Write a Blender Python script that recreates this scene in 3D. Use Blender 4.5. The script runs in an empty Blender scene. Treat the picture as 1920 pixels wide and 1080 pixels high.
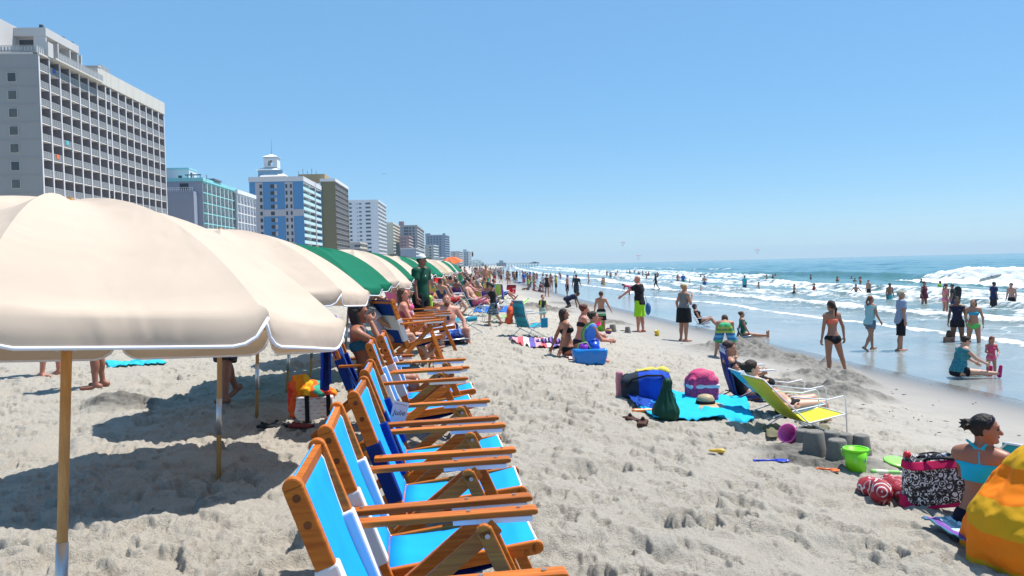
import bpy, math, random
import numpy as np
from mathutils import Vector, Matrix
R = math.radians
rng = np.random.default_rng(7)
random.seed(7)
SC = bpy.context.scene
COL = SC.collection

# ------------------------------------------------------------------ camera, sky, sun, exposure
FPX = 1500.0                       # focal length in pixels of a 1920 wide picture
cam_d = bpy.data.cameras.new('camera'); cam = bpy.data.objects.new('camera', cam_d); COL.objects.link(cam)
cam_d.sensor_width = 36.0; cam_d.lens = 36.0 * FPX / 1920.0
cam_d.clip_start = 0.05; cam_d.clip_end = 12000
ROLL = math.atan(0.0245); PITCH = math.atan(43.2 / FPX)
CR = Vector((math.cos(ROLL), 0, -math.sin(ROLL)))
CU0 = Vector((math.sin(ROLL), 0, math.cos(ROLL)))
CF = (Vector((0, 1, 0)) * math.cos(PITCH) - CU0 * math.sin(PITCH))
CU = (CU0 * math.cos(PITCH) + Vector((0, 1, 0)) * math.sin(PITCH))
m3 = Matrix((CR, CU, -CF)).transposed()
cam.matrix_world = m3.to_4x4()
SC.camera = cam

w = bpy.data.worlds.new("World"); SC.world = w; w.use_nodes = True
nt = w.node_tree; bg = nt.nodes['Background']
sky = nt.nodes.new('ShaderNodeTexSky'); sky.sky_type = 'NISHITA'; sky.sun_disc = False
SUNV = Vector((0.42, 0.20, 1.0)).normalized()
sky.sun_elevation = math.asin(SUNV.z); sky.sun_rotation = math.atan2(SUNV.x, SUNV.y)
sky.air_density = 1.0; sky.dust_density = 0.05; sky.ozone_density = 4.0; sky.altitude = 600
hsv = nt.nodes.new('ShaderNodeHueSaturation'); hsv.inputs['Saturation'].default_value = 1.28; hsv.inputs['Hue'].default_value = 0.497
nt.links.new(sky.outputs[0], hsv.inputs['Color']); mxs = nt.nodes.new('ShaderNodeMix'); mxs.data_type = 'RGBA'; mxs.inputs[0].default_value = 0.55; mxs.inputs[7].default_value = (2.05, 3.95, 6.2, 1)
nt.links.new(hsv.outputs[0], mxs.inputs[6]); nt.links.new(mxs.outputs[2], bg.inputs[0]); bg.inputs[1].default_value = 0.104
sun_d = bpy.data.lights.new('sun', 'SUN'); sun = bpy.data.objects.new('sun', sun_d); COL.objects.link(sun)
sun_d.energy = 5.0; sun_d.angle = R(0.53); sun_d.color = (1.0, 0.955, 0.89)
sun.rotation_euler = (-SUNV).to_track_quat('-Z', 'Y').to_euler()
SC.view_settings.view_transform = 'Standard'; SC.view_settings.look = 'None'
SC.view_settings.exposure = 0.5; SC.view_settings.gamma = 1.0
SC.render.engine = 'CYCLES'
cy = SC.cycles
cy.use_denoising = True; cy.max_bounces = 6; cy.diffuse_bounces = 3; cy.glossy_bounces = 3
cy.transmission_bounces = 4; cy.volume_bounces = 0; cy.transparent_max_bounces = 6
cy.caustics_reflective = False; cy.caustics_refractive = False
cy.sample_clamp_indirect = 4.0

# ------------------------------------------------------------------ the lie of the land
WATER = -2.87
def cshore(Y):
    Y = np.maximum(Y, -60.0)
    return -0.112 * 180.0 * (1.0 - np.exp(-Y / 180.0))
_PS = [-400, -60, -20, -3, 1, 4.3, 7.4, 9.5, 11.4, 15, 20, 40, 120]
_PZ = [0.6, -0.6, -1.35, -1.6, -1.6, -1.96, -2.36, -2.62, -2.865, -3.02, -3.3, -4.0, -6]
def zprof(X, Y):
    return np.interp(X - cshore(Y), _PS, _PZ)
def gz(x, y):
    return float(zprof(np.float64(x), np.float64(y)))
gz0 = gz
def ray(px, py):
    return CF + CR * ((px - 960.0) / FPX) + CU * ((540.0 - py) / FPX)
def at(px, py, D):                 # the point at distance D (along world Y) seen at that pixel
    d = ray(px, py); return d * (D / d.y)
def ground(px, py):                # where that line of sight meets the sand
    d = ray(px, py); lo, hi = 0.3, 0.3
    while hi < 4000:
        hi *= 1.02
        p = d * hi
        if p.z < gz(p.x, p.y): break
        lo = hi
    for _ in range(30):
        mid = 0.5 * (lo + hi); p = d * mid
        if p.z < gz(p.x, p.y): hi = mid
        else: lo = mid
    p = d * hi
    return Vector((p.x, p.y, gz(p.x, p.y)))
def onwater(px, py):
    d = ray(px, py); return d * (WATER / d.z)

# ------------------------------------------------------------------ tags and meshes
def tag(o, label=None, cat=None, group=None, kind=None):
    if label: o['label'] = label
    if cat: o['category'] = cat
    if group: o['group'] = group
    if kind: o['kind'] = kind
    return o
def empty(name, loc, rz=0.0, label=None, cat=None, group=None):
    o = bpy.data.objects.new(name, None); COL.objects.link(o)
    o.location = loc; o.rotation_euler = (0, 0, rz); o.empty_display_size = 0.1
    return tag(o, label, cat, group)
def mesh_obj(name, verts, faces, mat=None, parent=None, smooth=False, fmat=None, loops=None):
    me = bpy.data.meshes.new(name)
    if isinstance(faces, np.ndarray):
        n = faces.shape[1]
        me.vertices.add(len(verts)); me.vertices.foreach_set('co', np.asarray(verts, np.float32).ravel())
        me.loops.add(faces.size); me.loops.foreach_set('vertex_index', faces.astype(np.int32).ravel())
        me.polygons.add(len(faces)); me.polygons.foreach_set('loop_start', np.arange(0, faces.size, n, dtype=np.int32))
        me.update(calc_edges=True)
    else:
        me.from_pydata([tuple(v) for v in verts], [], faces)
    mats = mat if isinstance(mat, (list, tuple)) else [mat]
    for m in mats:
        if m is not None: me.materials.append(m)
    if fmat is not None: me.polygons.foreach_set('material_index', np.asarray(fmat, np.int32))
    if smooth: me.polygons.foreach_set('use_smooth', np.ones(len(me.polygons), bool))
    me.update()
    o = bpy.data.objects.new(name, me); COL.objects.link(o)
    if parent is not None: o.parent = parent
    return o
def bevel(o, width=0.004, seg=2):
    b = o.modifiers.new('bevel', 'BEVEL'); b.width = width; b.segments = seg; b.limit_method = 'ANGLE'; b.angle_limit = R(40)
    return o
class MB:
    def __init__(s): s.v = []; s.f = []; s.m = []
    def add(s, vs, fs, mi=0):
        b = len(s.v); s.v += [tuple(v) for v in vs]; s.f += [tuple(i + b for i in f) for f in fs]; s.m += [mi] * len(fs); return s
    def box(s, c, size, rot=None, mi=0):
        hx, hy, hz = size[0] / 2, size[1] / 2, size[2] / 2; c = Vector(c)
        vs = [Vector((x, y, z)) for x in (-hx, hx) for y in (-hy, hy) for z in (-hz, hz)]
        if rot is not None: vs = [rot @ v for v in vs]
        return s.add([v + c for v in vs], [(0, 1, 3, 2), (4, 6, 7, 5), (0, 4, 5, 1), (2, 3, 7, 6), (0, 2, 6, 4), (1, 5, 7, 3)], mi)
    def span(s, x0, x1, y0, y1, z0, z1, mi=0):
        return s.box(((x0 + x1) / 2, (y0 + y1) / 2, (z0 + z1) / 2), (abs(x1 - x0), abs(y1 - y0), abs(z1 - z0)), None, mi)
    def bar(s, p0, p1, wdt, hgt, up=(0, 0, 1), mi=0):
        p0 = Vector(p0); p1 = Vector(p1); d = p1 - p0; L = d.length; d.normalize()
        side = d.cross(Vector(up))
        if side.length < 1e-4: side = d.cross(Vector((0, 1, 0)))
        side.normalize(); u = side.cross(d)
        rot = Matrix((d, side, u)).transposed()
        return s.box((p0 + p1) / 2, (L, wdt, hgt), rot, mi)
    def tube(s, pts, r, n=8, mi=0, caps=True):
        pts = [Vector(p) for p in pts]; b = len(s.v)
        rs = r if isinstance(r, (list, tuple)) else [r] * len(pts)
        prev = None
        for i, p in enumerate(pts):
            d = (pts[min(i + 1, len(pts) - 1)] - pts[max(i - 1, 0)])
            if d.length < 1e-9: d = Vector((0, 0, 1))
            d.normalize()
            if prev is None:
                a = d.cross(Vector((0, 0, 1)))
                if a.length < 1e-3: a = d.cross(Vector((0, 1, 0)))
            else:
                a = prev - d * prev.dot(d)
            a.normalize(); prev = a; q = d.cross(a)
            for k in range(n):
                t = 2 * math.pi * k / n
                s.v.append(tuple(p + (a * math.cos(t) + q * math.sin(t)) * rs[i]))
        for i in range(len(pts) - 1):
            for k in range(n):
                s.f.append((b + i * n + k, b + i * n + (k + 1) % n, b + (i + 1) * n + (k + 1) % n, b + (i + 1) * n + k)); s.m.append(mi)
        if caps:
            s.f.append(tuple(b + k for k in reversed(range(n)))); s.m.append(mi)
            e = b + (len(pts) - 1) * n
            s.f.append(tuple(e + k for k in range(n))); s.m.append(mi)
        return s
    def lathe(s, prof, n=24, c=(0, 0, 0), mi=0, rot=None, wob=None):
        b = len(s.v); c = Vector(c)
        for (r, z) in prof:
            for k in range(n):
                t = 2 * math.pi * k / n
                rr = r * (wob(t, z) if wob else 1.0)
                v = Vector((rr * math.cos(t), rr * math.sin(t), z))
                if rot is not None: v = rot @ v
                s.v.append(tuple(v + c))
        for i in range(len(prof) - 1):
            for k in range(n):
                s.f.append((b + i * n + k, b + i * n + (k + 1) % n, b + (i + 1) * n + (k + 1) % n, b + (i + 1) * n + k)); s.m.append(mi)
        return s
    def grid(s, P, mi=0):
        b = len(s.v); ni = len(P); nj = len(P[0])
        for row in P:
            for p in row: s.v.append(tuple(p))
        for i in range(ni - 1):
            for j in range(nj - 1):
                s.f.append((b + i * nj + j, b + i * nj + j + 1, b + (i + 1) * nj + j + 1, b + (i + 1) * nj + j)); s.m.append(mi)
        return s
    def build(s, name, mat, parent=None, smooth=False, bev=0):
        o = mesh_obj(name, s.v, s.f, mat, parent, smooth, s.m if isinstance(mat, (list, tuple)) else None)
        if bev: bevel(o, bev)
        return o
def solid(o, t, off=0.0):
    m = o.modifiers.new('thick', 'SOLIDIFY'); m.thickness = t; m.offset = off; return o
def children(o): return [c for c in bpy.data.objects if c.parent == o]
def copy_tree(o, kids, loc=None, rz=None, parent=None, color=None):
    c = o.copy(); COL.objects.link(c); c.parent = parent
    if loc is not None: c.location = loc
    if rz is not None: c.rotation_euler = (0, 0, rz)
    for ch in kids.get(o, []):
        copy_tree(ch, kids, None, None, c)
    return c
def kidmap():
    k = {}
    for o in bpy.data.objects:
        if o.parent is not None: k.setdefault(o.parent, []).append(o)
    return k

# ------------------------------------------------------------------ materials
MATS = {}
def newmat(name):
    m = bpy.data.materials.new(name); m.use_nodes = True
    return m, m.node_tree, m.node_tree.nodes['Principled BSDF']
def node(nt, t, **kw):
    n = nt.nodes.new(t)
    for k, v in kw.items(): setattr(n, k, v)
    return n
def lk(nt, a, b): nt.links.new(a, b)
def mixc(nt, fac, a, b, blend='MIX'):
    n = node(nt, 'ShaderNodeMix', data_type='RGBA', blend_type=blend)
    for i, v in ((0, fac), (6, a), (7, b)):
        if hasattr(v, 'is_output') or hasattr(v, 'links'): lk(nt, v, n.inputs[i])
        elif i == 0: n.inputs[0].default_value = v
        else: n.inputs[i].default_value = (*v[:3], 1)
    return n.outputs[2]
def noise(nt, vec, scale, detail=4, rough=0.5):
    n = node(nt, 'ShaderNodeTexNoise'); n.inputs['Scale'].default_value = scale
    n.inputs['Detail'].default_value = detail; n.inputs['Roughness'].default_value = rough
    if vec is not None: lk(nt, vec, n.inputs['Vector'])
    return n.outputs[0]
def ramp(nt, fac, stops, interp='LINEAR'):
    n = node(nt, 'ShaderNodeValToRGB'); cr = n.color_ramp; cr.interpolation = interp
    while len(cr.elements) > 1: cr.elements.remove(cr.elements[-1])
    for i, (p, c) in enumerate(stops):
        e = cr.elements[0] if i == 0 else cr.elements.new(p)
        e.position = p; e.color = (*c[:3], 1) if hasattr(c, '__len__') else (c, c, c, 1)
    lk(nt, fac, n.inputs[0]); return n.outputs[0]
def bump(nt, b, h, strength=0.3, dist=0.01):
    n = node(nt, 'ShaderNodeBump'); n.inputs['Strength'].default_value = strength; n.inputs['Distance'].default_value = dist
    lk(nt, h, n.inputs['Height']); lk(nt, n.outputs[0], b.inputs['Normal'])
def objc(nt): return node(nt, 'ShaderNodeTexCoord').outputs['Object']
def cloth(rgb, rough=0.85, var=0.18, scale=60, key='cloth', trans=0.0):
    k = (key, tuple(rgb), rough, var, scale, trans)
    if k in MATS: return MATS[k]
    m, nt, b = newmat(key); v = objc(nt)
    n = noise(nt, v, 7, 3)
    lk(nt, mixc(nt, n, [c * (1 - var) for c in rgb], [min(1, c * (1 + var * .6)) for c in rgb]), b.inputs['Base Color'])
    b.inputs['Roughness'].default_value = rough; b.inputs['Specular IOR Level'].default_value = 0.2
    bump(nt, b, noise(nt, v, scale, 2), 0.15, 0.004)
    MATS[k] = m; return m
def plastic(rgb, rough=0.35, key='plastic', trans=0.0):
    k = (key, tuple(rgb), rough, trans)
    if k in MATS: return MATS[k]
    m, nt, b = newmat(key); v = objc(nt)
    lk(nt, mixc(nt, noise(nt, v, 14, 3), [c * .88 for c in rgb], rgb), b.inputs['Base Color'])
    b.inputs['Roughness'].default_value = rough
    if trans: b.inputs['Transmission Weight'].default_value = trans
    MATS[k] = m; return m
def metal(rgb=(0.75, 0.76, 0.78), rough=0.35, key='metal'):
    k = (key, tuple(rgb), rough)
    if k in MATS: return MATS[k]
    m, nt, b = newmat(key); b.inputs['Metallic'].default_value = 0.85
    lk(nt, mixc(nt, noise(nt, objc(nt), 20, 3), [c * .8 for c in rgb], rgb), b.inputs['Base Color'])
    b.inputs['Roughness'].default_value = rough
    MATS[k] = m; return m
def skinmat(rgb):
    k = ('skin', tuple(rgb))
    if k in MATS: return MATS[k]
    m, nt, b = newmat('skin'); v = objc(nt)
    c = mixc(nt, noise(nt, v, 9, 4), [rgb[0] * .86, rgb[1] * .80, rgb[2] * .78], [min(1, rgb[0] * 1.08), rgb[1] * 1.06, rgb[2] * 1.05])
    lk(nt, c, b.inputs['Base Color']); b.inputs['Roughness'].default_value = 0.48
    b.inputs['Specular IOR Level'].default_value = 0.4
    bump(nt, b, noise(nt, v, 90, 3), 0.12, 0.002)
    MATS[k] = m; return m
def hairmat(rgb):
    k = ('hair', tuple(rgb))
    if k in MATS: return MATS[k]
    m, nt, b = newmat('hair'); v = objc(nt)
    mp = node(nt, 'ShaderNodeMapping'); mp.inputs['Scale'].default_value = (90, 90, 12); lk(nt, v, mp.inputs[0])
    n = noise(nt, mp.outputs[0], 1.0, 3)
    lk(nt, mixc(nt, n, [c * .45 for c in rgb], [min(1, c * 1.5) for c in rgb]), b.inputs['Base Color'])
    b.inputs['Roughness'].default_value = 0.55; b.inputs['Specular IOR Level'].default_value = 0.3; bump(nt, b, n, 0.9, 0.01)
    MATS[k] = m; return m
def stripes(cols, axis=2, period=0.3, key='striped_cloth', wob=0.0, off=0.0, rough=0.85):
    k = (key, tuple(map(tuple, cols)), axis, period, off)
    if k in MATS: return MATS[k]
    m, nt, b = newmat(key); v = objc(nt)
    sp = node(nt, 'ShaderNodeSeparateXYZ'); lk(nt, v, sp.inputs[0])
    src = sp.outputs[axis]
    if wob:
        a = node(nt, 'ShaderNodeMath', operation='MULTIPLY_ADD'); lk(nt, noise(nt, v, 6, 2), a.inputs[0]); a.inputs[1].default_value = wob; lk(nt, src, a.inputs[2]); src = a.outputs[0]
    a = node(nt, 'ShaderNodeMath', operation='ADD'); a.inputs[1].default_value = off; lk(nt, src, a.inputs[0])
    d = node(nt, 'ShaderNodeMath', operation='DIVIDE'); d.inputs[1].default_value = period; lk(nt, a.outputs[0], d.inputs[0])
    f = node(nt, 'ShaderNodeMath', operation='FRACT'); lk(nt, d.outputs[0], f.inputs[0])
    n = len(cols)
    c = ramp(nt, f.outputs[0], [(i / n, cc) for i, cc in enumerate(cols)], 'CONSTANT')
    c = mixc(nt, noise(nt, v, 25, 4), c, [0.9, 0.9, 0.9], 'MULTIPLY') if False else c
    lk(nt, c, b.inputs['Base Color']); b.inputs['Roughness'].default_value = rough; b.inputs['Specular IOR Level'].default_value = 0.2
    bump(nt, b, noise(nt, v, 70, 2), 0.2, 0.004)
    MATS[k] = m; return m
def flecked(base, spot, scale=30, thr=0.45, key='printed_cloth', third=None):
    k = (key, tuple(base), tuple(spot), scale, thr)
    if k in MATS: return MATS[k]
    m, nt, b = newmat(key); v = objc(nt)
    vo = node(nt, 'ShaderNodeTexVoronoi'); vo.inputs['Scale'].default_value = scale; lk(nt, v, vo.inputs['Vector'])
    ring = node(nt, 'ShaderNodeMath', operation='MULTIPLY'); ring.inputs[1].default_value = 3.0; lk(nt, vo.outputs['Distance'], ring.inputs[0])
    fr = node(nt, 'ShaderNodeMath', operation='FRACT'); lk(nt, ring.outputs[0], fr.inputs[0])
    f = ramp(nt, fr.outputs[0], [(0, 1.0), (thr, 0.0)], 'CONSTANT')
    f2 = ramp(nt, noise(nt, v, scale * 1.3, 3), [(0, 0.0), (0.42, 0.25), (0.5, 1.0)], 'CONSTANT')
    mm = node(nt, 'ShaderNodeMath', operation='MULTIPLY'); lk(nt, f, mm.inputs[0]); lk(nt, f2, mm.inputs[1])
    lk(nt, mixc(nt, mm.outputs[0], base, spot), b.inputs['Base Color'])
    b.inputs['Roughness'].default_value = 0.7
    MATS[k] = m; return m
def plaid(c1, c2, c3, per=0.07, key='plaid_cloth'):
    k = (key, tuple(c1), tuple(c2), per)
    if k in MATS: return MATS[k]
    m, nt, b = newmat(key); v = objc(nt); sp = node(nt, 'ShaderNodeSeparateXYZ'); lk(nt, v, sp.inputs[0])
    outs = []
    for ax in (0, 2):
        d = node(nt, 'ShaderNodeMath', operation='DIVIDE'); d.inputs[1].default_value = per; lk(nt, sp.outputs[ax], d.inputs[0])
        f = node(nt, 'ShaderNodeMath', operation='FRACT'); lk(nt, d.outputs[0], f.inputs[0])
        outs.append(ramp(nt, f.outputs[0], [(0, 0.0), (0.5, 1.0), (0.62, 0.0), (0.7, 1.0)], 'CONSTANT'))
    c = mixc(nt, outs[0], c1, c2)
    c = mixc(nt, outs[1], c, mixc(nt, outs[0], c2, c3))
    lk(nt, c, b.inputs['Base Color']); b.inputs['Roughness'].default_value = 0.85
    MATS[k] = m; return m
def wood(c1, c2, scale=1.0, key='wood', axis=0):
    k = (key, tuple(c1), scale, axis)
    if k in MATS: return MATS[k]
    m, nt, b = newmat(key); v = objc(nt)
    mp = node(nt, 'ShaderNodeMapping'); s = [60 * scale] * 3; s[axis] = 4 * scale; mp.inputs['Scale'].default_value = s; lk(nt, v, mp.inputs[0])
    n = noise(nt, mp.outputs[0], 1.0, 5, 0.6)
    oi = node(nt, 'ShaderNodeObjectInfo')
    c = mixc(nt, ramp(nt, n, [(0.3, 0.0), (0.72, 1.0)]), c1, c2)
    hs = node(nt, 'ShaderNodeHueSaturation'); lk(nt, c, hs.inputs['Color'])
    mr = node(nt, 'ShaderNodeMapRange'); mr.inputs[3].default_value = 0.72; mr.inputs[4].default_value = 1.15; lk(nt, oi.outputs['Random'], mr.inputs[0]); lk(nt, mr.outputs[0], hs.inputs['Value'])
    lk(nt, hs.outputs[0], b.inputs['Base Color']); b.inputs['Roughness'].default_value = 0.5; b.inputs['Specular IOR Level'].default_value = 0.28
    bump(nt, b, n, 0.15, 0.003)
    MATS[k] = m; return m
def tinted(key, rough=0.8):         # colour comes from the object itself
    k = ('tinted', key)
    if k in MATS: return MATS[k]
    m, nt, b = newmat(key); oi = node(nt, 'ShaderNodeObjectInfo')
    lk(nt, mixc(nt, noise(nt, objc(nt), 8, 3), oi.outputs['Color'], mixc(nt, 0.75, [0, 0, 0], oi.outputs['Color'])), b.inputs['Base Color'])
    b.inputs['Roughness'].default_value = rough
    MATS[k] = m; return m
# ------------------------------------------------------------------ bodies and soft things: smooth distance fields turned into one closed surface
def nrm(v):
    v = np.asarray(v, float); return v / (np.linalg.norm(v) + 1e-12)
def cone(p0, p1, r0, r1, k=0.02, clip=None, op='add'):
    return dict(t='cone', p0=np.array(p0, float), p1=np.array(p1, float), r0=r0, r1=r1, k=k, clip=clip, op=op)
def ell(c, rad, M=None, k=0.03, clip=None, op='add'):     # rows of M: the ellipsoid's own axes
    return dict(t='ell', c=np.array(c, float), rad=np.array(rad, float), M=np.eye(3) if M is None else np.array(M, float), k=k, clip=clip, op=op)
def rbox(c, half, r, M=None, k=0.01, clip=None, op='add'):
    return dict(t='box', c=np.array(c, float), rad=np.array(half, float), r=r, M=np.eye(3) if M is None else np.array(M, float), k=k, clip=clip, op=op)
def _bounds(p):
    if p['t'] == 'cone':
        r = max(p['r0'], p['r1']); return np.minimum(p['p0'], p['p1']) - r, np.maximum(p['p0'], p['p1']) + r
    e = np.sqrt(((p['M'].T * p['rad']) ** 2).sum(1)); return p['c'] - e - .005, p['c'] + e + .005
def _dist(p, Q):
    if p['t'] == 'cone':
        ba = p['p1'] - p['p0']; l2 = max(float(ba @ ba), 1e-9)
        pa = Q - p['p0']; h = np.clip((pa @ ba) / l2, 0, 1)
        d = np.sqrt(((pa - h[..., None] * ba) ** 2).sum(-1)) - (p['r0'] + (p['r1'] - p['r0']) * h)
    elif p['t'] == 'ell':
        L = (Q - p['c']) @ p['M'].T
        k0 = np.sqrt(((L / p['rad']) ** 2).sum(-1)); k1 = np.sqrt(((L / p['rad'] ** 2) ** 2).sum(-1)) + 1e-9
        d = k0 * (k0 - 1) / k1
    else:
        L = np.abs((Q - p['c']) @ p['M'].T) - (p['rad'] - p['r'])
        d = np.sqrt((np.maximum(L, 0) ** 2).sum(-1)) + np.minimum(L.max(-1), 0) - p['r']
    if p['clip']:
        for (o, n) in p['clip']: d = np.maximum(d, (Q - np.asarray(o, float)) @ np.asarray(n, float))
    return d
def sdf_mesh(prims, cell, planes=(), lump=None):
    adds = [p for p in prims if p['op'] == 'add']
    bs = [_bounds(p) for p in adds]
    lo = np.min([b[0] for b in bs], 0) - 3 * cell; hi = np.max([b[1] for b in bs], 0) + 3 * cell
    N = np.ceil((hi - lo) / cell).astype(int) + 1
    ax = [lo[i] + cell * np.arange(N[i]) for i in range(3)]
    F = np.full(N, 0.5)
    for p in prims:
        b0, b1 = _bounds(p); mg = p['k'] + 2.5 * cell
        i0 = np.maximum(np.floor((b0 - mg - lo) / cell).astype(int), 0); i1 = np.minimum(np.ceil((b1 + mg - lo) / cell).astype(int) + 1, N)
        if (i1 <= i0).any(): continue
        sl = tuple(slice(i0[i], i1[i]) for i in range(3))
        Q = np.stack(np.meshgrid(*[ax[i][i0[i]:i1[i]] for i in range(3)], indexing='ij'), -1)
        d = _dist(p, Q); a = F[sl]; k = max(p['k'], 1e-6)
        if p['op'] == 'add':
            h = np.maximum(k - np.abs(a - d), 0) / k; F[sl] = np.minimum(a, d) - h * h * k * .25
        else:
            d = -d; h = np.maximum(k - np.abs(a - d), 0) / k; F[sl] = np.maximum(a, d) + h * h * k * .25
    if planes or lump:
        Q = np.stack(np.meshgrid(*ax, indexing='ij'), -1)
        if lump: F = F + lump(Q)
        for (o, n) in planes: F = np.maximum(F, (Q - np.asarray(o, float)) @ np.asarray(n, float))
    return surface_nets(F, lo, cell)
def surface_nets(F, lo, cell):
    F = np.pad(F, 1, constant_values=0.5); lo = lo - cell
    S = F < 0; n = np.array(F.shape) - 1
    cnt = np.zeros(n, np.int8)
    for dx in (0, 1):
        for dy in (0, 1):
            for dz in (0, 1): cnt += S[dx:dx + n[0], dy:dy + n[1], dz:dz + n[2]]
    act = (cnt > 0) & (cnt < 8); I = np.argwhere(act)
    idx = np.full(n, -1, np.int64); idx[act] = np.arange(len(I))
    acc = np.zeros((len(I), 3)); num = np.zeros(len(I))
    corners = [(a, b, c) for a in (0, 1) for b in (0, 1) for c in (0, 1)]
    val = {c: F[I[:, 0] + c[0], I[:, 1] + c[1], I[:, 2] + c[2]] for c in corners}
    for c in corners:
        for a in range(3):
            if c[a] == 0:
                d = list(c); d[a] = 1; d = tuple(d); v0 = val[c]; v1 = val[d]
                m = (v0 < 0) != (v1 < 0); t = np.where(m, v0 / np.where(m, v0 - v1, 1), 0)
                pt = np.tile(np.array(c, float), (len(I), 1)); pt[:, a] += t
                acc += pt * m[:, None]; num += m
    V = (I + acc / num[:, None]) * cell + lo
    faces = []
    for a in range(3):
        b, c = (a + 1) % 3, (a + 2) % 3
        s0 = [slice(1, None)] * 3; s0[a] = slice(0, -1); s1 = list(s0); s1[a] = slice(1, None)
        A = S[tuple(s0)]; B = S[tuple(s1)]
        E = np.argwhere(A != B); off = np.array([1, 1, 1]); off[a] = 0; E = E + off
        ok = np.ones(len(E), bool)
        for ax_ in (b, c): ok &= (E[:, ax_] < n[ax_])
        ok &= E[:, a] < n[a]
        E = E[ok]; sg = S[E[:, 0], E[:, 1], E[:, 2]]
        def cid(db, dc):
            J = E.copy(); J[:, b] -= db; J[:, c] -= dc; return idx[J[:, 0], J[:, 1], J[:, 2]]
        q = np.stack([cid(0, 0), cid(1, 0), cid(1, 1), cid(0, 1)], 1)
        q[~sg] = q[~sg][:, ::-1]; faces.append(q)
    Fc = np.concatenate(faces); Fc = Fc[(Fc >= 0).all(1)]
    return V, Fc
def sdf_obj(name, prims, cell, mat, parent=None, planes=(), lump=None):
    V, Fc = sdf_mesh(prims, cell, planes, lump)
    return mesh_obj(name, V, Fc, mat, parent, smooth=True)
def vnoise3(P, scale, seed=0):
    P = np.asarray(P) * scale; i = np.floor(P).astype(np.int64); f = P - i; f = f * f * (3 - 2 * f)
    def h(x, y, z):
        n = (x * 374761393 + y * 668265263 + z * 2147483647 + seed * 974711) & 0x7fffffff
        n = ((n ^ (n >> 13)) * 1274126177) & 0x7fffffff
        return ((n ^ (n >> 16)) & 0xffff) / 65535.0
    x, y, z = i[..., 0], i[..., 1], i[..., 2]; r = 0
    for dx in (0, 1):
        for dy in (0, 1):
            for dz in (0, 1):
                wgt = (f[..., 0] if dx else 1 - f[..., 0]) * (f[..., 1] if dy else 1 - f[..., 1]) * (f[..., 2] if dz else 1 - f[..., 2])
                r = r + wgt * h(x + dx, y + dy, z + dz)
    return r
# ------------------------------------------------------------------ sand
TN = 1024; TS = 9.0
def _tile():
    g = np.random.default_rng(3)
    fx = np.fft.fftfreq(TN, TS / TN); k = np.sqrt(fx[:, None] ** 2 + fx[None, :] ** 2); k[0, 0] = 1
    def band(p, lo, hi):
        f = np.fft.fft2(g.standard_normal((TN, TN))) * k ** (-p) * np.exp(-(lo / k) ** 2) * np.exp(-(k / hi) ** 2)
        h = np.real(np.fft.ifft2(f)); return h / h.std()
    T = band(1.7, 0.4, 20) * 0.010
    warp = band(1.1, 1.5, 16) * 0.30
    px = TS / TN
    clus = band(1.5, .25, 2.2)
    for i in range(5200):
        big = g.random() < .34
        a = g.uniform(0.09, 0.18) if big else g.uniform(0.03, 0.085); b = a * g.uniform(0.45, 0.85)
        d = g.uniform(0.03, 0.068) if big else g.uniform(.010, .028); th = g.uniform(0, 2 * np.pi)
        if g.random() < .8: th = g.normal(0.2, .4)
        cx, cy = g.integers(0, TN, 2)
        if g.random() > .08 + .92 / (1 + math.exp(-2.6 * (clus[cx, cy] + (.0 if big else -.35)))): continue
        Rr = int(a * 2.4 / px)
        u = np.arange(-Rr, Rr + 1); X, Y = np.meshgrid(u * px, u * px, indexing='ij')
        xr = X * np.cos(th) + Y * np.sin(th); yr = -X * np.sin(th) + Y * np.cos(th)
        ii = np.ix_((cx + u) % TN, (cy + u) % TN)
        q = np.sqrt((xr / a) ** 2 + (yr / b) ** 2) * (1 + warp[ii])
        e = np.clip((1.1 - q) / 0.34, 0, 1); e = e * e * (3 - 2 * e)
        tilt = 1 + .5 * xr / a
        T[ii] = T[ii] * (1 - .6 * e) - d * e * np.clip(tilt, .4, 1.6) + d * .30 * np.exp(-((q - 1.28) / .24) ** 2) * np.clip(1 + 1.6 * warp[ii], 0, 1.6)
    T -= np.median(T); T = np.where(T > 0, .024 * np.tanh(T / .024), .066 * np.tanh(T / .066))
    cl = band(0.6, 5, 40)
    T += np.clip(cl - 0.9, 0, .9) * 0.010 * np.clip(band(1.2, .3, 3) + .5, 0, 2)
    T += band(1.0, 6, 55) * 0.0028
    return T
TILE = _tile()
def samp(T, u, v):
    u = (u / TS) % 1.0 * TN; v = (v / TS) % 1.0 * TN
    i = np.floor(u).astype(int); j = np.floor(v).astype(int); fu = u - i; fv = v - j
    i %= TN; j %= TN; i1 = (i + 1) % TN; j1 = (j + 1) % TN
    return T[i, j] * (1 - fu) * (1 - fv) + T[i1, j] * fu * (1 - fv) + T[i, j1] * (1 - fu) * fv + T[i1, j1] * fu * fv
def sand_z(X, Y):
    s = X - cshore(Y)
    a = samp(TILE, X * .96 + Y * .28, Y * .96 - X * .28); b = samp(TILE, (X * .97 - Y * .24) * .8 + 3.1, (Y * .97 + X * .24) * .8 + 5.7)
    m = samp(TILE, X * .31 + 1.7, Y * .31 + 4.2) / 0.005; m = 1 / (1 + np.exp(-np.clip(m, -30, 30))); m2 = 1 / (1 + np.exp(-samp(TILE, X * .23 + 5.7, Y * .23 + 1.2) / .02))
    h = a * m + b * (1 - m) + .25 * np.minimum(a, b)
    h = h * (.55 + .95 * np.clip((m2 - .15), 0, 1)) + 0.8 * samp(TILE, X * .13 + 2, Y * .13 + 6)
    dry = 1 / (1 + np.exp((s - 6.6 + .5 * np.sin(Y * .35) + .8 * m) * 2.2))
    return zprof(X, Y) + h * (0.03 + 0.97 * dry) - 0.0 * s, dry
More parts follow.
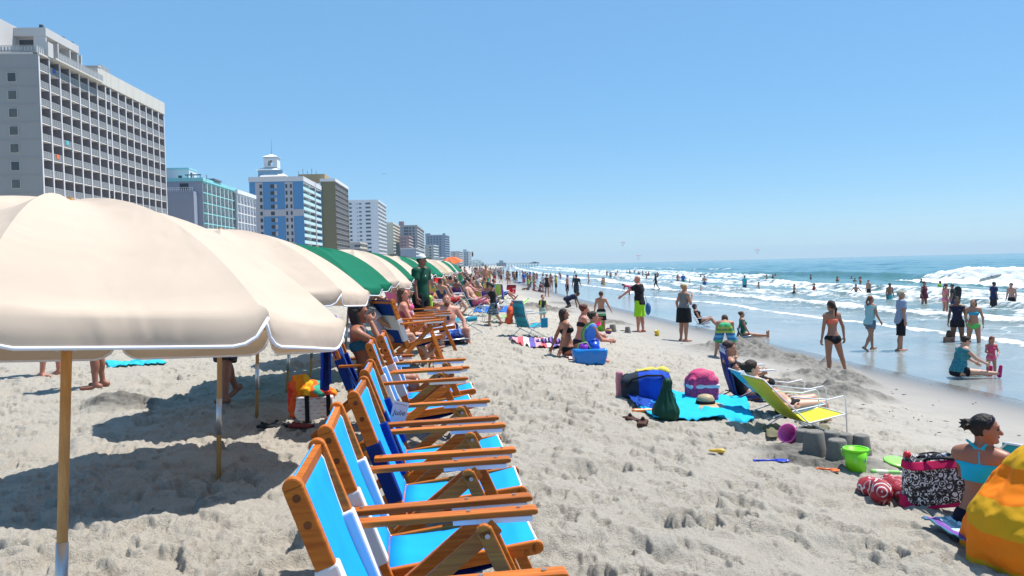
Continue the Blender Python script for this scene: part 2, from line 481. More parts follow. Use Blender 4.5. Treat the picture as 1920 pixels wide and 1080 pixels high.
class Mound: pass
def gz(x, y):                      # the sand's own height, smoothed over a footprint's width
    o = np.array([-.14, 0, .14]); X, Y = np.meshgrid(x + o, y + o); f = min(max(1 - (y - 60) / 200, 0), 1); b = float(zprof(np.float64(x), np.float64(y)))
    return b + f * float((sand_z(X, Y)[0] - zprof(X, Y)).mean())
def ground(px, py):
    d = ray(px, py); lo = hi = 0.3
    zp = lambda p: float(zprof(np.float64(p.x), np.float64(p.y)))
    while hi < 4000:
        hi *= 1.02; p = d * hi
        if p.z < zp(p) + .12 and p.z < gz(p.x, p.y): break
        lo = hi
    for _ in range(18):
        mid = 0.5 * (lo + hi); p = d * mid
        if p.z < gz(p.x, p.y): hi = mid
        else: lo = mid
    p = d * hi; return Vector((p.x, p.y, gz(p.x, p.y)))
def build_sand():
    ang = np.concatenate([np.radians(np.linspace(-85, -38, 40, endpoint=False)), np.radians(np.linspace(-38, 38, 1300)), np.radians(np.linspace(38, 85, 40)[1:])])
    r = 3.6 * np.exp(np.linspace(0, math.log(1500), 250 + 900))
    rr = np.concatenate([np.linspace(0.3, 4.6, 40, endpoint=False), 4.6 * np.exp(np.arange(0, 1250) * 0.0031), 4.6 * np.exp(1250 * 0.0031) * np.exp(np.linspace(0.02, math.log(4800 / (4.6 * math.exp(1250 * .0031))), 70))])
    A, RR = np.meshgrid(ang, rr)
    X = RR * np.sin(A); Y = RR * np.cos(A) - 2.6
    Z, dry = sand_z(X, Y)
    fade = np.clip(1 - (Y - 60) / 200, 0, 1); Z = zprof(X, Y) + (Z - zprof(X, Y)) * fade
    for (mx, my, mr, mh, seed) in MOUNDS:
        d = np.sqrt((X - mx) ** 2 + (Y - my) ** 2)
        msk = d < mr * 1.6
        if not msk.any(): continue
        P = np.stack([X[msk], Y[msk], np.full(msk.sum(), seed * 3.3)], -1)
        n = vnoise3(P, 2.2, seed) * .9 + vnoise3(P, 5.5, seed + 1) * .5 + vnoise3(P, 9, seed + 2) * .34 + vnoise3(P, 17, seed + 3) * .14
        prof = np.clip(1 - (d[msk] / (mr * 1.5)) ** 2, 0, 1)
        Z[msk] += mh * prof * np.clip(n - .42, -.1, 2) * 1.05
    n0, n1 = X.shape
    id_ = np.arange(n0 * n1).reshape(n0, n1)
    F = np.stack([id_[:-1, :-1], id_[:-1, 1:], id_[1:, 1:], id_[1:, :-1]], -1).reshape(-1, 4)[:, ::-1]
    V = np.stack([X, Y, Z], -1).reshape(-1, 3)
    s = (X - cshore(Y)).ravel()
    keep = s[F].min(1) < 60; F = F[keep]
    m, nt, b = newmat('sand')
    o = mesh_obj('sand', V, F, m, smooth=True)
    dug = np.zeros(X.size, np.float32)
    for (mx, my, mr, mh, seed) in MOUNDS:
        d = np.sqrt((X.ravel() - mx) ** 2 + (Y.ravel() - my) ** 2); dug = np.maximum(dug, np.clip(1.5 - d / mr, 0, 1))
    at_ = o.data.attributes.new('wet', 'FLOAT', 'POINT'); at_.data.foreach_set('value', (1 - dry.ravel()).astype(np.float32))
    at_ = o.data.attributes.new('shore', 'FLOAT', 'POINT'); at_.data.foreach_set('value', s.astype(np.float32))
    at_ = o.data.attributes.new('dug', 'FLOAT', 'POINT'); at_.data.foreach_set('value', dug.astype(np.float32))
    tag(o, kind='structure')
    g = node(nt, 'ShaderNodeNewGeometry').outputs['Position']
    wet = node(nt, 'ShaderNodeAttribute', attribute_name='wet').outputs['Fac']
    sh = node(nt, 'ShaderNodeAttribute', attribute_name='shore').outputs['Fac']
    dg = node(nt, 'ShaderNodeAttribute', attribute_name='dug').outputs['Fac']
    n1_ = noise(nt, g, 2.2, 6, 0.6); n2 = noise(nt, g, 55, 4, .7); n3 = noise(nt, g, 130, 3, .7)
    c = mixc(nt, n1_, (0.415, 0.372, 0.308), (0.52, 0.474, 0.40))
    c = mixc(nt, ramp(nt, n2, [(0.38, 0.75), (0.54, 0.0)]), c, (0.36, 0.33, 0.285))
    c = mixc(nt, ramp(nt, n3, [(0.34, 0.7), (0.47, 0.0)]), c, (0.27, 0.245, 0.21))
    damp = mixc(nt, noise(nt, g, 1.2, 4), (0.25, 0.232, 0.21), (0.31, 0.288, 0.26))
    c = mixc(nt, wet, c, damp)
    c = mixc(nt, ramp(nt, dg, [(0.05, 0.0), (0.6, 0.92)]), c, mixc(nt, ramp(nt, noise(nt, g, 9, 4, .65), [(0.35, 0.0), (0.65, 1.0)]), (0.075, 0.068, 0.058), (0.22, 0.205, 0.18)))
    mr = node(nt, 'ShaderNodeMapRange'); mr.inputs[1].default_value = 8.4; mr.inputs[2].default_value = 11.0; lk(nt, sh, mr.inputs[0])
    c = mixc(nt, mr.outputs[0], c, (0.135, 0.122, 0.108))
    lk(nt, c, b.inputs['Base Color'])
    rg = node(nt, 'ShaderNodeMapRange'); rg.inputs[1].default_value = 8.4; rg.inputs[2].default_value = 11.2; rg.inputs[3].default_value = 0.95; rg.inputs[4].default_value = 0.22; lk(nt, sh, rg.inputs[0])
    lk(nt, rg.outputs[0], b.inputs['Roughness'])
    hm = node(nt, 'ShaderNodeMath', operation='ADD'); lk(nt, n2, hm.inputs[0]); lk(nt, n3, hm.inputs[1])
    iv = node(nt, 'ShaderNodeMath', operation='MULTIPLY_ADD'); iv.inputs[1].default_value = -0.85; iv.inputs[2].default_value = 0.9; lk(nt, wet, iv.inputs[0])
    bn = node(nt, 'ShaderNodeBump'); bn.inputs['Distance'].default_value = 0.02; lk(nt, iv.outputs[0], bn.inputs['Strength']); lk(nt, hm.outputs[0], bn.inputs['Height']); lk(nt, bn.outputs[0], b.inputs['Normal'])
    return o

# ------------------------------------------------------------------ sea
def n1d(Y, sc, seed):
    P = np.stack([Y * sc, np.full_like(Y, seed * 1.7), np.zeros_like(Y)], -1); return vnoise3(P, 1.0, seed) - .5
def build_sea():
    Ys = np.concatenate([np.arange(-30, 14, .6), 14 * np.exp(np.arange(0, 640) * .0068), 14 * math.exp(640 * .0068) * np.exp(np.linspace(.02, math.log(5000 / (14 * math.exp(640 * .0068))), 40))])
    ss = np.concatenate([np.arange(10.6, 60, .13), 60 * np.exp(np.linspace(0.004, math.log(4800 / 60), 170))])
    Y, S = np.meshgrid(Ys, ss, indexing='ij'); X = S + cshore(Y)
    h = np.zeros_like(X); foam = np.zeros_like(X)
    P = np.stack([X, Y, np.zeros_like(X)], -1)
    nz = vnoise3(P, .9, 1) * .6 + vnoise3(P, 2.6, 2) * .4; nb = vnoise3(P * np.array([1, .35, 1]), .22, 3)
    nf = vnoise3(P, 5.5, 9) * .55 + nz * .45
    def line(s0, amp, w, hgt, L, dens, seed, y0=-1e9, y1=1e9, sc=.06, back=1.5):
        nonlocal h, foam
        c = s0 + amp * (n1d(Y, sc, seed) * 2 + n1d(Y, sc * 4.3, seed + 1) * .7 + n1d(Y, sc * 15, seed + 2) * .22)
        act = np.clip((Y - y0) / 12 + .5, 0, 1) * np.clip((y1 - Y) / 12 + .5, 0, 1)
        a = act * (.6 + .8 * (n1d(Y, .09, seed + 5) + .5))
        d = S - c
        prof = np.where(d < 0, np.exp(-(d / (w * .45)) ** 2), np.exp(-(d / (w * 1.4)) ** 2))
        h = h + hgt * a * prof
        if dens > 0:
            fr = np.where(d < 0, 1 / (1 + np.exp(-(d + L) / .10)), np.exp(-(d / back) ** 2))
            foam = np.maximum(foam, np.clip(fr * dens * act * (.55 + 1.1 * (nf - .32)), 0, 1))
        return c
    line(13.2, .9, .3, .008, .12, .55, 11, back=.12)
    line(18.0, 1.1, .5, .05, .35, 1.15, 21, back=.5)
    line(23.3, 1.6, .8, .20, .4, 1.22, 31, back=4.2)
    line(29.5, 1.8, 1.0, .25, 1.2, .88, 41, y1=150, back=2.6)
    line(36, 2.5, 1.6, .42, 2.0, 1.0, 51, y0=30, y1=700, back=1.6, sc=.03)
    line(53, 1.6, 2.6, 1.05, 4.2, 1.6, 61, y0=-30, y1=86, back=.9, sc=.04)
    line(54, 1.6, 2.4, .75, 0, 0, 61, y0=86, y1=150, sc=.04)
    line(46, 3, 2.0, .5, 2.2, 1.0, 71, y0=110, y1=900, back=1.5, sc=.02)
    line(66, 4, 3, .55, 2.5, .75, 81, y0=190, y1=330, back=1.5, sc=.02)
    for i, (s0, hh) in enumerate([(64, .22), (76, .25), (90, .25), (108, .3), (130, .3), (160, .35), (200, .4)]):
        line(s0, 5, 3.5, hh, 0, 0, 90 + i, sc=.015)
    ch = (vnoise3(P, .55, 5) - .5) * .16 + (vnoise3(P, 1.5, 6) - .5) * .06 + (vnoise3(P * np.array([1, .3, 1]), .16, 8) - .5) * .3
    depth = np.clip((S - 13) / 12, 0, 1)
    Z = WATER + h + ch * depth * np.clip(1.4 - Y / 700, .1, 1) + foam * (.06 + .34 * np.clip((S - 40) / 8, 0, 1)) * depth * (nf - .25) * 1.3
    foam *= np.clip((S - 11.6) / .8, 0, 1)
    lace = np.clip((S - 13) / 3, 0, 1) * np.clip((44 - S) / 10, 0, 1) * np.clip((S - 15) / 8, .25, 1)
    id_ = np.arange(X.size).reshape(X.shape)
    F = np.stack([id_[:-1, :-1], id_[1:, :-1], id_[1:, 1:], id_[:-1, 1:]], -1).reshape(-1, 4)[:, ::-1]
    m, nt, b = newmat('sea_water')
    o = mesh_obj('sea', np.stack([X, Y, Z], -1).reshape(-1, 3), F, m, smooth=True); tag(o, kind='structure')
    if o.data.polygons[1000].normal.z < 0: o.data.flip_normals()
    for nme, arr in (('foam', foam), ('shore', S), ('lace', lace)):
        a = o.data.attributes.new(nme, 'FLOAT', 'POINT'); a.data.foreach_set('value', arr.ravel().astype(np.float32))
    g = node(nt, 'ShaderNodeNewGeometry').outputs['Position']
    fo = node(nt, 'ShaderNodeAttribute', attribute_name='foam').outputs['Fac']; sh = node(nt, 'ShaderNodeAttribute', attribute_name='shore').outputs['Fac']
    la = node(nt, 'ShaderNodeAttribute', attribute_name='lace').outputs['Fac']
    mr = node(nt, 'ShaderNodeMapRange'); mr.inputs[1].default_value = 11; mr.inputs[2].default_value = 75; lk(nt, sh, mr.inputs[0])
    base = ramp(nt, mr.outputs[0], [(0.0, (0.33, 0.31, 0.285)), (0.06, (0.32, 0.31, 0.29)), (0.16, (0.25, 0.275, 0.255)), (0.40, (0.12, 0.205, 0.19)), (0.62, (0.085, 0.20, 0.20)), (1.0, (0.045, 0.165, 0.20))])
    base = mixc(nt, ramp(nt, noise(nt, g, .12, 5, .6), [(0.35, 0.0), (0.7, 0.5)]), base, (0.03, 0.13, 0.16), 'MIX')
    f1 = noise(nt, g, 2.4, 8, .72)
    # foam breaks up where it is thin
    ad = node(nt, 'ShaderNodeMath', operation='ADD'); lk(nt, fo, ad.inputs[0]); lk(nt, f1, ad.inputs[1])
    hf = node(nt, 'ShaderNodeMath', operation='MULTIPLY'); hf.inputs[1].default_value = 0.5; lk(nt, ad.outputs[0], hf.inputs[0])
    fm = ramp(nt, hf.outputs[0], [(0.53, 0.0), (0.66, 1.0)])
    vo = node(nt, 'ShaderNodeTexVoronoi', feature='DISTANCE_TO_EDGE'); vo.inputs['Scale'].default_value = 1.1; lk(nt, g, vo.inputs['Vector'])
    lc = ramp(nt, vo.outputs['Distance'], [(0.02, 1.0), (0.10, 0.0)])
    l2 = node(nt, 'ShaderNodeMath', operation='MULTIPLY'); lk(nt, lc, l2.inputs[0]); lk(nt, ramp(nt, noise(nt, g, .35, 4), [(0.48, 0.0), (0.62, .55)]), l2.inputs[1])
    l3 = node(nt, 'ShaderNodeMath', operation='MULTIPLY'); lk(nt, l2.outputs[0], l3.inputs[0]); lk(nt, la, l3.inputs[1])
    mx = node(nt, 'ShaderNodeMath', operation='MAXIMUM'); lk(nt, l3.outputs[0], mx.inputs[0]); lk(nt, fm, mx.inputs[1])
    lk(nt, mixc(nt, mx.outputs[0], base, (0.72, 0.735, 0.74)), b.inputs['Base Color'])
    ro = node(nt, 'ShaderNodeMapRange'); ro.inputs[3].default_value = 0.12; ro.inputs[4].default_value = 0.9; lk(nt, mx.outputs[0], ro.inputs[0]); lk(nt, ro.outputs[0], b.inputs['Roughness'])
    b.inputs['IOR'].default_value = 1.33; b.inputs['Specular IOR Level'].default_value = 0.30
    mp = node(nt, 'ShaderNodeMapping'); mp.inputs['Scale'].default_value = (1.0, 0.45, 1.0); lk(nt, g, mp.inputs[0])
    w1 = noise(nt, mp.outputs[0], 2.2, 6, .6)
    st = node(nt, 'ShaderNodeMapRange'); st.inputs[1].default_value = 11; st.inputs[2].default_value = 24; st.inputs[3].default_value = 0.05; st.inputs[4].default_value = 0.5; lk(nt, sh, st.inputs[0])
    bn = node(nt, 'ShaderNodeBump'); bn.inputs['Distance'].default_value = 0.25; lk(nt, st.outputs[0], bn.inputs['Strength'])
    w2 = node(nt, 'ShaderNodeMath', operation='MULTIPLY_ADD'); w2.inputs[1].default_value = 0.5; lk(nt, mx.outputs[0], w2.inputs[0]); lk(nt, w1, w2.inputs[2])
    lk(nt, w2.outputs[0], bn.inputs['Height']); lk(nt, bn.outputs[0], b.inputs['Normal'])
    return o
def mound_at(px, py, r, h, seed):
    p = ground(px, py); return (p.x, p.y, r, h, seed)
MOUNDS = [mound_at(1425, 668, 1.25, .30, 1), mound_at(1370, 660, .9, .2, 9), mound_at(1530, 690, .75, .33, 2), mound_at(1560, 715, .7, .36, 3), mound_at(1520, 735, .8, .22, 4),
          mound_at(1085, 574, 1.3, .35, 5), mound_at(1005, 578, 1.5, .3, 6), mound_at(1140, 606, .8, .15, 7), mound_at(1590, 740, .6, .2, 8),
          mound_at(1540, 858, .45, .07, 10), mound_at(225, 758, .35, .2, 11)]
build_sand(); build_sea()
def build_haze():
    mb = MB(); mb.span(-2600, 4900, -60, 5100, -9, 62)
    m = bpy.data.materials.new('sea_air'); m.use_nodes = True; nt = m.node_tree; nt.nodes.clear()
    out = node(nt, 'ShaderNodeOutputMaterial'); v = node(nt, 'ShaderNodeVolumePrincipled')
    v.inputs['Color'].default_value = (0.58, 0.82, 1.0, 1); v.inputs['Density'].default_value = 0.00019; v.inputs['Anisotropy'].default_value = 0.0
    lk(nt, v.outputs[0], out.inputs['Volume'])
    o = mb.build('haze', m); tag(o, kind='stuff')
build_haze()
# ------------------------------------------------------------------ hotels along the front
def wallmat(rgb, key='painted_wall', var=0.06):
    k = (key, tuple(rgb))
    if k in MATS: return MATS[k]
    m, nt, b = newmat(key); g = objc(nt)
    mp = node(nt, 'ShaderNodeMapping'); mp.inputs['Scale'].default_value = (.25, .25, .05); lk(nt, g, mp.inputs[0])
    n = noise(nt, mp.outputs[0], 1.0, 5, .6)
    lk(nt, mixc(nt, n, [c * (1 - 2 * var) for c in rgb], [min(1, c * (1 + var)) for c in rgb]), b.inputs['Base Color'])
    b.inputs['Roughness'].default_value = 0.8
    MATS[k] = m; return m
def glassmat(rgb=(0.03, 0.04, 0.06), rough=0.12):
    k = ('window_glass', tuple(rgb), rough)
    if k in MATS: return MATS[k]
    m, nt, b = newmat('window_glass'); v = objc(nt)
    lk(nt, mixc(nt, noise(nt, v, .6, 2), [c * .6 for c in rgb], [c * 1.5 for c in rgb]), b.inputs['Base Color']); b.inputs['Roughness'].default_value = rough; b.inputs['Specular IOR Level'].default_value = 0.22
    MATS[k] = m; return m
FSL = -0.053                                   # lean of the building line, metres sideways per metre along the beach
def frame_at(px, D, name, label, cat='building', group=None, slope=None):
    """Local axes: x towards the sea, y along the front away from the camera, z up; origin under the near seaward corner."""
    p = at(px, 500, D); zg = gz(p.x, D); slope = (FSL if px < 795 else 0.03) if slope is None else slope
    root = empty(name, (p.x, D, zg), math.atan(-slope), label, cat, group)
    root['z0'] = zg; root['slope'] = slope
    return root
def hz(root, py, px, D):                       # height over the building's own ground of something seen at that pixel
    return at(px, py, D).z - root['z0']
def len_to(root, px, slope=None):               # facade length that ends at picture column px
    slope = root['slope'] if slope is None else slope
    x0, y0 = root.location.x, root.location.y
    d = ray(px, 500); t = d.x / d.y            # X = t Y
    Y = (x0 - slope * y0) / (t - slope)
    return (Y - y0) * math.sqrt(1 + slope * slope)

def grey_hotel():
    D = 124.0; r = frame_at(86, D, 'grey_hotel', 'long grey concrete hotel with stacked white balconies and set back penthouse', 'hotel')
    L = len_to(r, 317); n = 16; FH = 2.72
    top = hz(r, 193, 316, D + L); zb0 = hz(r, 127.8, 92, D) ; GW = 26.0; dep = 2.3
    concrete = wallmat((0.28, 0.28, 0.285), 'grey_concrete'); white = wallmat((0.66, 0.64, 0.66), 'white_paint'); beige = wallmat((0.56, 0.53, 0.48), 'beige_panel'); dark = wallmat((0.20, 0.175, 0.19), 'recess_shade_paint')  # dark: balcony shade put into the colour of recess wall and partition sides
    nf = int(zb0 / FH) + 1
    widths = [1.0] * n; widths[7] = .62; tot = sum(widths); us = np.concatenate([[0], np.cumsum(widths)]) / tot * L
    base = zb0 - (nf - 1) * FH
    mb = MB(); mb.span(-GW, -dep, 0, L, -2, zb0 + FH - .2)
    mb.span(-dep, 0, -.0, .35, -2, zb0 + FH - .2)
    for k in range(nf + 1):
        z = base + k * FH
        mb.span(-GW + .5, -.3, -.06, 0, z - .09, z + .09)
    mb.build('wall', concrete, r)
    mb = MB()
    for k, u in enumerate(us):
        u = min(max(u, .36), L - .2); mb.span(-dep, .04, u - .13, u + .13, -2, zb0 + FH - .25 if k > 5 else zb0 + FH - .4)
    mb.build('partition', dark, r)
    mb = MB()
    for k, u in enumerate(us):
        u = min(max(u, .2), L - .2); mb.span(.04, .16, u - .15, u + .15, -2, zb0 + FH - .25 if k > 5 else zb0 + FH - .4)
    mb.build('pilaster', white, r)
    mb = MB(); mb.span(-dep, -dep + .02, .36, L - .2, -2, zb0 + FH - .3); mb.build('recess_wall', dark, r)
    mb = MB()
    for u0, u1 in zip(us[6:-1], us[7:]): mb.span(-GW, .3, u0 + .03, u1 - .03, zb0 + FH - .25, top)
    mb.build('parapet', beige, r)
    rails = []
    for k in range(nf):
        for i in range(n):
            rails.append((base + (nf - 1 - k) * FH, i))
    gl = glassmat((0.05, 0.055, 0.065))
    extra = MB(); cnt = 0; wex = MB()
    railm = wallmat((0.36, 0.375, 0.39), 'grey_railing'); slabm = wallmat((0.62, 0.60, 0.58), 'white_slab')
    for (z, i) in rails:
        y0, y1 = us[i] + .15, us[i + 1] - .15
        if i == 0: y0 += .25
        b = extra if cnt >= 100 else MB()
        b.span(-dep + .03, .03, y0, y1, z - .16, z, 1)
        b.span(.02, .07, y0, y1, z + .98, z + 1.05); b.span(.02, .07, y0, y1, z + .10, z + .15)
        m = 5
        for q in range(m + 1):
            yy = y0 + .03 + (y1 - y0 - .06) * q / m; b.span(.02, .06, yy - .022, yy + .022, z + .1, z + 1.0)
        for q in range(m * 4):
            yy = y0 + (y1 - y0) * (q + .5) / (m * 4); b.span(.035, .05, yy - .03, yy + .03, z + .15, z + .98)
        g = wex if cnt >= 100 else MB()
        g.span(-dep + .021, -dep + .05, y0 + .25, y1 - .9, z + .02, z + 2.1)
        if cnt < 100:
            bo = b.build('balcony', [railm, slabm], r); g.build('balcony_door', gl, bo)
        cnt += 1
    e = extra.build('lower_balconies', [railm, slabm], r); e['kind'] = 'stuff'
    wex.build('balcony_doors', gl, e)['kind'] = 'stuff'
    # end wall windows
    wr = wallmat((0.42, 0.41, 0.40), 'window_surround')
    for k in range(nf - 1):
        z = base + (nf - 1 - k) * FH
        x = -3.9
        f = MB(); f.span(x - .72, x + .72, -.10, -.0, z - 2.05 + .0, z - .55 - .0)
        fo = f.build('window', wr, r); g = MB(); g.span(x - .6, x + .6, -.13, -.102, z - 1.95, z - .65); g.build('pane', gl if k in (0, 5) else glassmat((.09, .10, .10), .3), fo)
    # penthouse
    p0 = zb0 + FH - .2; pt = hz(r, 48, 83, D) + 1.3; L5 = us[5] + .8
    m2 = MB()
    m2.span(-GW, -6.6, 0, 14, p0, pt + .35)                     # block over the stair
    m2.span(-6.6, -6.2, -.05, 10, p0, pt + .35)
    m2.span(-12, -1.2, 5.2, L5 - 1.0, pt - 1.3, pt)             # roof band
    m2.span(-12, -3.0, 6.5, L5 - 1.2, p0, pt - 1.3)
    for u in (5.3, 9.0, 13.0, 17.0, L5 - 1.4): m2.span(-3.2, -1.3, u, u + .35, p0, pt - 1.3)
    m2.span(-1.4, 0.4, us[1] - .7, us[1] + .9, p0, p0 + 2.3)
    m2.span(-2.0, .2, us[6] + .1, us[6] + 1.0, p0, p0 + 2.6)
    m2.span(-2.2, .4, us[6], us[6] + 1.1, p0 + 2.6, p0 + 2.8)
    m2.span(-GW, -.6, -.05, L5, p0 - .3, p0)
    m2.build('penthouse', wallmat((0.52, 0.50, 0.49), 'penthouse_paint'), r)
    m3 = MB(); m3.span(-dep - .1, 1.1, us[1] + .2, us[6] + .3, p0 - .28, p0 - .02); m3.span(-dep - .1, .3, -.0, us[1] + .1, p0 - .28, p0 - .02); m3.build('terrace_slab', beige, r)
    m4 = MB()
    def rail(x0, y0, x1, y1, z):
        n_ = max(3, int(math.hypot(x1 - x0, y1 - y0) / .5))
        m4.bar((x0, y0, z + 1.05), (x1, y1, z + 1.05), .06, .06)
        for q in range(n_ + 1):
            a = q / n_; x, y = x0 + (x1 - x0) * a, y0 + (y1 - y0) * a; m4.box((x, y, z + .52), (.05, .05, 1.05))
            if q < n_: m4.box((x + (x1 - x0) / n_ / 2, y + (y1 - y0) / n_ / 2, z + .5), (abs(x1 - x0) / n_ * .55 + .015, abs(y1 - y0) / n_ * .55 + .015, .85))
    rail(1.05, us[1] + .9, 1.05, us[6] + .25, p0); rail(-.1, .1, -.1, us[1] - .8, p0); rail(-6.1, .05, -.1, .05, p0); rail(0, us[6] + 1.2, 0, us[8], top - .1)
    m4.build('terrace_railing', railm, r)
    m5 = MB()
    for a in (7, 10, 13.6, 17.5): m5.span(-3.02, -2.95, a, a + 2.4, p0 + .1, pt - 1.5)
    m5.span(-6, -3.2, 6.44, 6.49, p0 + .1, pt - 1.6); m5.build('penthouse_glazing', gl, r)
    m6 = MB()
    for (x, y) in ((-2, 5.3), (-2, 12), (-2, L5 - 2)): m6.span(x - .25, x + .25, y, y + .5, pt, pt + .5)
    m6.span(-1, -.5, L - 1.2, L - .7, top, top + .4); m6.build('roof_vent', wallmat((.06, .06, .08), 'dark_metal'), r)
    for (i, k, c, nm) in ((1, 0, (.05, .10, .42), 'hanging_towel'), (1, 5, (.75, .16, .05), 'hanging_towel'), (2, 4, (.1, .45, .5), 'hanging_towel')):
        z = base + (nf - 1 - k) * FH; t = MB(); t.span(.08, .11, us[i] + 1.2, us[i] + 2.0, z + .35, z + 1.08)
        o = t.build('balcony_towel', cloth(c), None); o.location = r.location; o.rotation_euler = r.rotation_euler
        tag(o, {(1, 0): 'dark blue towel hung over a top floor balcony rail of the grey hotel', (1, 5): 'orange towel hung over a balcony rail of the grey hotel', (2, 4): 'teal towel hung over a balcony rail of the grey hotel'}[(i, k)], 'towel', 'towels drying on hotel balconies')
grey_hotel()

def slab_block(px0, px1, px2, D, ytop, name, label, wall, FH, cols, face, railc, gcols=(), dep=1.4, gwin=(1.0, 1.2), top_extra=1.0, slabs=None, rail_h=1.0, roofc=None, gband=None, maxf=40, setback=0.0, cat='hotel', part_col=None, doors=True, fin=None):
    """A hotel: end wall from picture column px0 to px1, seaward front from px1 to px2."""
    r = frame_at(px1, D, name, label, cat)
    L = len_to(r, px2); H = hz(r, ytop, px1, D); W = (px1 - px0) / FPX * D
    nf = min(maxf, int((H - top_extra) / FH)); base = H - top_extra - nf * FH
    wm = wallmat(wall); fm = wallmat(face); rm = wallmat(railc)
    mb = MB(); mb.span(-W, -dep, 0, L, -2, H - .02); mb.span(-dep, 0, 0, .3, -2, H - .02); mb.span(-dep, 0, L - .3, L, -2, H - .02); mb.build('wall', wm, r)
    mb = MB(); mb.span(-W - .25, .25, -.25, L + .25, H - top_extra * .8, H + .15); mb.build('parapet', wallmat(roofc or face), r)
    sl = MB()
    for k in range(nf + 1): sl.span(-dep, .05, .3, L - .3, base + k * FH - .12, base + k * FH + .12)
    for c in range(1, cols): y = L * c / cols; sl.span(-dep, .08, y - .17, y + .17, -2, H - top_extra * .8, 1)
    sl.build('front_frame', [fm, wallmat(fin or face)], r)
    gm = glassmat((0.045, 0.055, 0.07)); cnt = 0; ex = MB(); exg = MB()
    for k in range(nf - 1, -1, -1):
        for c in range(cols):
            y0, y1 = L * c / cols + .15, L * (c + 1) / cols - .15; z = base + k * FH + .12
            g = exg if cnt >= 100 else MB(); g.span(-dep - .02, -dep + .04, y0 + .1, y1 - .1, z + .02, z + FH - .5)
            b = ex if cnt >= 100 else MB()
            b.span(-.02, .04, y0, y1, z + rail_h - .08, z + rail_h)
            if part_col: b.span(-.01, .02, y0, y1, z + .05, z + rail_h - .06)
            else:
                for q in range(7): yy = y0 + (y1 - y0) * (q + .5) / 7; b.span(-.01, .02, yy - .05, yy + .05, z + .02, z + rail_h - .05)
            if cnt < 100: bo = b.build('balcony_rail', rm, r); g.build('glass_door', gm, bo)
            cnt += 1
    if ex.v:
        e = ex.build('lower_balcony_rails', rm, r); e['kind'] = 'stuff'; exg.build('glass_doors', gm, e)['kind'] = 'stuff'
    for (fx, wx, hx) in gcols:
        for k in range(nf):
            z = base + k * FH; x = -W * (1 - fx); g = MB(); g.span(x - wx / 2, x + wx / 2, -.05, .02, z + .7, z + .7 + hx); g.build('window', gm, r)
    r['H'] = H; r['W'] = W; r['L'] = L; r['base'] = base; r['nf'] = nf; r['FH'] = FH
    return r
# turquoise trimmed hotel, two wings
rt = slab_block(318, 385, 446, 199, 334, 'turquoise_hotel', 'white hotel with turquoise roof band and turquoise floor lines', (0.27, 0.29, 0.37), 2.55, 8, (0.22, 0.54, 0.58), (0.13, 0.14, 0.16), top_extra=.9, rail_h=.9, roofc=(0.22, 0.56, 0.60), dep=1.6, fin=(.62, .66, .68))
m = MB(); W, H = rt['W'], rt['H']
m.span(-W - 20, -1.3, -2.8, -.0, -2, H - 3.4); m.build('end_block', wallmat((.25, .27, .35)), rt)
m = MB()
for q in range(14): m.box((-W + .4 + q * (W - 2) / 13, -2.7, H - 2.95), (.06, .06, .9))
m.bar((-W, -2.7, H - 2.5), (-1.4, -2.7, H - 2.5), .07, .07); m.bar((-W, -2.7, H - 2.95), (-1.4, -2.7, H - 2.95), .05, .05); m.build('terrace_railing', wallmat((.78, .78, .8)), rt)
m = MB(); m.span(-W * .62, -W * .38, -.06, .02, H - 2.9, H - 1.2); m.build('terrace_door', glassmat(), rt)
m = MB(); m.span(-W * .55, -1, 2, 2.5, H + 1.0, H + 1.25); m.span(-3, .5, 8, 14, H + .3, H + .8)
for q in range(4): m.span(-W * .5 + q * 1.6, -W * .5 + q * 1.6 + .12, 2.1, 2.3, H, H + 1.1)
m.build('roof_plant', wallmat((.10, .12, .15)), rt)
m = MB(); m.span(-W - 6, -W + 3.0, 8, 14, 0, H + 3.3); mo = m.build('stair_tower', wallmat((.62, .63, .68)), rt)
m = MB(); m.span(-W - 6.1, -W + 3.1, 7.9, 14.1, H + 3.3, H + 3.7); m.build('tower_cap', wallmat((.30, .60, .66)), mo)
m = MB(); m.span(-W + .3, -W + 1.2, 7.95, 8.02, H + .9, H + 1.7); m.span(-W + 3.0, -W + 3.05, 9, 10.5, H + .2, H + 2.6); m.build('window', glassmat(), mo)
slab_block(446, 449, 483, 226, 356, 'white_hotel_wing', 'white hotel wing with thin white floor lines beside the turquoise hotel', (0.55, 0.57, 0.62), 2.6, 6, (0.68, 0.70, 0.74), (0.14, 0.14, 0.17), top_extra=1.2, rail_h=.9, dep=1.2)
# blue tower hotel
rb = slab_block(474, 573, 606, 320, 331, 'blue_tower_hotel', 'blue and pale pink hotel with white belfry tower and glass balconies', (0.055, 0.21, 0.44), 2.69, 3, (0.58, 0.66, 0.68), (0.45, 0.66, 0.68), top_extra=2.2, roofc=(.60, .58, .60), part_col=True, dep=2.0)
W, H, L, base, nf = rb['W'], rb['H'], rb['L'], rb['base'], rb['nf']; pale = wallmat((.40, .38, .42), 'pale_pink_render'); whit = wallmat((.80, .79, .79), 'white_roof')
def gx(f): return -W * (1 - f)
m = MB()
for (f0, f1) in ((.11, .25), (.66, .81)): m.span(gx(f0), gx(f1), -.12, 0.0, -2, H - 2.0)
m.span(gx(0) - .02, gx(1) + .02, -.17, -.0, base + (nf - 5) * 2.69 + .1, base + (nf - 4) * 2.69 + .1)
m.build('pale_panel', pale, rb)
m = MB(); m.span(-.1, .25, L * .62, L * .62 + 1.4, -2, H + .4); m.build('pilaster', pale, rb)
m = MB()
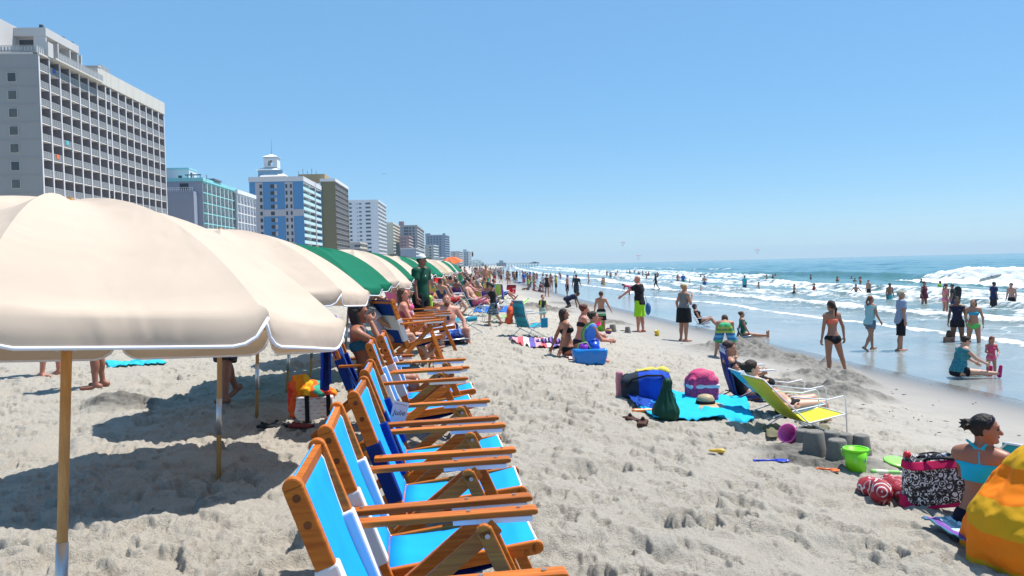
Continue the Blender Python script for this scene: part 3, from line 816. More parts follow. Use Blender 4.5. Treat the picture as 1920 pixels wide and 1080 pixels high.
for k in range(nf):
    z = base + k * 2.69 + .5; m.span(gx(.385), gx(.385) + 1.1, -.1, .0, z - .05, z + 1.6); m.span(gx(.465), gx(.465) + 1.0, -.1, .0, z - .05, z + 1.6)
m.build('shutter', pale, rb)
for k in range(nf):
    z = base + k * 2.69 + .5
    for (f, wd) in ((.215, 1.0), (.425, 1.5), (.69, .75), (.775, .75)):
        g = MB(); g.span(gx(f) - wd / 2, gx(f) + wd / 2, -.2, .02, z, z + 1.5); g.build('window', glassmat((.025, .028, .04)), rb)
def hip(mb, x0, x1, y0, y1, z0, z1, inset, ov=.4):
    a = [(x0 - ov, y0 - ov, z0), (x1 + ov, y0 - ov, z0), (x1 + ov, y1 + ov, z0), (x0 - ov, y1 + ov, z0)]
    b = [(x0 + inset, y0 + inset, z1), (x1 - inset, y0 + inset, z1), (x1 - inset, y1 - inset, z1), (x0 + inset, y1 - inset, z1)]
    mb.add(a + b, [(0, 1, 5, 4), (1, 2, 6, 5), (2, 3, 7, 6), (3, 0, 4, 7), (4, 5, 6, 7), (3, 2, 1, 0)])
m = MB(); m.span(gx(.16), gx(.62), 1.0, 9, H, H + 3.0); bt = m.build('belfry_base', wallmat((.20, .36, .52)), rb)
m = MB(); hip(m, gx(.15), gx(.55), .8, 9, H + 3.0, H + 4.2, 2.0, .5); hip(m, gx(.22), gx(.68), -.2, 6, H + .25, H + 2.2, 2.2, .5); m.build('roof', whit, bt)
x0, x1 = gx(.26), gx(.51)
m = MB()
zt = H + 4.1
m.span(x0, x0 + 1.6, 2, 7, zt, zt + 3.6); m.span(x1 - 1.6, x1, 2, 7, zt, zt + 3.6); m.span(x0 + 1.6, x1 - 1.6, 2, 7, zt, zt + .7)
N = 12; cx = (x0 + x1) / 2; rr = (x1 - x0) / 2 - 1.6; zc = zt + 1.9
for yy0 in (2.0, 6.6):
    for q in range(N):
        a0, a1 = math.pi * q / N, math.pi * (q + 1) / N
        pts = [(cx + rr * math.cos(a0), zc + rr * math.sin(a0)), (cx + rr * math.cos(a1), zc + rr * math.sin(a1))]
        zt2 = zt + 3.6
        m.add([(pts[0][0], yy0, pts[0][1]), (pts[1][0], yy0, pts[1][1]), (pts[1][0], yy0, zt2), (pts[0][0], yy0, zt2), (pts[0][0], yy0 + .4, pts[0][1]), (pts[1][0], yy0 + .4, pts[1][1]), (pts[1][0], yy0 + .4, zt2), (pts[0][0], yy0 + .4, zt2)],
              [(0, 1, 2, 3), (7, 6, 5, 4), (0, 4, 5, 1), (2, 6, 7, 3)])
bf = m.build('belfry', wallmat((.66, .66, .68)), rb)
m = MB(); m.span(x0 - .1, x1 + .1, 1.9, 7.1, zt + 3.6, zt + 4.3); m.build('cornice', wallmat((.42, .52, .60)), bf)
m = MB(); hip(m, x0, x1, 2, 7, zt + 4.3, zt + 5.6, 2.4, .5); m.build('roof', whit, bf)
m = MB(); m.tube([(cx, 4.5, zt + 5.5), (cx, 4.5, zt + 11.6)], [.14, .05], 6); m.build('spire', wallmat((.25, .27, .30)), bf)
# the rest of the row
ro = slab_block(606, 633, 657, 398, 335, 'olive_hotel', 'tall olive brown hotel with beige railings and white roof edge', (0.17, 0.13, 0.045), 2.75, 6, (0.26, 0.24, 0.25), (0.55, 0.50, 0.42), top_extra=1.6, roofc=(.72, .70, .70))
W, H, L = ro['W'], ro['H'], ro['L']
m = MB(); m.span(-W - 12, -6, 6, 20, H, H + 3.2); m.span(-W - 16, -W - 8, 4, 12, H, H + 1.4); m.build('roof_plant', wallmat((.36, .26, .12)), ro)
for q in range(5): m = MB(); m.tube([(-W - 12 + q * 2.2, 7, H + 3), (-W - 12 + q * 2.2, 7, H + 5.0 + (q % 2))], .12, 5); m.build('antenna', wallmat((.12, .12, .14)), ro)
m = MB(); m.span(-W * .92, -W * .86, -.08, 0, 0, H - 1.8); m.build('stair_slot', wallmat((.09, .08, .05)), ro)
rw = slab_block(657, 712, 727, 581, 374.5, 'white_tower_hotel', 'plain white tower block with columns of small dark windows', (0.62, 0.64, 0.70), 2.9, 4, (0.66, 0.67, 0.70), (0.5, 0.5, 0.52), gcols=((.07, 1.8, 1.3), (.30, .8, .7), (.40, 1.8, 1.1), (.66, 3.6, 1.3)), top_extra=1.0, roofc=(.66, .68, .73), part_col=True, maxf=17)
slab_block(657, 676, 690, 490, 454, 'beige_motel', 'low beige motel with balconies in front of the white tower block', (0.34, 0.31, 0.33), 2.8, 4, (0.5, 0.45, 0.38), (0.5, 0.45, 0.38), top_extra=.8, part_col=True, gcols=((.75, 3.5, 1.3),), dep=1.8)
slab_block(727, 739, 752, 714, 417, 'cream_hotel', 'cream and yellow tower hotel with many small balconies', (0.50, 0.47, 0.36), 2.9, 3, (0.62, 0.55, 0.40), (0.66, 0.60, 0.47), top_extra=1.2, roofc=(.62, .58, .50), part_col=True)
rp = slab_block(750, 784, 797, 800, 422, 'grey_brown_hotel', 'grey brown glass fronted tower hotel with reddish lift shaft', (0.24, 0.24, 0.27), 3.0, 3, (0.34, 0.30, 0.29), (0.5, 0.48, 0.45), top_extra=1.5, part_col=True, gcols=((.4, 4.5, 2.2), (.62, 2.0, 2.2), (.8, 2.0, 2.2)))
W, H = rp['W'], rp['H']; m = MB(); m.span(-W, -W + 5, 1, 6, H - 4, H + 4); m.build('lift_shaft', wallmat((.34, .17, .18)), rp)
slab_block(750, 768, 778, 740, 442, 'red_brown_hotel', 'red brown stepped hotel below the grey brown tower', (0.30, 0.17, 0.17), 3.0, 3, (0.36, 0.2, 0.19), (0.45, 0.35, 0.33), top_extra=1.0, part_col=True, gcols=((.3, 1.5, 1.2), (.6, 1.5, 1.2)))
slab_block(752, 781, 797, 690, 465, 'blue_grey_block', 'blue grey low apartment block behind the man in the green shirt', (0.22, 0.25, 0.34), 3.0, 3, (0.5, 0.52, 0.55), (0.6, 0.62, 0.66), top_extra=1.0, part_col=True)
rd = slab_block(799, 836, 844, 1000, 440, 'dark_blue_tower', 'dark blue grey tower hotel farthest of the tall ones', (0.16, 0.20, 0.30), 3.0, 2, (0.2, 0.24, 0.33), (0.25, 0.3, 0.4), top_extra=1.5, part_col=True, gcols=((.15, 2, 2), (.3, 2, 2), (.45, 2, 2), (.6, 2, 2), (.75, 2, 2)))
W, H = rd['W'], rd['H']; m = MB(); m.span(-W, -W + 6, 0, 6, H, H + 2.2); m.span(-3, 0, 0, 5, H, H + 1.8); m.build('roof_house', wallmat((.16, .20, .29)), rd)
slab_block(798, 814, 823, 860, 459, 'pale_terrace_hotel', 'pale beige and blue mid height hotel with rounded top', (0.42, 0.40, 0.38), 3.0, 2, (0.5, 0.54, 0.55), (0.55, 0.6, 0.6), top_extra=1.0, part_col=True, gcols=((.6, 2, 1.6),))
slab_block(812, 826, 833, 820, 482, 'white_motel', 'low whitish motel block behind the far umbrellas', (0.46, 0.48, 0.52), 3.0, 2, (0.5, 0.52, 0.54), (0.55, 0.56, 0.6), top_extra=1.0, part_col=True)
slab_block(845, 862, 868, 1300, 471, 'pinkish_hotel', 'low pinkish hotel behind the orange umbrella', (0.46, 0.36, 0.34), 3.0, 2, (0.4, 0.42, 0.48), (0.5, 0.5, 0.5), top_extra=1.0, part_col=True, gcols=((.4, 3, 1.5),))
rs = slab_block(868, 880, 884, 1400, 471, 'slim_white_tower', 'slim white tower with pale glass beside the flagpole', (0.56, 0.58, 0.62), 3.0, 2, (0.5, 0.55, 0.6), (0.5, 0.55, 0.6), top_extra=1.5, part_col=True, gcols=((.35, 3, 2.4), (.7, 3, 2.4)))
W, H = rs['W'], rs['H']; m = MB(); m.span(-W * .9, -W * .4, 1, 6, H, H + 3.4); m.build('roof_house', wallmat((.30, .34, .42)), rs)
# far shore and pier
def far_block(px0, px1, D, ytop, name, label, c):
    r = frame_at(px1, D, name, label, 'building'); H = hz(r, ytop, px1, D); W = (px1 - px0) / FPX * D
    m = MB(); m.span(-W, 0, 0, 20, -2, H * .62); m.span(-W * .72, -W * .3, 2, 16, H * .6, H); m.build('wall', wallmat(c), r)
    m = MB()
    for k in range(3): m.span(-W * .95, -W * .05, -.1, 0, H * (.12 + .16 * k), H * (.17 + .16 * k))
    m.build('window_band', glassmat(), r)
far_block(931, 949, 1500, 488, 'pier_hotel', 'far grey stepped building rising beyond the pier', (.26, .28, .33))
far_block(903, 908, 1500, 491.5, 'far_pavilion', 'tiny low far building left of the pier', (.32, .32, .34))
D = 1000; pr = empty('fishing_pier', (0, 0, 0), 0, 'long dark fishing pier reaching out from the beach to the sea', 'pier')
xa, xb = at(880, 496, D).x, at(1011, 496, D).x; zt = 1.5
m = MB(); m.span(xa, xb, D, D + 6, zt - .35, zt); m.build('deck', wallmat((.22, .21, .20)), pr)
m = MB(); m.span(xb - 11, xb, D - 3, D + 9, zt, zt + .9); m.span(xb - 8, xb - 3, D, D + 6, zt + .9, zt + 1.8); m.build('pier_head', wallmat((.2, .19, .19)), pr)
m = MB(); m.bar((xa, D, zt + 1.0), (xb, D, zt + 1.0), .12, .12); m.build('railing', wallmat((.12, .1, .09)), pr)
for q in range(24):
    x = xa + (xb - xa) * (q + .5) / 24; m = MB(); m.tube([(x, D + .6, -8), (x, D + .6, zt - .7)], .22, 6); m.tube([(x, D + 5.4, -8), (x, D + 5.4, zt - .7)], .22, 6); m.build('pile', wallmat((.07, .06, .055)), pr)
# trees in front of the far hotels
def leafy(name, px, py, D, r, label, seed):
    p = at(px, py, D); zg = gz(p.x, D); t = empty(name, (p.x, D, zg), 0, label, 'tree', 'trees in front of the far hotels')
    h = p.z - zg; m = MB(); m.tube([(0, 0, -.3), (.2, 0, h * .5), (0, .1, h * .85)], [.3, .22, .1], 7)
    for a in range(4): m.tube([(.1, 0, h * .5), (r * .6 * math.cos(a * 1.6), r * .6 * math.sin(a * 1.6), h * .8)], [.14, .05], 5)
    m.build('trunk', wood((.10, .07, .05), (.2, .15, .11), key='bark'), t)
    g = np.random.default_rng(seed); n = 1500; d = g.normal(size=(n, 3)); d /= np.linalg.norm(d, axis=1)[:, None]; rad = r * (.45 + .6 * g.random(n) ** .5) * (.75 + .5 * vnoise3(d * 2 + 5, 1.3, seed))
    C = d * rad[:, None] * np.array([1, 1, .62]) + np.array([0, 0, h - r * .35]); a = g.normal(size=(n, 3)); a /= np.linalg.norm(a, axis=1)[:, None]; b = np.cross(a, g.normal(size=(n, 3))); b /= np.linalg.norm(b, axis=1)[:, None]; s = g.uniform(.18, .42, (n, 1))
    V = np.stack([C - a * s, C + b * s * .6, C + a * s, C - b * s * .6], 1).reshape(-1, 3); F = np.arange(n * 4).reshape(n, 4)
    k = 'leaves'
    if k not in MATS:
        mm, nt, bb = newmat('leaves'); lk(nt, mixc(nt, noise(nt, objc(nt), .9, 3), (.025, .045, .02), (.09, .12, .05)), bb.inputs['Base Color']); bb.inputs['Roughness'].default_value = .6; MATS[k] = mm
    mesh_obj('crown', V, F, MATS[k], t)
leafy('shade_tree', 736, 480, 470, 4.2, 'dark rounded tree rising behind the green umbrella, widest of three', 1)
leafy('shade_tree', 757, 483, 480, 3.2, 'smaller dark tree between the widest tree and the man in green', 2)
leafy('shade_tree', 893, 490, 1100, 9, 'dark far tree clump at the end of the hotel row', 3)
# ------------------------------------------------------------------ rental umbrellas
CREAM = (0.62, 0.515, 0.42); GREEN = (0.008, 0.17, 0.095)
def canvas(rgb):
    k = ('canvas', tuple(rgb))
    if k in MATS: return MATS[k]
    m, nt, b = newmat('canvas'); v = objc(nt)
    mp = node(nt, 'ShaderNodeMapping'); mp.inputs['Scale'].default_value = (3, 3, 9); lk(nt, v, mp.inputs[0])
    n = noise(nt, mp.outputs[0], 1.3, 5, .6)
    c = mixc(nt, n, [x * .90 for x in rgb], [min(1, x * 1.05) for x in rgb])
    lk(nt, c, b.inputs['Base Color']); b.inputs['Roughness'].default_value = .8; b.inputs['Specular IOR Level'].default_value = .15
    w1 = node(nt, 'ShaderNodeTexNoise'); w1.inputs['Scale'].default_value = 2.1; w1.inputs['Detail'].default_value = 2; w1.inputs['Distortion'].default_value = 1.4; lk(nt, v, w1.inputs['Vector'])
    bump(nt, b, w1.outputs[0], .4, .06)
    tr = node(nt, 'ShaderNodeBsdfTranslucent'); lk(nt, mixc(nt, 1.0, c, (1.0, .78, .5), 'MULTIPLY'), tr.inputs[0])
    ms = node(nt, 'ShaderNodeMixShader'); ms.inputs[0].default_value = .22; lk(nt, b.outputs[0], ms.inputs[1]); lk(nt, tr.outputs[0], ms.inputs[2])
    lk(nt, ms.outputs[0], nt.nodes['Material Output'].inputs[0])
    MATS[k] = m; return m
PIPE = cloth((0.80, 0.80, 0.86), key='white_piping', var=.05)
POLEW = wood((0.46, 0.23, 0.075), (0.60, 0.34, 0.13), key='pole_wood', axis=2)
STEEL = metal((0.62, 0.63, 0.65), .38)
def canopy_z(q):                                   # height of the dome at fraction q of the radius (1 = where the valance starts)
    return 0.48 * (1 - q ** 2.1 * (.9 + .1 * q))
def umbrella(loc, tilt_dir, tilt, phase, cols, label, H=1.93, Rr=1.06, n=8, val=.14, pole=True, seed=0, detail=1.0, name='beach_umbrella', group='rental umbrellas in a row', sleeve=True):
    """Empty at the pole's foot; the pole and canopy lean together by `tilt` towards `tilt_dir`."""
    r = empty(name, loc, 0, label, 'umbrella', group)
    ax = Vector((-math.sin(tilt_dir), math.cos(tilt_dir), 0)); M = Matrix.Rotation(tilt, 3, ax)
    g = np.random.default_rng(seed + 5)
    nu = int(14 * detail) // 2 * 2; nr = int(12 * detail); zr = H - .48
    can = MB(); vl = MB(); pi = MB()
    for p in range(n):
        a0 = phase + 2 * math.pi * p / n; a1 = phase + 2 * math.pi * (p + 1) / n; mi = p % len(cols)
        e0 = Vector((math.cos(a0), math.sin(a0), 0)); e1 = Vector((math.cos(a1), math.sin(a1), 0))
        wr = g.uniform(-1, 1, 4)
        grid = []
        for i in range(nr + 1):
            q = i / nr; row = []
            for j in range(nu + 1):
                u = j / nu
                s = math.sin(math.pi * u)
                base = (e0 * (1 - u) + e1 * u) * (Rr * q)
                sag = s * (.055 * q * (1.25 - q) * 2.2 + .010 * math.sin(6 * q + wr[0] * 3) * q)
                z = zr + canopy_z(q) - sag + s * .007 * q * math.sin(9 * u + wr[1] * 4 + 5 * q)
                row.append(M @ Vector((base.x, base.y, z)))
            grid.append(row)
        # valance flap with rounded lower corners
        rows = []; nv = 5
        for i in range(nv + 1):
            t = i / nv; row = []
            for j in range(nu + 1):
                u = j / nu; x = (e0 * (1 - u) + e1 * u); L = (e1 - e0).length * Rr
                du = min(u, 1 - u) * L; rad = .115
                dep = val if du >= rad else val - rad + math.sqrt(max(0, rad * rad - (rad - du) ** 2))
                dep = max(dep, .045)
                ins = -.030 * math.sin(t * 2.2) + .008 * math.sin(7 * u + wr[2] * 5) * t
                d0 = x.normalized() if True else x
                p3 = x * Rr + d0 * (.012 - ins); row.append(M @ Vector((p3.x, p3.y, zr - dep * t)))
            rows.append(row)
        can.grid(grid + rows[1:], mi)
        pi.tube(rows[-1], .0065 if detail > .6 else .011, 6)
    c = can.build('canopy', [canvas(x) for x in cols], r, smooth=True)
    pi.build('piping', PIPE, c, smooth=True)
    ribs = MB()
    for p in range(n):
        a0 = phase + 2 * math.pi * p / n; e0 = Vector((math.cos(a0), math.sin(a0), 0))
        ribs.tube([M @ (e0 * (Rr * q) + Vector((0, 0, zr + canopy_z(q) - .012))) for q in (0, .3, .6, .85, 1.0)], .006, 5)
        ribs.tube([M @ (e0 * (Rr * .48) + Vector((0, 0, zr + canopy_z(.48) - .02))), M @ Vector((e0.x * .03, e0.y * .03, zr - .12))], .005, 5)
    ribs.build('rib', STEEL, r)
    if pole:
        m = MB(); f = lambda z: M @ Vector((0, 0, z))
        m.tube([f(-.35), f(H - .06)], .0195, 12, 0); m.build('pole', POLEW, r, smooth=True)
        if sleeve:
            m = MB(); m.tube([f(.29), f(.58)], .0225, 12); m.build('pole_sleeve', STEEL, r, smooth=True)
    m = MB(); m.tube([M @ Vector((0, 0, H - .04)), M @ Vector((0, 0, H + .012))], [.03, .014], 8); m.build('finial', POLEW, r)
    return r
def sand_at(x, y): return Vector((x, y, gz0(x, y)))
# nearest pole foot lies just below the picture; the canopies lean away from the camera a little
U = [((-1.755, 2.98), 92, 7.0, 16.5, [CREAM], 'nearest big cream canvas umbrella filling the left side on a wooden pole'),
     ((-2.41, 6.42), 60, 3, 20, [CREAM], 'second cream canvas umbrella partly behind the nearest one'),
     ((-2.86, 8.8), 60, 3, 5, [CREAM], 'third cream umbrella, only its scalloped right edge showing'),
     ((-2.98, 10.4), 30, 5, 12, [GREEN], 'dark green umbrella nearest the cream ones, left of another green one'),
     ((-3.05, 11.9), 30, 5, 40, [GREEN], 'dark green umbrella with a folded seam just before the tan underside one'),
     ((-3.02, 14.2), 20, 6, 15, [CREAM], 'cream umbrella with shaded tan underside between two green umbrellas'),
     ((-3.2, 17.0), 20, 4, 30, [GREEN], 'green umbrella just past the cream one with the tan underside'),
     ((-3.45, 20.0), 20, 4, 0, [CREAM], 'cream umbrella just left of the man in the green shirt'),
     ((-3.5, 23.5), 20, 4, 20, [GREEN, CREAM], 'green and cream umbrella right behind the man in the green shirt'),
     ((-3.6, 27.5), 20, 6, 10, [GREEN], 'green umbrella just right of the man in the green shirt'),
     ((-3.7, 32.0), 20, 6, 10, [CREAM, (.45, .37, .26)], 'cream and tan panelled umbrella above the red one'),
     ((-3.9, 37.0), 20, 6, 33, [CREAM], 'plain cream umbrella left of the green and white one'),
     ((-4.1, 43.0), 20, 6, 20, [GREEN, (.58, .56, .50)], 'green and white umbrella nearest the orange one'),
     ((-4.3, 49.0), 20, 6, 0, [(.58, .56, .50), GREEN], 'last white and green umbrella beside the orange one')]
for i, ((x, y), td, tl, ph, cols, lab) in enumerate(U):
    umbrella(sand_at(x, y), R(td), R(tl), R(ph), cols, lab, seed=i, detail=1.6 if i < 2 else (1.0 if i < 8 else .6), H=1.915 if i == 0 else 1.95, Rr=1.04 if i == 0 else 1.17 if i == 1 else 1.12 if i in (3, 4) else 1.05)
p = at(856, 500, 62); umbrella(sand_at(p.x, p.y), R(200), R(14), R(10), [(.82, .17, .06), (.80, .22, .10)], 'bright orange sun umbrella standing above the crowd', H=2.45, Rr=.95, val=.1, detail=.7, name='sun_umbrella', group=None, sleeve=False)
p = at(818, 507, 40); umbrella(sand_at(p.x, p.y), R(-90), R(10), R(0), [(.72, .02, .03)], 'flat red umbrella low among the crowd right of the man in green', H=1.42, Rr=.42, val=.07, detail=.7, name='sun_umbrella', group=None, sleeve=False)

# ------------------------------------------------------------------ wooden rental chairs
WCH = wood((0.37, 0.080, 0.006), (0.62, 0.19, 0.022), key='varnished_wood')
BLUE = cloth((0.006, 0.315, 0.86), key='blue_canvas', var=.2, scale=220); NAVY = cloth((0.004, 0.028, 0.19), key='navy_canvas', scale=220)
WHITEC = cloth((0.66, 0.65, 0.68), key='white_canvas', var=.08)
WEBS = cloth((0.78, 0.78, 0.80), key='white_webbing', var=.05)
BOLT = metal((.55, .55, .52), .3, key='bolt_steel')
def wooden_chair(loc, rz, label, seat=None, back=None, flap=None, group='wooden rental chairs facing the sea', W=.58):
    """x forward, y to the left, z up; origin on the sand under the top of the back rest."""
    seat = seat or BLUE; back = back or BLUE
    r = empty('beach_chair', loc, rz, label, 'chair', group)
    yo = W / 2
    top = (0.0, .98); bot = (.235, .33)
    def bk(t): return Vector((top[0] + (bot[0] - top[0]) * t, 0, top[1] + (bot[1] - top[1]) * t))
    for s in (1, -1):
        m = MB(); d = Vector((bot[0] - top[0], 0, bot[1] - top[1])).normalized()
        a, b = bk(0) + Vector((0, s * (yo - .02), 0)), bk(1.02) + Vector((0, s * (yo - .02), 0))
        m.bar(a + d * .02, b, .034, .062)
        nrm_ = Vector((d.z, 0, -d.x)); N = 8; pts = []
        cen = a + d * .02
        for k in range(N + 1):
            t = math.pi * k / N; pts.append(cen + nrm_ * (.031 * math.cos(t)) - d * (.031 * math.sin(t)))
        fr = [q + Vector((0, .017, 0)) for q in pts]; ba = [q - Vector((0, .017, 0)) for q in pts]
        m.add(fr + ba, [tuple(range(N + 1)), tuple(reversed(range(N + 1, 2 * N + 2)))] + [(k, N + 1 + k, N + 2 + k, k + 1) for k in range(N)])
        po = m.build('back_post', WCH, r, bev=.006)
        for t in (.075, .20): c = bk(t); pl = MB(); pl.tube([c + Vector((0, s * (yo - .0385), 0)), c + Vector((0, s * (yo - .0015), 0))], .0125, 10); pl.build('plug', wood((.12, .03, .008), (.2, .06, .015), key='dark_plug'), po)
        # armrest
        m = MB(); ya = s * (yo + .028); m.bar((.105, ya, .655), (.80, ya, .67), .062, .024); m.tube([(.80, ya - .031, .67), (.80, ya + .031, .67)], .012, 8)
        ar = m.build('armrest', WCH, r, bev=.007)
        m = MB(); m.box((.64, ya, .643), (.30, .045, .022)); m.build('arm_stop', WEBS, ar, bev=.003)
        for x in (.14, .55, .74): m = MB(); m.tube([(x, ya, .64 + x * .02), (x, ya, .6705 + x * .0216)], .008, 8); m.build('bolt', BOLT, ar)
        # legs: the long one runs from under the arm back to the sand, the short one forward
        m = MB(); m.bar((.655, s * (yo + .012), .625), (-.17, s * (yo + .012), -.03), .026, .062); m.build('leg', WCH, r, bev=.006)
        m = MB(); m.bar((.60, s * (yo - .055), .635), (.885, s * (yo - .055), -.03), .026, .058); m.tube([(.60, s * (yo - .042), .625), (.60, s * (yo - .068), .625)], .03, 12)
        lg = m.build('leg', WCH, r, bev=.006)
        m = MB(); m.tube([(.612, s * (yo - .07) , .61), (.612, s * (yo + .028), .61)], .010, 8); m.build('bolt', BOLT, lg)
        # seat rail
        m = MB(); m.bar((.19, s * (yo - .085), .345), (.845, s * (yo - .085), .425), .026, .058); m.tube([(.845, s * (yo - .085) - .013, .425), (.845, s * (yo - .085) + .013, .425)], .029, 12)
        m.build('seat_rail', WCH, r, bev=.006)
    for p0, p1, w_ in (((.80, -yo + .07, .405), (.80, yo - .07, .405), .013), ((.23, -yo + .07, .365), (.23, yo - .07, .365), .013), ((-.10, -yo, .045), (-.10, yo, .045), .012), ((.82, -yo + .07, .12), (.82, yo - .07, .12), .012)):
        m = MB(); m.tube([p0, p1], w_, 8); m.build('crossbar', WCH, r)
    m = MB(); m.bar(bk(.05) + Vector((0, -yo + .03, 0)), bk(.05) + Vector((0, yo - .03, 0)), .024, .05); m.build('top_rail', WCH, r)
    # canvas back and seat
    yc = yo - .045
    def panel(pts, y0, y1, sag, n=8):
        g = []
        for i, pnt in enumerate(pts):
            row = []
            for j in range(n + 1):
                u = j / n; t = i / (len(pts) - 1)
                o = sag * math.sin(math.pi * t) * (.6 + .4 * math.sin(math.pi * u))
                row.append((pnt[0] + o * .25, y0 + (y1 - y0) * u, pnt[1] - o))
            g.append(row)
        return g
    bp = []
    for i in range(13):
        t = .012 + .95 * i / 12; c = bk(t); bulge = .035 * math.sin(math.pi * t)
        bp.append((c.x + .012 - bulge * .5 - (0.02 if i == 0 else 0), c.z))
    g = panel(bp, -yc, yc, 0.0); m = MB(); m.grid(g); bo = solid(m.build('back_canvas', back, r, smooth=True), .006)
    m = MB(); m.tube([q[0] for q in g], .006, 6); m.tube([q[-1] for q in g], .006, 6); m.build('edging', WEBS, bo)
    sp = [(.235 + (.61) * i / 8, .375 + .075 * i / 8) for i in range(9)]
    g = panel(sp, -yc + .045, yc - .045, .03); m = MB(); m.grid(g); so = solid(m.build('seat_canvas', seat, r, smooth=True), .006)
    m = MB(); m.tube([q[0] for q in g], .006, 6); m.tube([q[-1] for q in g], .006, 6); m.tube(g[-1], .006, 6); m.build('edging', WEBS, so)
    # canvas sleeves round the lower posts, and the pocket under the seat
    for s in (1, -1):
        m = MB(); a, b = bk(.40), bk(.86); m.bar(a + Vector((0, s * (yo - .03), 0)), b + Vector((0, s * (yo - .03), 0)), .062, .075); m.build('canvas_sleeve', flap or WHITEC, r, bev=.008)
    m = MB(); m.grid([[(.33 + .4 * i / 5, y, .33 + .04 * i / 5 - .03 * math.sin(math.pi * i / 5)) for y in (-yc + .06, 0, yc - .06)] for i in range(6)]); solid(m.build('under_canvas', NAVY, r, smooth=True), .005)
    return r
FACE = math.atan(0.112)
def chair_at(px, py, D, label, **k):                 # pixel of the top of the near back post
    p = at(px, py, D); off = Vector((0, -.27, 0)); off.rotate(Matrix.Rotation(FACE + k.get('turn', 0), 3, 'Z')); k2 = {a: b for a, b in k.items() if a != 'turn'}
    q = p - off
    return wooden_chair((q.x, q.y, gz0(q.x, q.y)), FACE + k.get('turn', 0), label, **k2)
chair_at(545, 897, 2.34, 'nearest bright blue wooden chair, cut off by the bottom edge')
chair_at(607, 799, 3.12, 'second bright blue wooden chair from the nearest', turn=.025)
chair_at(660, 735, 3.98, 'third bright blue wooden chair with navy sleeves on its posts', flap=NAVY, turn=-.02)
chair_at(681, 693, 4.82, 'bright blue wooden chair with a white paper tag on its back', flap=NAVY)
chair_at(690, 643, 6.55, 'fifth bright blue chair beside the woman on the phone', turn=.02)
chair_at(712, 628, 7.3, 'sixth bright blue chair in front of the woman on the phone')
# ------------------------------------------------------------------ people
SKIN = dict(fair=(0.60, 0.34, 0.235), tan=(0.42, 0.205, 0.125), olive=(0.36, 0.185, 0.115), red=(0.52, 0.22, 0.15), dark=(0.075, 0.036, 0.022), brown=(0.20, 0.095, 0.055))
HAIR = dict(black=(0.012, 0.010, 0.009), dark=(0.028, 0.016, 0.010), brown=(0.075, 0.038, 0.018), blond=(0.36, 0.23, 0.10), grey=(0.30, 0.28, 0.26), red=(0.16, 0.05, 0.02), light=(0.42, 0.30, 0.16))
def rotx(v, a):                       # forward bend about the sideways axis
    c, s = math.cos(a), math.sin(a); v = np.asarray(v, float); return np.array([v[0], v[1] * c + v[2] * s, v[2] * c - v[1] * s])
def limb(a, b, sg):                   # a: swing forward from hanging, b: spread to the side
    a, b = R(a), R(b); return np.array([sg * math.sin(b), math.sin(a) * math.cos(b), -math.cos(a) * math.cos(b)])
POSES = dict(
    stand=dict(lean=2, legs=((2, 4, -2, 3), (-2, 4, -6, 3)), arms=((0, 12, 12, 6), (-4, 12, 10, 6))),
    walk=dict(lean=4, legs=((22, 3, 6, 2), (-14, 3, -34, 2)), arms=((-18, 10, -2, 8), (20, 10, 38, 6))),
    akimbo=dict(lean=0, legs=((2, 6, -2, 4), (-2, 6, -4, 4)), arms=((-18, 40, 26, -38), (-10, 12, 20, 4))),
    sit=dict(lean=12, pelv=8, seat=.06, legs=((62, 10, -42, 4), (70, 10, -36, 4)), arms=((38, 12, 60, -10), (34, 12, 56, -10))),
    sitlong=dict(lean=6, pelv=4, seat=.06, legs=((84, 8, 82, 4), (88, 8, 86, 4)), arms=((28, 12, 48, 2), (20, 14, 44, 0))),
    lounge=dict(lean=-32, pelv=-38, seat=.34, legs=((96, 6, 50, 4), (92, 6, 40, 4)), arms=((20, 16, 62, 2), (24, 16, 66, 2))),
    recline=dict(lean=-52, pelv=-55, seat=.30, legs=((96, 5, 84, 3), (92, 5, 80, 3)), arms=((30, 16, 72, 0), (26, 16, 66, 0))),
    lie=dict(lean=-84, pelv=-84, seat=.05, legs=((90, 5, 90, 3), (90, 5, 90, 3)), arms=((60, 20, 80, 10), (60, 20, 80, 10))),
    prone=dict(lean=86, pelv=86, seat=.07, legs=((-90, 6, -90, 4), (-90, 6, -90, 4)), arms=((120, 30, 150, -40), (120, 30, 150, -40)), head=(0, -40)),
    bend=dict(lean=78, pelv=50, legs=((6, 16, -6, 10), (6, 16, -6, 10)), arms=((6, 8, 10, 2), (14, 8, 20, 2)), head=(0, -10)),
    crawl=dict(lean=70, pelv=62, seat=.30, legs=((30, 14, -70, 6), (36, 14, -66, 6)), arms=((30, 8, 20, 2), (10, 8, 10, 2)), head=(0, -20)),
)
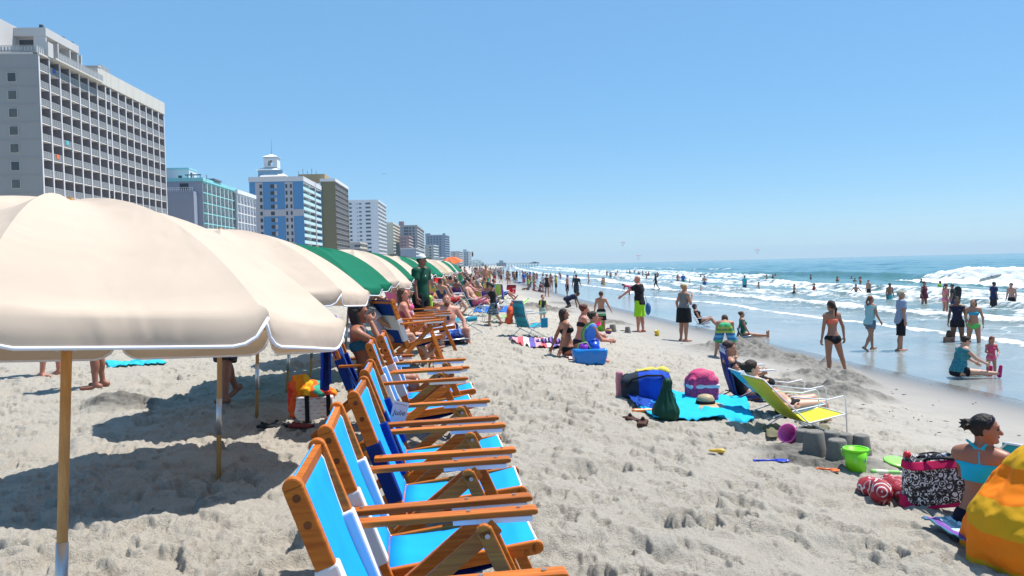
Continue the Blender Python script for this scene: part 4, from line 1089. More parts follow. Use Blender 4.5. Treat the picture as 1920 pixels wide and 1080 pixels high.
def skeleton(H, sex, pose, kid=0.0, fat=1.0, head=(0, 0)):
    S = {}; P = POSES[pose] if isinstance(pose, str) else pose
    ln = R(P['lean']); pl = R(P.get('pelv', P['lean'] * .5)); side = R(P.get('side', 0))
    hs = H * (1 + .38 * kid)                                    # children: larger heads, shorter legs
    legk = 1 - .16 * kid
    thigh, shin, foot = .245 * H * legk, .235 * H * legk, .15 * H * (1 - .1 * kid)
    fem = 1.0 if sex == 'f' else 0.0
    Up = rotx((0, 0, 1), pl); Fp = rotx((0, 1, 0), pl); U = rotx((0, 0, 1), ln); F = rotx((0, 1, 0), ln); X = np.array([1., 0, 0])
    U = U * math.cos(side) + X * math.sin(side); Xs = nrm(np.cross(F, U))
    tw = R(P.get('twist', 0)); Xs, F = Xs * math.cos(tw) + F * math.sin(tw), F * math.cos(tw) - Xs * math.sin(tw)
    S.update(U=U, F=F, X=Xs, Up=Up, Fp=Fp, H=H, kid=kid, fat=fat, fem=fem)
    pel = np.zeros(3); S['pel'] = pel
    S['waist'] = pel + Up * .075 * H + U * .02 * H
    S['chest'] = S['waist'] + U * .125 * H
    S['neck'] = S['chest'] + U * .105 * H
    shw = (.100 + .012 * (1 - fem)) * H * (1 - .05 * kid)
    hy, hp = head if head != (0, 0) else P.get('head', (0, 0))
    hu = rotx((0, 0, 1), ln * .35 - R(hp)); hf = rotx((0, 1, 0), ln * .35 - R(hp))
    hx = nrm(np.cross(hf, hu)); a = R(hy); hf, hx = hf * math.cos(a) + hx * math.sin(a), hx * math.cos(a) - hf * math.sin(a)
    S.update(HU=hu, HF=hf, HX=hx, hs=hs)
    S['head'] = S['neck'] + U * .028 * H + hu * .072 * hs + hf * .012 * hs
    for i, sg in ((0, -1), (1, 1)):
        n = 'LR'[i]
        S['sh' + n] = S['neck'] + Xs * sg * shw - U * .022 * H
        a1, b1, a2, b2 = P['arms'][i]
        d1, d2 = limb(a1, b1, sg), limb(a2, b2, sg)
        S['el' + n] = S['sh' + n] + d1 * .168 * H; S['wr' + n] = S['el' + n] + d2 * .145 * H; S['ad' + n] = d2
        S['hip' + n] = pel + X * sg * (.052 + .006 * fem) * H - Up * .01 * H
        a1, b1, a2, b2 = P['legs'][i]
        l1, l2 = limb(a1, b1, sg), limb(a2, b2, sg)
        S['kn' + n] = S['hip' + n] + l1 * thigh; S['an' + n] = S['kn' + n] + l2 * shin
        a2r = R(a2); fd = np.array([sg * .12, math.cos(a2r), math.sin(a2r)])
        if P.get('flat', pose in ('stand', 'akimbo', 'bend', 'sit')): fd = np.array([sg * .2, 1, 0.0])
        S['fd' + n] = nrm(fd); S['he' + n] = S['an' + n] + l2 * .022 * H - S['fd' + n] * .03 * H; S['to' + n] = S['an' + n] + l2 * .024 * H + S['fd' + n] * .10 * H
    if 'seat' in P: dz = P['seat'] * (1 if P['seat'] > .1 else 1) + .062 * H * fat - 0 
    else: dz = -min(S[k + n][2] for k in ('he', 'to') for n in 'LR') + .016 * H
    off = np.array([0, 0, dz])
    for k in list(S):
        if isinstance(S[k], np.ndarray) and k not in ('U', 'F', 'X', 'Up', 'Fp', 'HU', 'HF', 'HX', 'adL', 'adR', 'fdL', 'fdR'): S[k] = S[k] + off
    return S
def torso(S, e=0.0, bust=True):
    H, f, fem = S['H'], S['fat'], S['fem']; M = np.array([S['X'], S['F'], S['U']]); Mp = np.array([[1, 0, 0], S['Fp'], S['Up']])
    k = .035 * H / 1.7
    pr = [ell(S['pel'] + S['Up'] * .012 * H - S['Fp'] * .006 * H, np.array([(.094 + .010 * fem) * (.5 + .5 * f), .066 * f, .078]) * H + e, Mp, k * 1.4),
          ell(S['waist'] + S['F'] * .012 * H * (f - 1), np.array([(.080 - .006 * fem) * f, .057 * f * (1 + .25 * (f - 1)), .085]) * H + e, M, k * 1.6),
          ell(S['chest'], np.array([(.089 - .008 * fem) * (.6 + .4 * f), .064 * (.5 + .5 * f), .095]) * H + e, M, k * 1.6),
          cone(S['neck'] - S['U'] * .03 * H + S['X'] * .06 * H, S['neck'] - S['U'] * .03 * H - S['X'] * .06 * H, .046 * H + e, .046 * H + e, k * 1.5)]
    for n in 'LR':
        pr.append(cone(S['neck'] + S['U'] * .008 * H, S['sh' + n], .030 * H + e, .036 * H + e, k * 1.4))
        pr.append(ell(S['pel'] - S['Fp'] * .036 * H - S['Up'] * .014 * H + (S['hip' + n] - S['pel']) * .8, np.array([.050, .046, .058]) * H * (.6 + .4 * f) + e, Mp, k))
        if fem and bust: pr.append(ell(S['chest'] + S['F'] * .050 * H + S['U'] * .002 * H + S['X'] * (-1 if n == 'L' else 1) * .042 * H, np.array([.040, .036, .040]) * H * (.5 + .5 * f) + e, M, k * .8))
    return pr
def leg(S, n, e=0.0, upto=2):
    H, f = S['H'], .75 + .25 * S['fat']; t = 1 + .06 * S['fem'] - .12 * S['kid']; k = .02
    h, kn, an = S['hip' + n], S['kn' + n], S['an' + n]; d = nrm(an - kn); back = nrm(np.cross(np.cross(d, S['fd' + n]), d)); back = -back if back @ S['fd' + n] > 0 else back
    pr = [cone(h, kn, .056 * H * f * t + e, .034 * H * f * t + e, .03), cone(kn, an, .032 * H * f * t + e, .0195 * H * f + e, k)]
    if upto >= 2: pr += [ell(kn + (an - kn) * .3 + back * .012 * H, np.array([.029, .029, .075]) * H * f + e, np.array([np.cross(back, d), back, d]), .025)]
    if upto >= 3: pr += [cone(S['he' + n], S['to' + n], .0215 * H, .0165 * H, .015), cone(S['an' + n], S['he' + n], .020 * H, .021 * H, .02)]
    return pr
def arm(S, n, e=0.0):
    H, f = S['H'], (.8 + .2 * S['fat']) * (1 - .08 * S['fem']); s, el_, w_ = S['sh' + n], S['el' + n], S['wr' + n]
    return [cone(s, el_, .0315 * H * f + e, .0235 * H * f + e, .022), cone(el_, w_, .0245 * H * f + e, .0155 * H * f + e, .012)]
def hand(S, n, curl=.45, grip=None):
    H = S['H']; d = nrm(S['ad' + n]); sg = -1 if n == 'L' else 1
    inner = -S['X'] * sg; inner = nrm(inner - d * (inner @ d))         # palm faces inwards
    thu = nrm(np.cross(d, inner)) ; thu = thu if thu @ S['F'] > 0 or abs(thu @ S['F']) < .2 and thu[2] > 0 else -thu
    w0 = S['wr' + n]; pc = w0 + d * .030 * H
    if n + 'palm' in S: inner = S[n + 'palm']; thu = S[n + 'thumb']
    pr = [ell(pc, np.array([.024, .0115, .031]) * H, np.array([thu, inner, d]), .008)]
    L = (.050, .056, .052, .042)
    for q in range(4):
        o = (1.5 - q) * .0125 * H; b = pc + d * .024 * H + thu * o; l = L[q] * H * .5
        c1 = curl * (1 + .12 * q); d1 = nrm(d * math.cos(c1) + inner * math.sin(c1)); d2 = nrm(d * math.cos(c1 * 2.4) + inner * math.sin(c1 * 2.4))
        m_ = b + d1 * l; pr += [cone(b, m_, .0056 * H, .0050 * H, .003), cone(m_, m_ + d2 * l * .9, .0050 * H, .0042 * H, .002)]
    tb = pc - d * .012 * H + thu * .020 * H; tm = tb + nrm(d * .65 + thu * .65 + inner * .35) * .026 * H
    pr += [cone(tb, tm, .0072 * H, .0060 * H, .005), cone(tm, tm + nrm(d * .9 + thu * .2 + inner * .3) * .022 * H, .0060 * H, .0048 * H, .002)]
    return pr
def headp(S, e=0.0):
    hs, c, u, f, x = S['hs'], S['head'], S['HU'], S['HF'], S['HX']; M = np.array([x, f, u]); g = hs / 1.7
    pr = [ell(c + u * .012 * hs - f * .004 * hs, np.array([.0435, .054, .052]) * hs + e, M, .02 * g),
          ell(c - u * .026 * hs + f * .014 * hs, np.array([.035, .037, .040]) * hs + e, M, .03 * g),
          cone(S['neck'] - S['U'] * .01 * S['H'], c - u * .03 * hs - f * .012 * hs, (.034 - .004 * S['fem']) * S['H'] + e, .031 * S['H'] + e, .02 * g)]
    if e == 0:
        pr += [cone(c + f * .050 * hs + u * .004 * hs, c + f * .062 * hs - u * .016 * hs, .0055 * hs, .0095 * hs, .010 * g),
               ell(c + f * .042 * hs - u * .051 * hs, np.array([.014, .012, .012]) * hs, M, .012 * g),
               cone(c + f * .047 * hs + u * .017 * hs - x * .022 * hs, c + f * .047 * hs + u * .017 * hs + x * .022 * hs, .007 * hs, .007 * hs, .008 * g),
               ell(c + f * .0455 * hs - u * .032 * hs, np.array([.014, .008, .006]) * hs, M, .006 * g)]
        for sg in (-1, 1):
            pr.append(ell(c + x * sg * .045 * hs - u * .006 * hs - f * .004 * hs, np.array([.006, .014, .020]) * hs, M, .006 * g))
            pr.append(ell(c + x * sg * .018 * hs + f * .055 * hs + u * .006 * hs, np.array([.010, .007, .007]) * hs, M, .006 * g, op='sub'))
    return pr
def pelvis_pts(S): return S['pel'], S['Up'], S['Fp']
def hair_prims(S, style):
    hs, c, u, f, x = S['hs'], S['head'], S['HU'], S['HF'], S['HX']; M = np.array([x, f, u])
    front = [(c + f * .026 * hs + u * .030 * hs, nrm(f * .85 - u * .55))]
    nape = [(c - u * .040 * hs, -u)]
    cap = ell(c + u * .015 * hs - f * .006 * hs, np.array([.049, .059, .056]) * hs, M, .01, front + nape)
    pr = [cap]
    if style == 'buzz': pr = [ell(c + u * .013 * hs - f * .005 * hs, np.array([.0455, .056, .0535]) * hs, M, .01, front + nape)]
    if style in ('bun', 'pony', 'up'):
        if style == 'bun':
            hg = np.random.default_rng(4)
            for _ in range(16): dv = nrm(-f * .8 + hg.normal(size=3) * .6); b0 = c - f * .062 * hs + u * .02 * hs; pr.append(cone(b0, b0 + dv * hg.uniform(.028, .05) * hs, .010 * hs, .003 * hs, .006))
        if style == 'bun': pr += [ell(c - f * .066 * hs + u * .020 * hs, np.array([.024, .026, .024]) * hs, M, .012)]
        if style == 'up': pr += [ell(c - f * .050 * hs + u * .030 * hs, np.array([.040, .030, .036]) * hs, M, .02)]
        if style == 'pony':
            b = c - f * .062 * hs + u * .016 * hs; pr += [cone(b, b - f * .03 * hs - u * .05 * hs, .016 * hs, .018 * hs, .01), cone(b - f * .03 * hs - u * .05 * hs, b - f * .022 * hs - u * .15 * hs, .018 * hs, .007 * hs, .01)]
    if style in ('long', 'bob'):
        L = .20 if style == 'long' else .085
        for q in (-1, -.5, 0, .5, 1):
            a = q * 1.15; b = c + x * math.sin(a) * .040 * hs - f * math.cos(a) * .046 * hs; e_ = b - S['U'] * L * hs * (1 - .12 * abs(q)) - f * .004 * hs + x * q * .012 * hs
            pr += [cone(b, e_, .021 * hs, .014 * hs, .02)]
    if style == 'braid':
        b = c - f * .05 * hs; prev = b
        for q in range(5): nx_ = b - u * (.03 + .034 * q) * hs - f * (.02 - .004 * q) * hs + x * .01 * hs * (-1) ** q; pr += [cone(prev, nx_, .013 * hs, .011 * hs, .008)]; prev = nx_
    return pr
def garment(S, g, cell):
    """Cloth as a closed surface round the part of the body it covers."""
    k = g[0]; o = dict(g[2]) if len(g) > 2 else {}; H = S['H']; pel, Up, Fp = pelvis_pts(S); U = S['U']
    e = o.get('ease', .010)
    if k in ('shorts', 'trunks'):
        hem = o.get('hem', .75); top = o.get('top', .062); fl = o.get('flare', .016)
        pr = [p for p in torso(S, e) if p['t'] == 'ell'][:2] + [p for p in torso(S, e)[4:] if p['t'] == 'ell' and (p['c'] - pel) @ Up < .02 * H]
        for p in pr: p['clip'] = [(pel + Up * top * H, Up), (pel - Up * .075 * H, -Up)]
        for n in 'LR':
            h, kn = S['hip' + n], S['kn' + n]; d = nrm(kn - h); end = h + (kn - h) * hem
            r0 = .057 * H * (.75 + .25 * S['fat']) + e
            pr.append(cone(h + Up * .02 * H, end + d * .06 * H, r0, r0 * .86 + fl, .02, [(end, d), (pel + Up * top * H, Up)]))
        return pr
    if k == 'briefs':
        top = o.get('top', .03)
        pr = [p for p in torso(S, .005 * H) if p['t'] == 'ell'][:1] + [p for p in torso(S, .005 * H)[4:] if p['t'] == 'ell' and (p['c'] - pel) @ Up < .0]
        cl = [(pel + Up * top * H, Up)]
        for n in 'LR':
            s = -1 if n == 'L' else 1; cl.append((pel - Up * .045 * H + np.array([s, 0, 0]) * .062 * H, nrm(np.array([s * .62, 0, 0]) - Up * .78)))
            pr.append(cone(S['hip' + n], S['hip' + n] + (S['kn' + n] - S['hip' + n]) * .2, .058 * H * (.75 + .25 * S['fat']) + .004 * H, .055 * H + .004 * H, .02))
        for p in pr: p['clip'] = cl
        return pr
    if k in ('shirt', 'tank', 'dress', 'wetsuit', 'onepiece'):
        top = S['neck'] + U * (.004 if k == 'shirt' else -.012) * H
        low = pel + Up * o.get('low', .0) * H
        pr = torso(S, e); cl = [(top, U), (low, -Up)]
        if k in ('tank', 'onepiece', 'dress'): cl = [(S['neck'] - U * .02 * H, U), (low, -Up)]
        for p in pr: p['clip'] = cl
        if k in ('shirt', 'wetsuit'):
            fr = o.get('sleeve', .62)
            for n in 'LR':
                a = arm(S, n, e + .004); s_, el_ = S['sh' + n], S['el' + n]; d = nrm(el_ - s_); p = cone(s_, el_, .036 * H + e, .034 * H + e * 1.6, .02, [(s_ + (el_ - s_) * min(fr, 1), d)]) if fr <= 1 else None
                if p is None: pr += arm(S, n, e)
                else: pr.append(p)
        if k in ('tank', 'onepiece'):
            for s in (-1, 1):
                a = S['neck'] + S['X'] * s * .052 * H
                for t in range(5):
                    pa = a - U * .03 * H + (S['F'] * math.cos(math.pi * t / 4)) * .052 * H + U * math.sin(math.pi * t / 4) * .042 * H
                    pb_t = t + 1
                    if t < 4: pb = a - U * .03 * H + (S['F'] * math.cos(math.pi * pb_t / 4)) * .052 * H + U * math.sin(math.pi * pb_t / 4) * .042 * H; pr.append(cone(pa, pb, .008 * H, .008 * H, .006))
        if k == 'dress':
            pr.append(cone(pel + Up * .05 * H, pel - np.array([0, 0, 1]) * o.get('skirt', .2) * H, .098 * H, .125 * H, .03, [(pel - np.array([0, 0, 1]) * (o.get('skirt', .2) - .02) * H, np.array([0, 0, -1.]))])); 
            for p in pr[:-1]: p['clip'] = [(S['neck'] - U * .02 * H, U), (pel - Up * .02 * H, -Up)]
        return pr
    if k == 'skirt':
        L = o.get('len', .19); b = pel - np.array([0, 0, 1]) * L * H
        return [cone(pel + Up * .04 * H, b, .094 * H * S['fat'], .108 * H * S['fat'], .02, [(b + np.array([0, 0, .02 * H]), np.array([0, 0, -1.])), (pel + Up * .065 * H, Up)]), ell(pel - Fp * .03 * H, np.array([.10, .09, .09]) * H, None, .03, [(pel + Up * .065 * H, Up)])]
    if k in ('bandtop', 'bikini'):
        pr = torso(S, .006 * H); c = S['chest']
        lo, hi = (-.040, .034) if k == 'bandtop' else (-.026, .022)
        for p in pr: p['clip'] = [(c + U * (hi + .008) * H, U), (c + U * (lo + .004) * H, -U)]
        if k == 'bikini' or o.get('tie'):
            hs = S['neck'] - S['F'] * .032 * H
            for s in (-1, 1):
                a = c + S['F'] * .082 * H + S['X'] * s * .045 * H + U * .02 * H; b = S['neck'] + S['X'] * s * .034 * H + S['F'] * .036 * H - U * .0 * H
                pr += [cone(a, b, .006 * H, .006 * H, .004), cone(b, S['neck'] + S['X'] * s * .022 * H - S['F'] * .037 * H + U * .014 * H, .006 * H, .006 * H, .004)]
            if o.get('tie'): pr += [cone(hs + U * .014 * H - S['X'] * .012 * H, hs + U * .05 * H - S['X'] * .05 * H - S['F'] * .02 * H, .009 * H, .006 * H, .004), cone(hs + U * .014 * H, hs - U * .055 * H - S['F'] * .022 * H + S['X'] * .01 * H, .009 * H, .006 * H, .004), cone(hs + U * .014 * H + S['X'] * .012 * H, hs + U * .04 * H + S['X'] * .035 * H - S['F'] * .02 * H, .009 * H, .006 * H, .004)]
        return pr
    if k in ('cap', 'hat', 'bandana'):
        hs, c, u, f, x = S['hs'], S['head'], S['HU'], S['HF'], S['HX']; M = np.array([x, f, u]); lv = c + u * .022 * hs
        pr = [ell(c + u * .016 * hs - f * .004 * hs, np.array([.053, .063, .060]) * hs, M, .01, [(lv, -u)])]
        if k == 'cap': pr += [ell(lv + f * .072 * hs + u * .004 * hs, np.array([.038, .042, .006]) * hs, M, .006)]
        if k == 'hat': pr += [ell(lv + u * .006 * hs, np.array([.115, .125, .009]) * hs, M, .012)]
        return pr
    if k == 'shoes':
        pr = []
        for n in 'LR': pr += [cone(S['he' + n], S['to' + n], .027 * H, .022 * H, .01), cone(S['an' + n] + (S['he' + n] - S['an' + n]) * .3, S['he' + n], .023 * H, .027 * H, .01)]
        return pr
    if k == 'shades':
        hs, c, u, f, x = S['hs'], S['head'], S['HU'], S['HF'], S['HX']; M = np.array([x, f, u]); b = c + u * o.get('up', .006) * hs + f * o.get('fwd', .052) * hs
        pr = []
        for s in (-1, 1): pr += [ell(b + x * s * .019 * hs, np.array([.017, .006, .013]) * hs, M, .003), cone(b + x * s * .034 * hs, c + x * s * .047 * hs + u * o.get('up', .006) * .6 * hs, .0035 * hs, .0035 * hs, .002)]
        pr.append(cone(b - x * .01 * hs, b + x * .01 * hs, .004 * hs, .004 * hs, .002)); return pr
    raise KeyError(k)
GNAME = dict(trunks='swim_trunks', shorts='shorts', briefs='bikini_bottom', shirt='shirt', tank='tank_top', dress='dress', wetsuit='rash_guard', onepiece='swimsuit', skirt='skirt', bandtop='bandeau_top', bikini='bikini_top', cap='cap', hat='sun_hat', shoes='shoe', shades='sunglasses', bandana='bandana')
def person(loc, az, H, label, sex='m', pose='stand', skin='tan', hair=('short', 'dark'), clothes=(), kid=0.0, fat=1.0, head=(0, 0), cell=.012, curl=.45, group=None, face=False, handfine=None, tint=None, **over):
    """az: compass turn in degrees the person faces, 0 away from the camera, 90 towards the sea."""
    P = dict(POSES[pose] if isinstance(pose, str) else pose); P.update(over)
    if isinstance(pose, str) and pose in ('stand', 'akimbo', 'bend', 'sit'): P.setdefault('flat', True)
    S = skeleton(H, sex, P, kid, fat, head)
    r = empty('person', loc, -R(az), label, 'person', group)
    sk = tint[0] if tint else skinmat(SKIN[skin] if isinstance(skin, str) else skin)
    body = torso(S) + headp(S)
    for n in 'LR': body += leg(S, n, 0, 3) + arm(S, n)
    if handfine:
        V, F = sdf_mesh(body, cell)
        hp = []
        for n in 'LR': hp += hand(S, n, curl) + [cone(S['el' + n] * .35 + S['wr' + n] * .65, S['wr' + n], .0180 * H * (.8 + .2 * fat) * (1 - .08 * S['fem']), .0155 * H * (.8 + .2 * fat) * (1 - .08 * S['fem']), .006)]
        V2, F2 = sdf_mesh(hp, handfine); V = np.concatenate([V, V2]); F = np.concatenate([F, F2 + len(V) - len(V2)])
    else:
        for n in 'LR': body += hand(S, n, curl)
        V, F = sdf_mesh(body, cell)
    bo = mesh_obj('body', V, F, sk, r, smooth=True)
    if hair and hair[0] != 'bald':
        hm = tint[1] if tint else hairmat(HAIR[hair[1]] if isinstance(hair[1], str) else hair[1])
        V, F = sdf_mesh(hair_prims(S, hair[0]), min(cell, .010)); 
        V = V + (vnoise3(V, 60, 3) - .5)[:, None] * .006 * (V - S['head']) / (np.linalg.norm(V - S['head'], axis=1)[:, None] + 1e-6)
        mesh_obj('hair', V, F, hm, r, smooth=True)
    for g in clothes:
        mt = g[1]
        if g[0] == 'shoes':
            for n in 'LR':
                V, F = sdf_mesh([cone(S['he' + n], S['to' + n], .027 * H, .022 * H, .01), cone(S['an' + n] + (S['he' + n] - S['an' + n]) * .3, S['he' + n], .023 * H, .027 * H, .01)], .009); mesh_obj('shoe', V, F, cloth(mt), r, smooth=True)
            continue
        if not isinstance(mt, bpy.types.Material): mt = cloth(mt)
        V, F = sdf_mesh(garment(S, g, cell), min(cell, .011) if g[0] in ('shades',) else cell)
        if g[0] in ('shirt', 'shorts', 'trunks', 'dress', 'skirt', 'tank'):
            nz = (vnoise3(V * np.array([1, 1, .45]), 16, 5) - .5) * .010 + (vnoise3(V, 34, 6) - .5) * .004
            ctr = np.array([0, 0, 1]) * V[:, 2:3] * 1.0; ctr[:, :2] = S['pel'][:2] * .5 + S['chest'][:2] * .5
            dd = V - ctr; dd[:, 2] = 0; V = V + dd / (np.linalg.norm(dd, axis=1)[:, None] + 1e-6) * nz[:, None]
        mesh_obj(GNAME[g[0]], V, F, mt, r, smooth=True)
    if face:
        hs, c, u, f, x = S['hs'], S['head'], S['HU'], S['HF'], S['HX']
        for s in (-1, 1):
            e = MB(); p = Vector(c + x * s * .018 * hs + f * .0455 * hs + u * .006 * hs); e.lathe([(0.0001, -.0085 * hs / 1.0), (.006 * hs, -.006 * hs), (.0085 * hs, 0), (.006 * hs, .006 * hs), (.0001, .0085 * hs)], 10, p)
            e.build('eye', plastic((.05, .03, .025), .15, key='eye'), r, smooth=True)
            V, F = sdf_mesh([cone(c + x * s * .010 * hs + f * .052 * hs + u * .019 * hs, c + x * s * .028 * hs + f * .047 * hs + u * .0195 * hs, .003 * hs, .002 * hs, .001)], .003); mesh_obj('eyebrow', V, F, hairmat(HAIR['black']), r, smooth=True)
        V, F = sdf_mesh([ell(c + f * .0505 * hs - u * .0315 * hs, np.array([.013, .006, .0055]) * hs, np.array([x, f, u]), .002)], .003); mesh_obj('lips', V, F, cloth((.36, .10, .09), .5, key='lips'), r, smooth=True)
    r['sk'] = 0
    return r, S
def P3(p): return Vector((float(p[0]), float(p[1]), float(p[2])))
def to_world(r, p): return Matrix.Translation(r.location) @ r.rotation_euler.to_matrix().to_4x4() @ P3(p)
# ------------------------------------------------------------------ the cast, seaward side
def gp(px, py): return ground(px, py)
def wp(px, py, depth=0.0): p = onwater(px, py); p.z -= depth; return p
BLACK = (.012, .012, .014)
LIME = (.33, .66, .02)
person(gp(1200, 623), 300, 1.80, 'bald man in black shirt and lime shorts pointing left by the water', skin='red', hair=None, fat=1.25,
       clothes=[('shirt', (.014, .013, .015), dict(low=-.03, ease=.016)), ('shorts', LIME, dict(hem=.95, flare=.03))], arms=((58, 22, 52, 14), (-6, 16, 22, 2)), cell=.014, head=(-12, -4))
person(gp(1283, 640), 62, 1.66, 'blond woman in black skirt and halter top holding her hand to her face', sex='f', skin='tan', hair=('up', 'blond'), fat=1.32,
       clothes=[('onepiece', flecked((.02, .02, .022), (.5, .5, .5), 60), dict(low=.0, ease=.008)), ('skirt', (.010, .010, .013), dict(len=.21))], arms=((-8, 26, 18, 8), (10, 16, 150, -20)), cell=.014)
person(gp(1360, 672), 15, 1.45, 'boy bending over a hole in blue and green striped swim trunks', skin='tan', hair=('short', 'brown'), pose='bend',
       clothes=[('trunks', stripes([(.03, .16, .40), (.10, .34, .52), (.03, .12, .30), (.30, .42, .06), (.04, .22, .09), (.25, .40, .08), (.03, .24, .10), (.05, .32, .14)], 2, .42, off=-.44), dict(hem=.98, flare=.035))], legs=((10, 16, -6, 10), (4, 18, -2, 10)), kid=.25, cell=.013, lean=86, pelv=58)
person(gp(1562, 706), 345, 1.56, 'slim girl in black bikini bottom with ponytail, back turned, legs apart', sex='f', skin=(.34, .165, .105), hair=('pony', 'dark'), fat=.86,
       clothes=[('briefs', (.010, .010, .012), dict(top=.034)), ('bikini', (.78, .16, .10), dict())], legs=((0, 2, -4, 1), (4, 20, -2, 16)), arms=((-4, 14, 4, 8), (-4, 22, 8, 12)), kid=.22, cell=.011)
person(wp(1632, 657, .03), 72, 1.66, 'woman in pale teal tank top walking along the shallow water', sex='f', pose='walk', skin='olive', hair=('pony', 'red'), fat=1.08,
       clothes=[('tank', (.30, .52, .55), dict(low=-.035, ease=.018)), ('shorts', flecked((.03, .05, .09), (.3, .35, .4), 40), dict(hem=.42, flare=.02))], cell=.013, arms=((4, 8, 26, -4), (6, 10, 34, 0)), head=(10, 14))
person(wp(1690, 657, .03), 100, 1.80, 'man in grey shirt, black shorts and tan cap standing in shallow water', skin='tan', hair=('buzz', 'grey'), fat=1.2,
       clothes=[('shirt', (.27, .33, .46), dict(low=-.06, ease=.022)), ('shorts', (.010, .010, .014), dict(hem=1.02, flare=.028)), ('cap', (.42, .36, .26))], legs=((4, 3, 0, 2), (-6, 3, -10, 2)), arms=((6, 10, 18, 4), (-4, 14, 6, 8)), cell=.014, head=(0, 16))
p = wp(1826, 643, .30)
person(p, 205, 1.68, 'woman in turquoise bikini top with long hair wading towards the beach', sex='f', skin='tan', hair=('long', 'brown'), fat=1.1,
       clothes=[('bikini', (.02, .30, .46)), ('briefs', (.10, .55, .12))], legs=((14, 4, 4, 3), (-10, 5, -24, 3)), arms=((4, 18, 20, 0), (0, 14, 46, -24)), head=(20, 16), cell=.013)
person(p + Vector((-.22, .55, 0)), 215, 1.74, 'dark haired bather in navy close behind the woman in turquoise', sex='f', skin='brown', hair=('short', 'black'), fat=1.1, clothes=[('onepiece', (.02, .02, .05), dict(low=-.06)), ('shorts', (.015, .015, .02), dict(hem=.3))], cell=.014)
person(wp(1779, 641, .78), 40, 1.15, 'child up to the chest in the shallows beside the seated woman', skin='olive', hair=('bob', 'brown'), kid=.6, cell=.013, clothes=[('trunks', (.05, .08, .2))])
person(gp(1859, 706), 195, .98, 'little girl in pink swimsuit with orange bow standing at the water edge', sex='f', skin='tan', hair=('pony', 'red'), kid=.9, fat=1.05,
       clothes=[('onepiece', (.62, .08, .16), dict(low=-.04, ease=.007)), ('briefs', (.62, .16, .26))], arms=((18, 16, 66, -20), (22, 16, 72, -20)), cell=.010, head=(-8, -14))
person(gp(1797, 711), 92, 1.68, 'woman in blue green tank top sitting at the water edge, pink shoes', sex='f', pose='sitlong', skin='fair', hair=('up', 'dark'), fat=1.35,
       clothes=[('tank', flecked((.02, .15, .22), (.03, .30, .28), 14, .5), dict(low=-.01, ease=.016)), ('shorts', (.012, .012, .02), dict(hem=.42)), ('shoes', (.55, .02, .14)), ('shades', BLACK)], lean=14, pelv=6, arms=((40, 10, 58, -4), (44, 10, 62, -6)), cell=.013, head=(0, -12))
person(gp(1128, 621), 15, 1.22, 'shirtless boy with green and white swim trunks holding a toy spade', skin='tan', hair=('short', 'brown'), kid=.45,
       clothes=[('trunks', stripes([(.012, .014, .018), (.012, .014, .018), (.012, .014, .018), (.12, .36, .16), (.55, .68, .52), (.012, .014, .018)], 2, .36, off=-.30), dict(hem=.92, flare=.02))], arms=((0, 16, 10, 8), (4, 26, 22, 22)), cell=.011)
person(gp(1064, 557), 80, 1.82, 'bare chested man in blue cap and dark striped trunks by the water', skin='red', hair=('buzz', 'brown'), fat=1.2, clothes=[('trunks', stripes([(.015, .012, .02), (.015, .012, .02), (.5, .45, .48)], 0, .09), dict(hem=1.0, flare=.03)), ('cap', (.02, .14, .50))], cell=.018)
person(gp(1081, 562), 20, 1.88, 'man in charcoal shirt and shorts walking away along the wet sand', pose='walk', skin='tan', hair=('short', 'dark'), fat=1.15, clothes=[('shirt', (.035, .042, .05), dict(low=-.05)), ('shorts', (.05, .06, .075), dict(hem=1.0, flare=.03))], cell=.018)
person(wp(1180, 552, .05), 270, 1.45, 'child in bright pink top bending down in the shallow film of water', sex='f', pose='bend', skin='brown', hair=('bob', 'black'), kid=.2, clothes=[('tank', (.72, .08, .20), dict(low=-.02)), ('shorts', (.65, .07, .18), dict(hem=.4))], cell=.018, lean=80)
person(wp(1230, 543, .05), 290, 1.66, 'person in full black wetsuit walking where the foam ends', pose='walk', skin=(.012, .012, .013), hair=('short', 'black'), clothes=[('wetsuit', (.012, .012, .014), dict(sleeve=2, low=-.05))], cell=.018)
person(gp(1062, 577), 95, 1.6, 'person in dark navy shirt crawling and digging in the sand', pose='crawl', skin='brown', hair=('short', 'black'), fat=1.3, clothes=[('shirt', (.02, .022, .05), dict(low=-.06, ease=.02)), ('shorts', (.02, .02, .04), dict(hem=.8))], cell=.016)
person(gp(1018, 603), 150, .92, 'toddler in black and yellow rash guard behind the teal beach chair', skin='fair', hair=('short', 'red'), kid=1.0, clothes=[('wetsuit', stripes([(.015, .03, .04), (.015, .03, .04), (.015, .03, .04), (.45, .50, .03)], 0, .22, off=.10), dict(sleeve=.8, low=-.06, ease=.008)), ('trunks', (.35, .48, .40), dict(hem=.9))], cell=.011)
person(gp(926, 612), 275, 1.2, 'boy in black shirt and plaid shorts reaching out to the left', skin='tan', hair=('short', 'dark'), kid=.45, pose='walk', clothes=[('shirt', BLACK, dict(low=-.07, ease=.016)), ('shorts', plaid((.10, .16, .20), (.03, .05, .08), (.28, .34, .38)), dict(hem=1.0, flare=.03))], arms=((60, 10, 68, 4), (46, 12, 56, 4)), cell=.012)
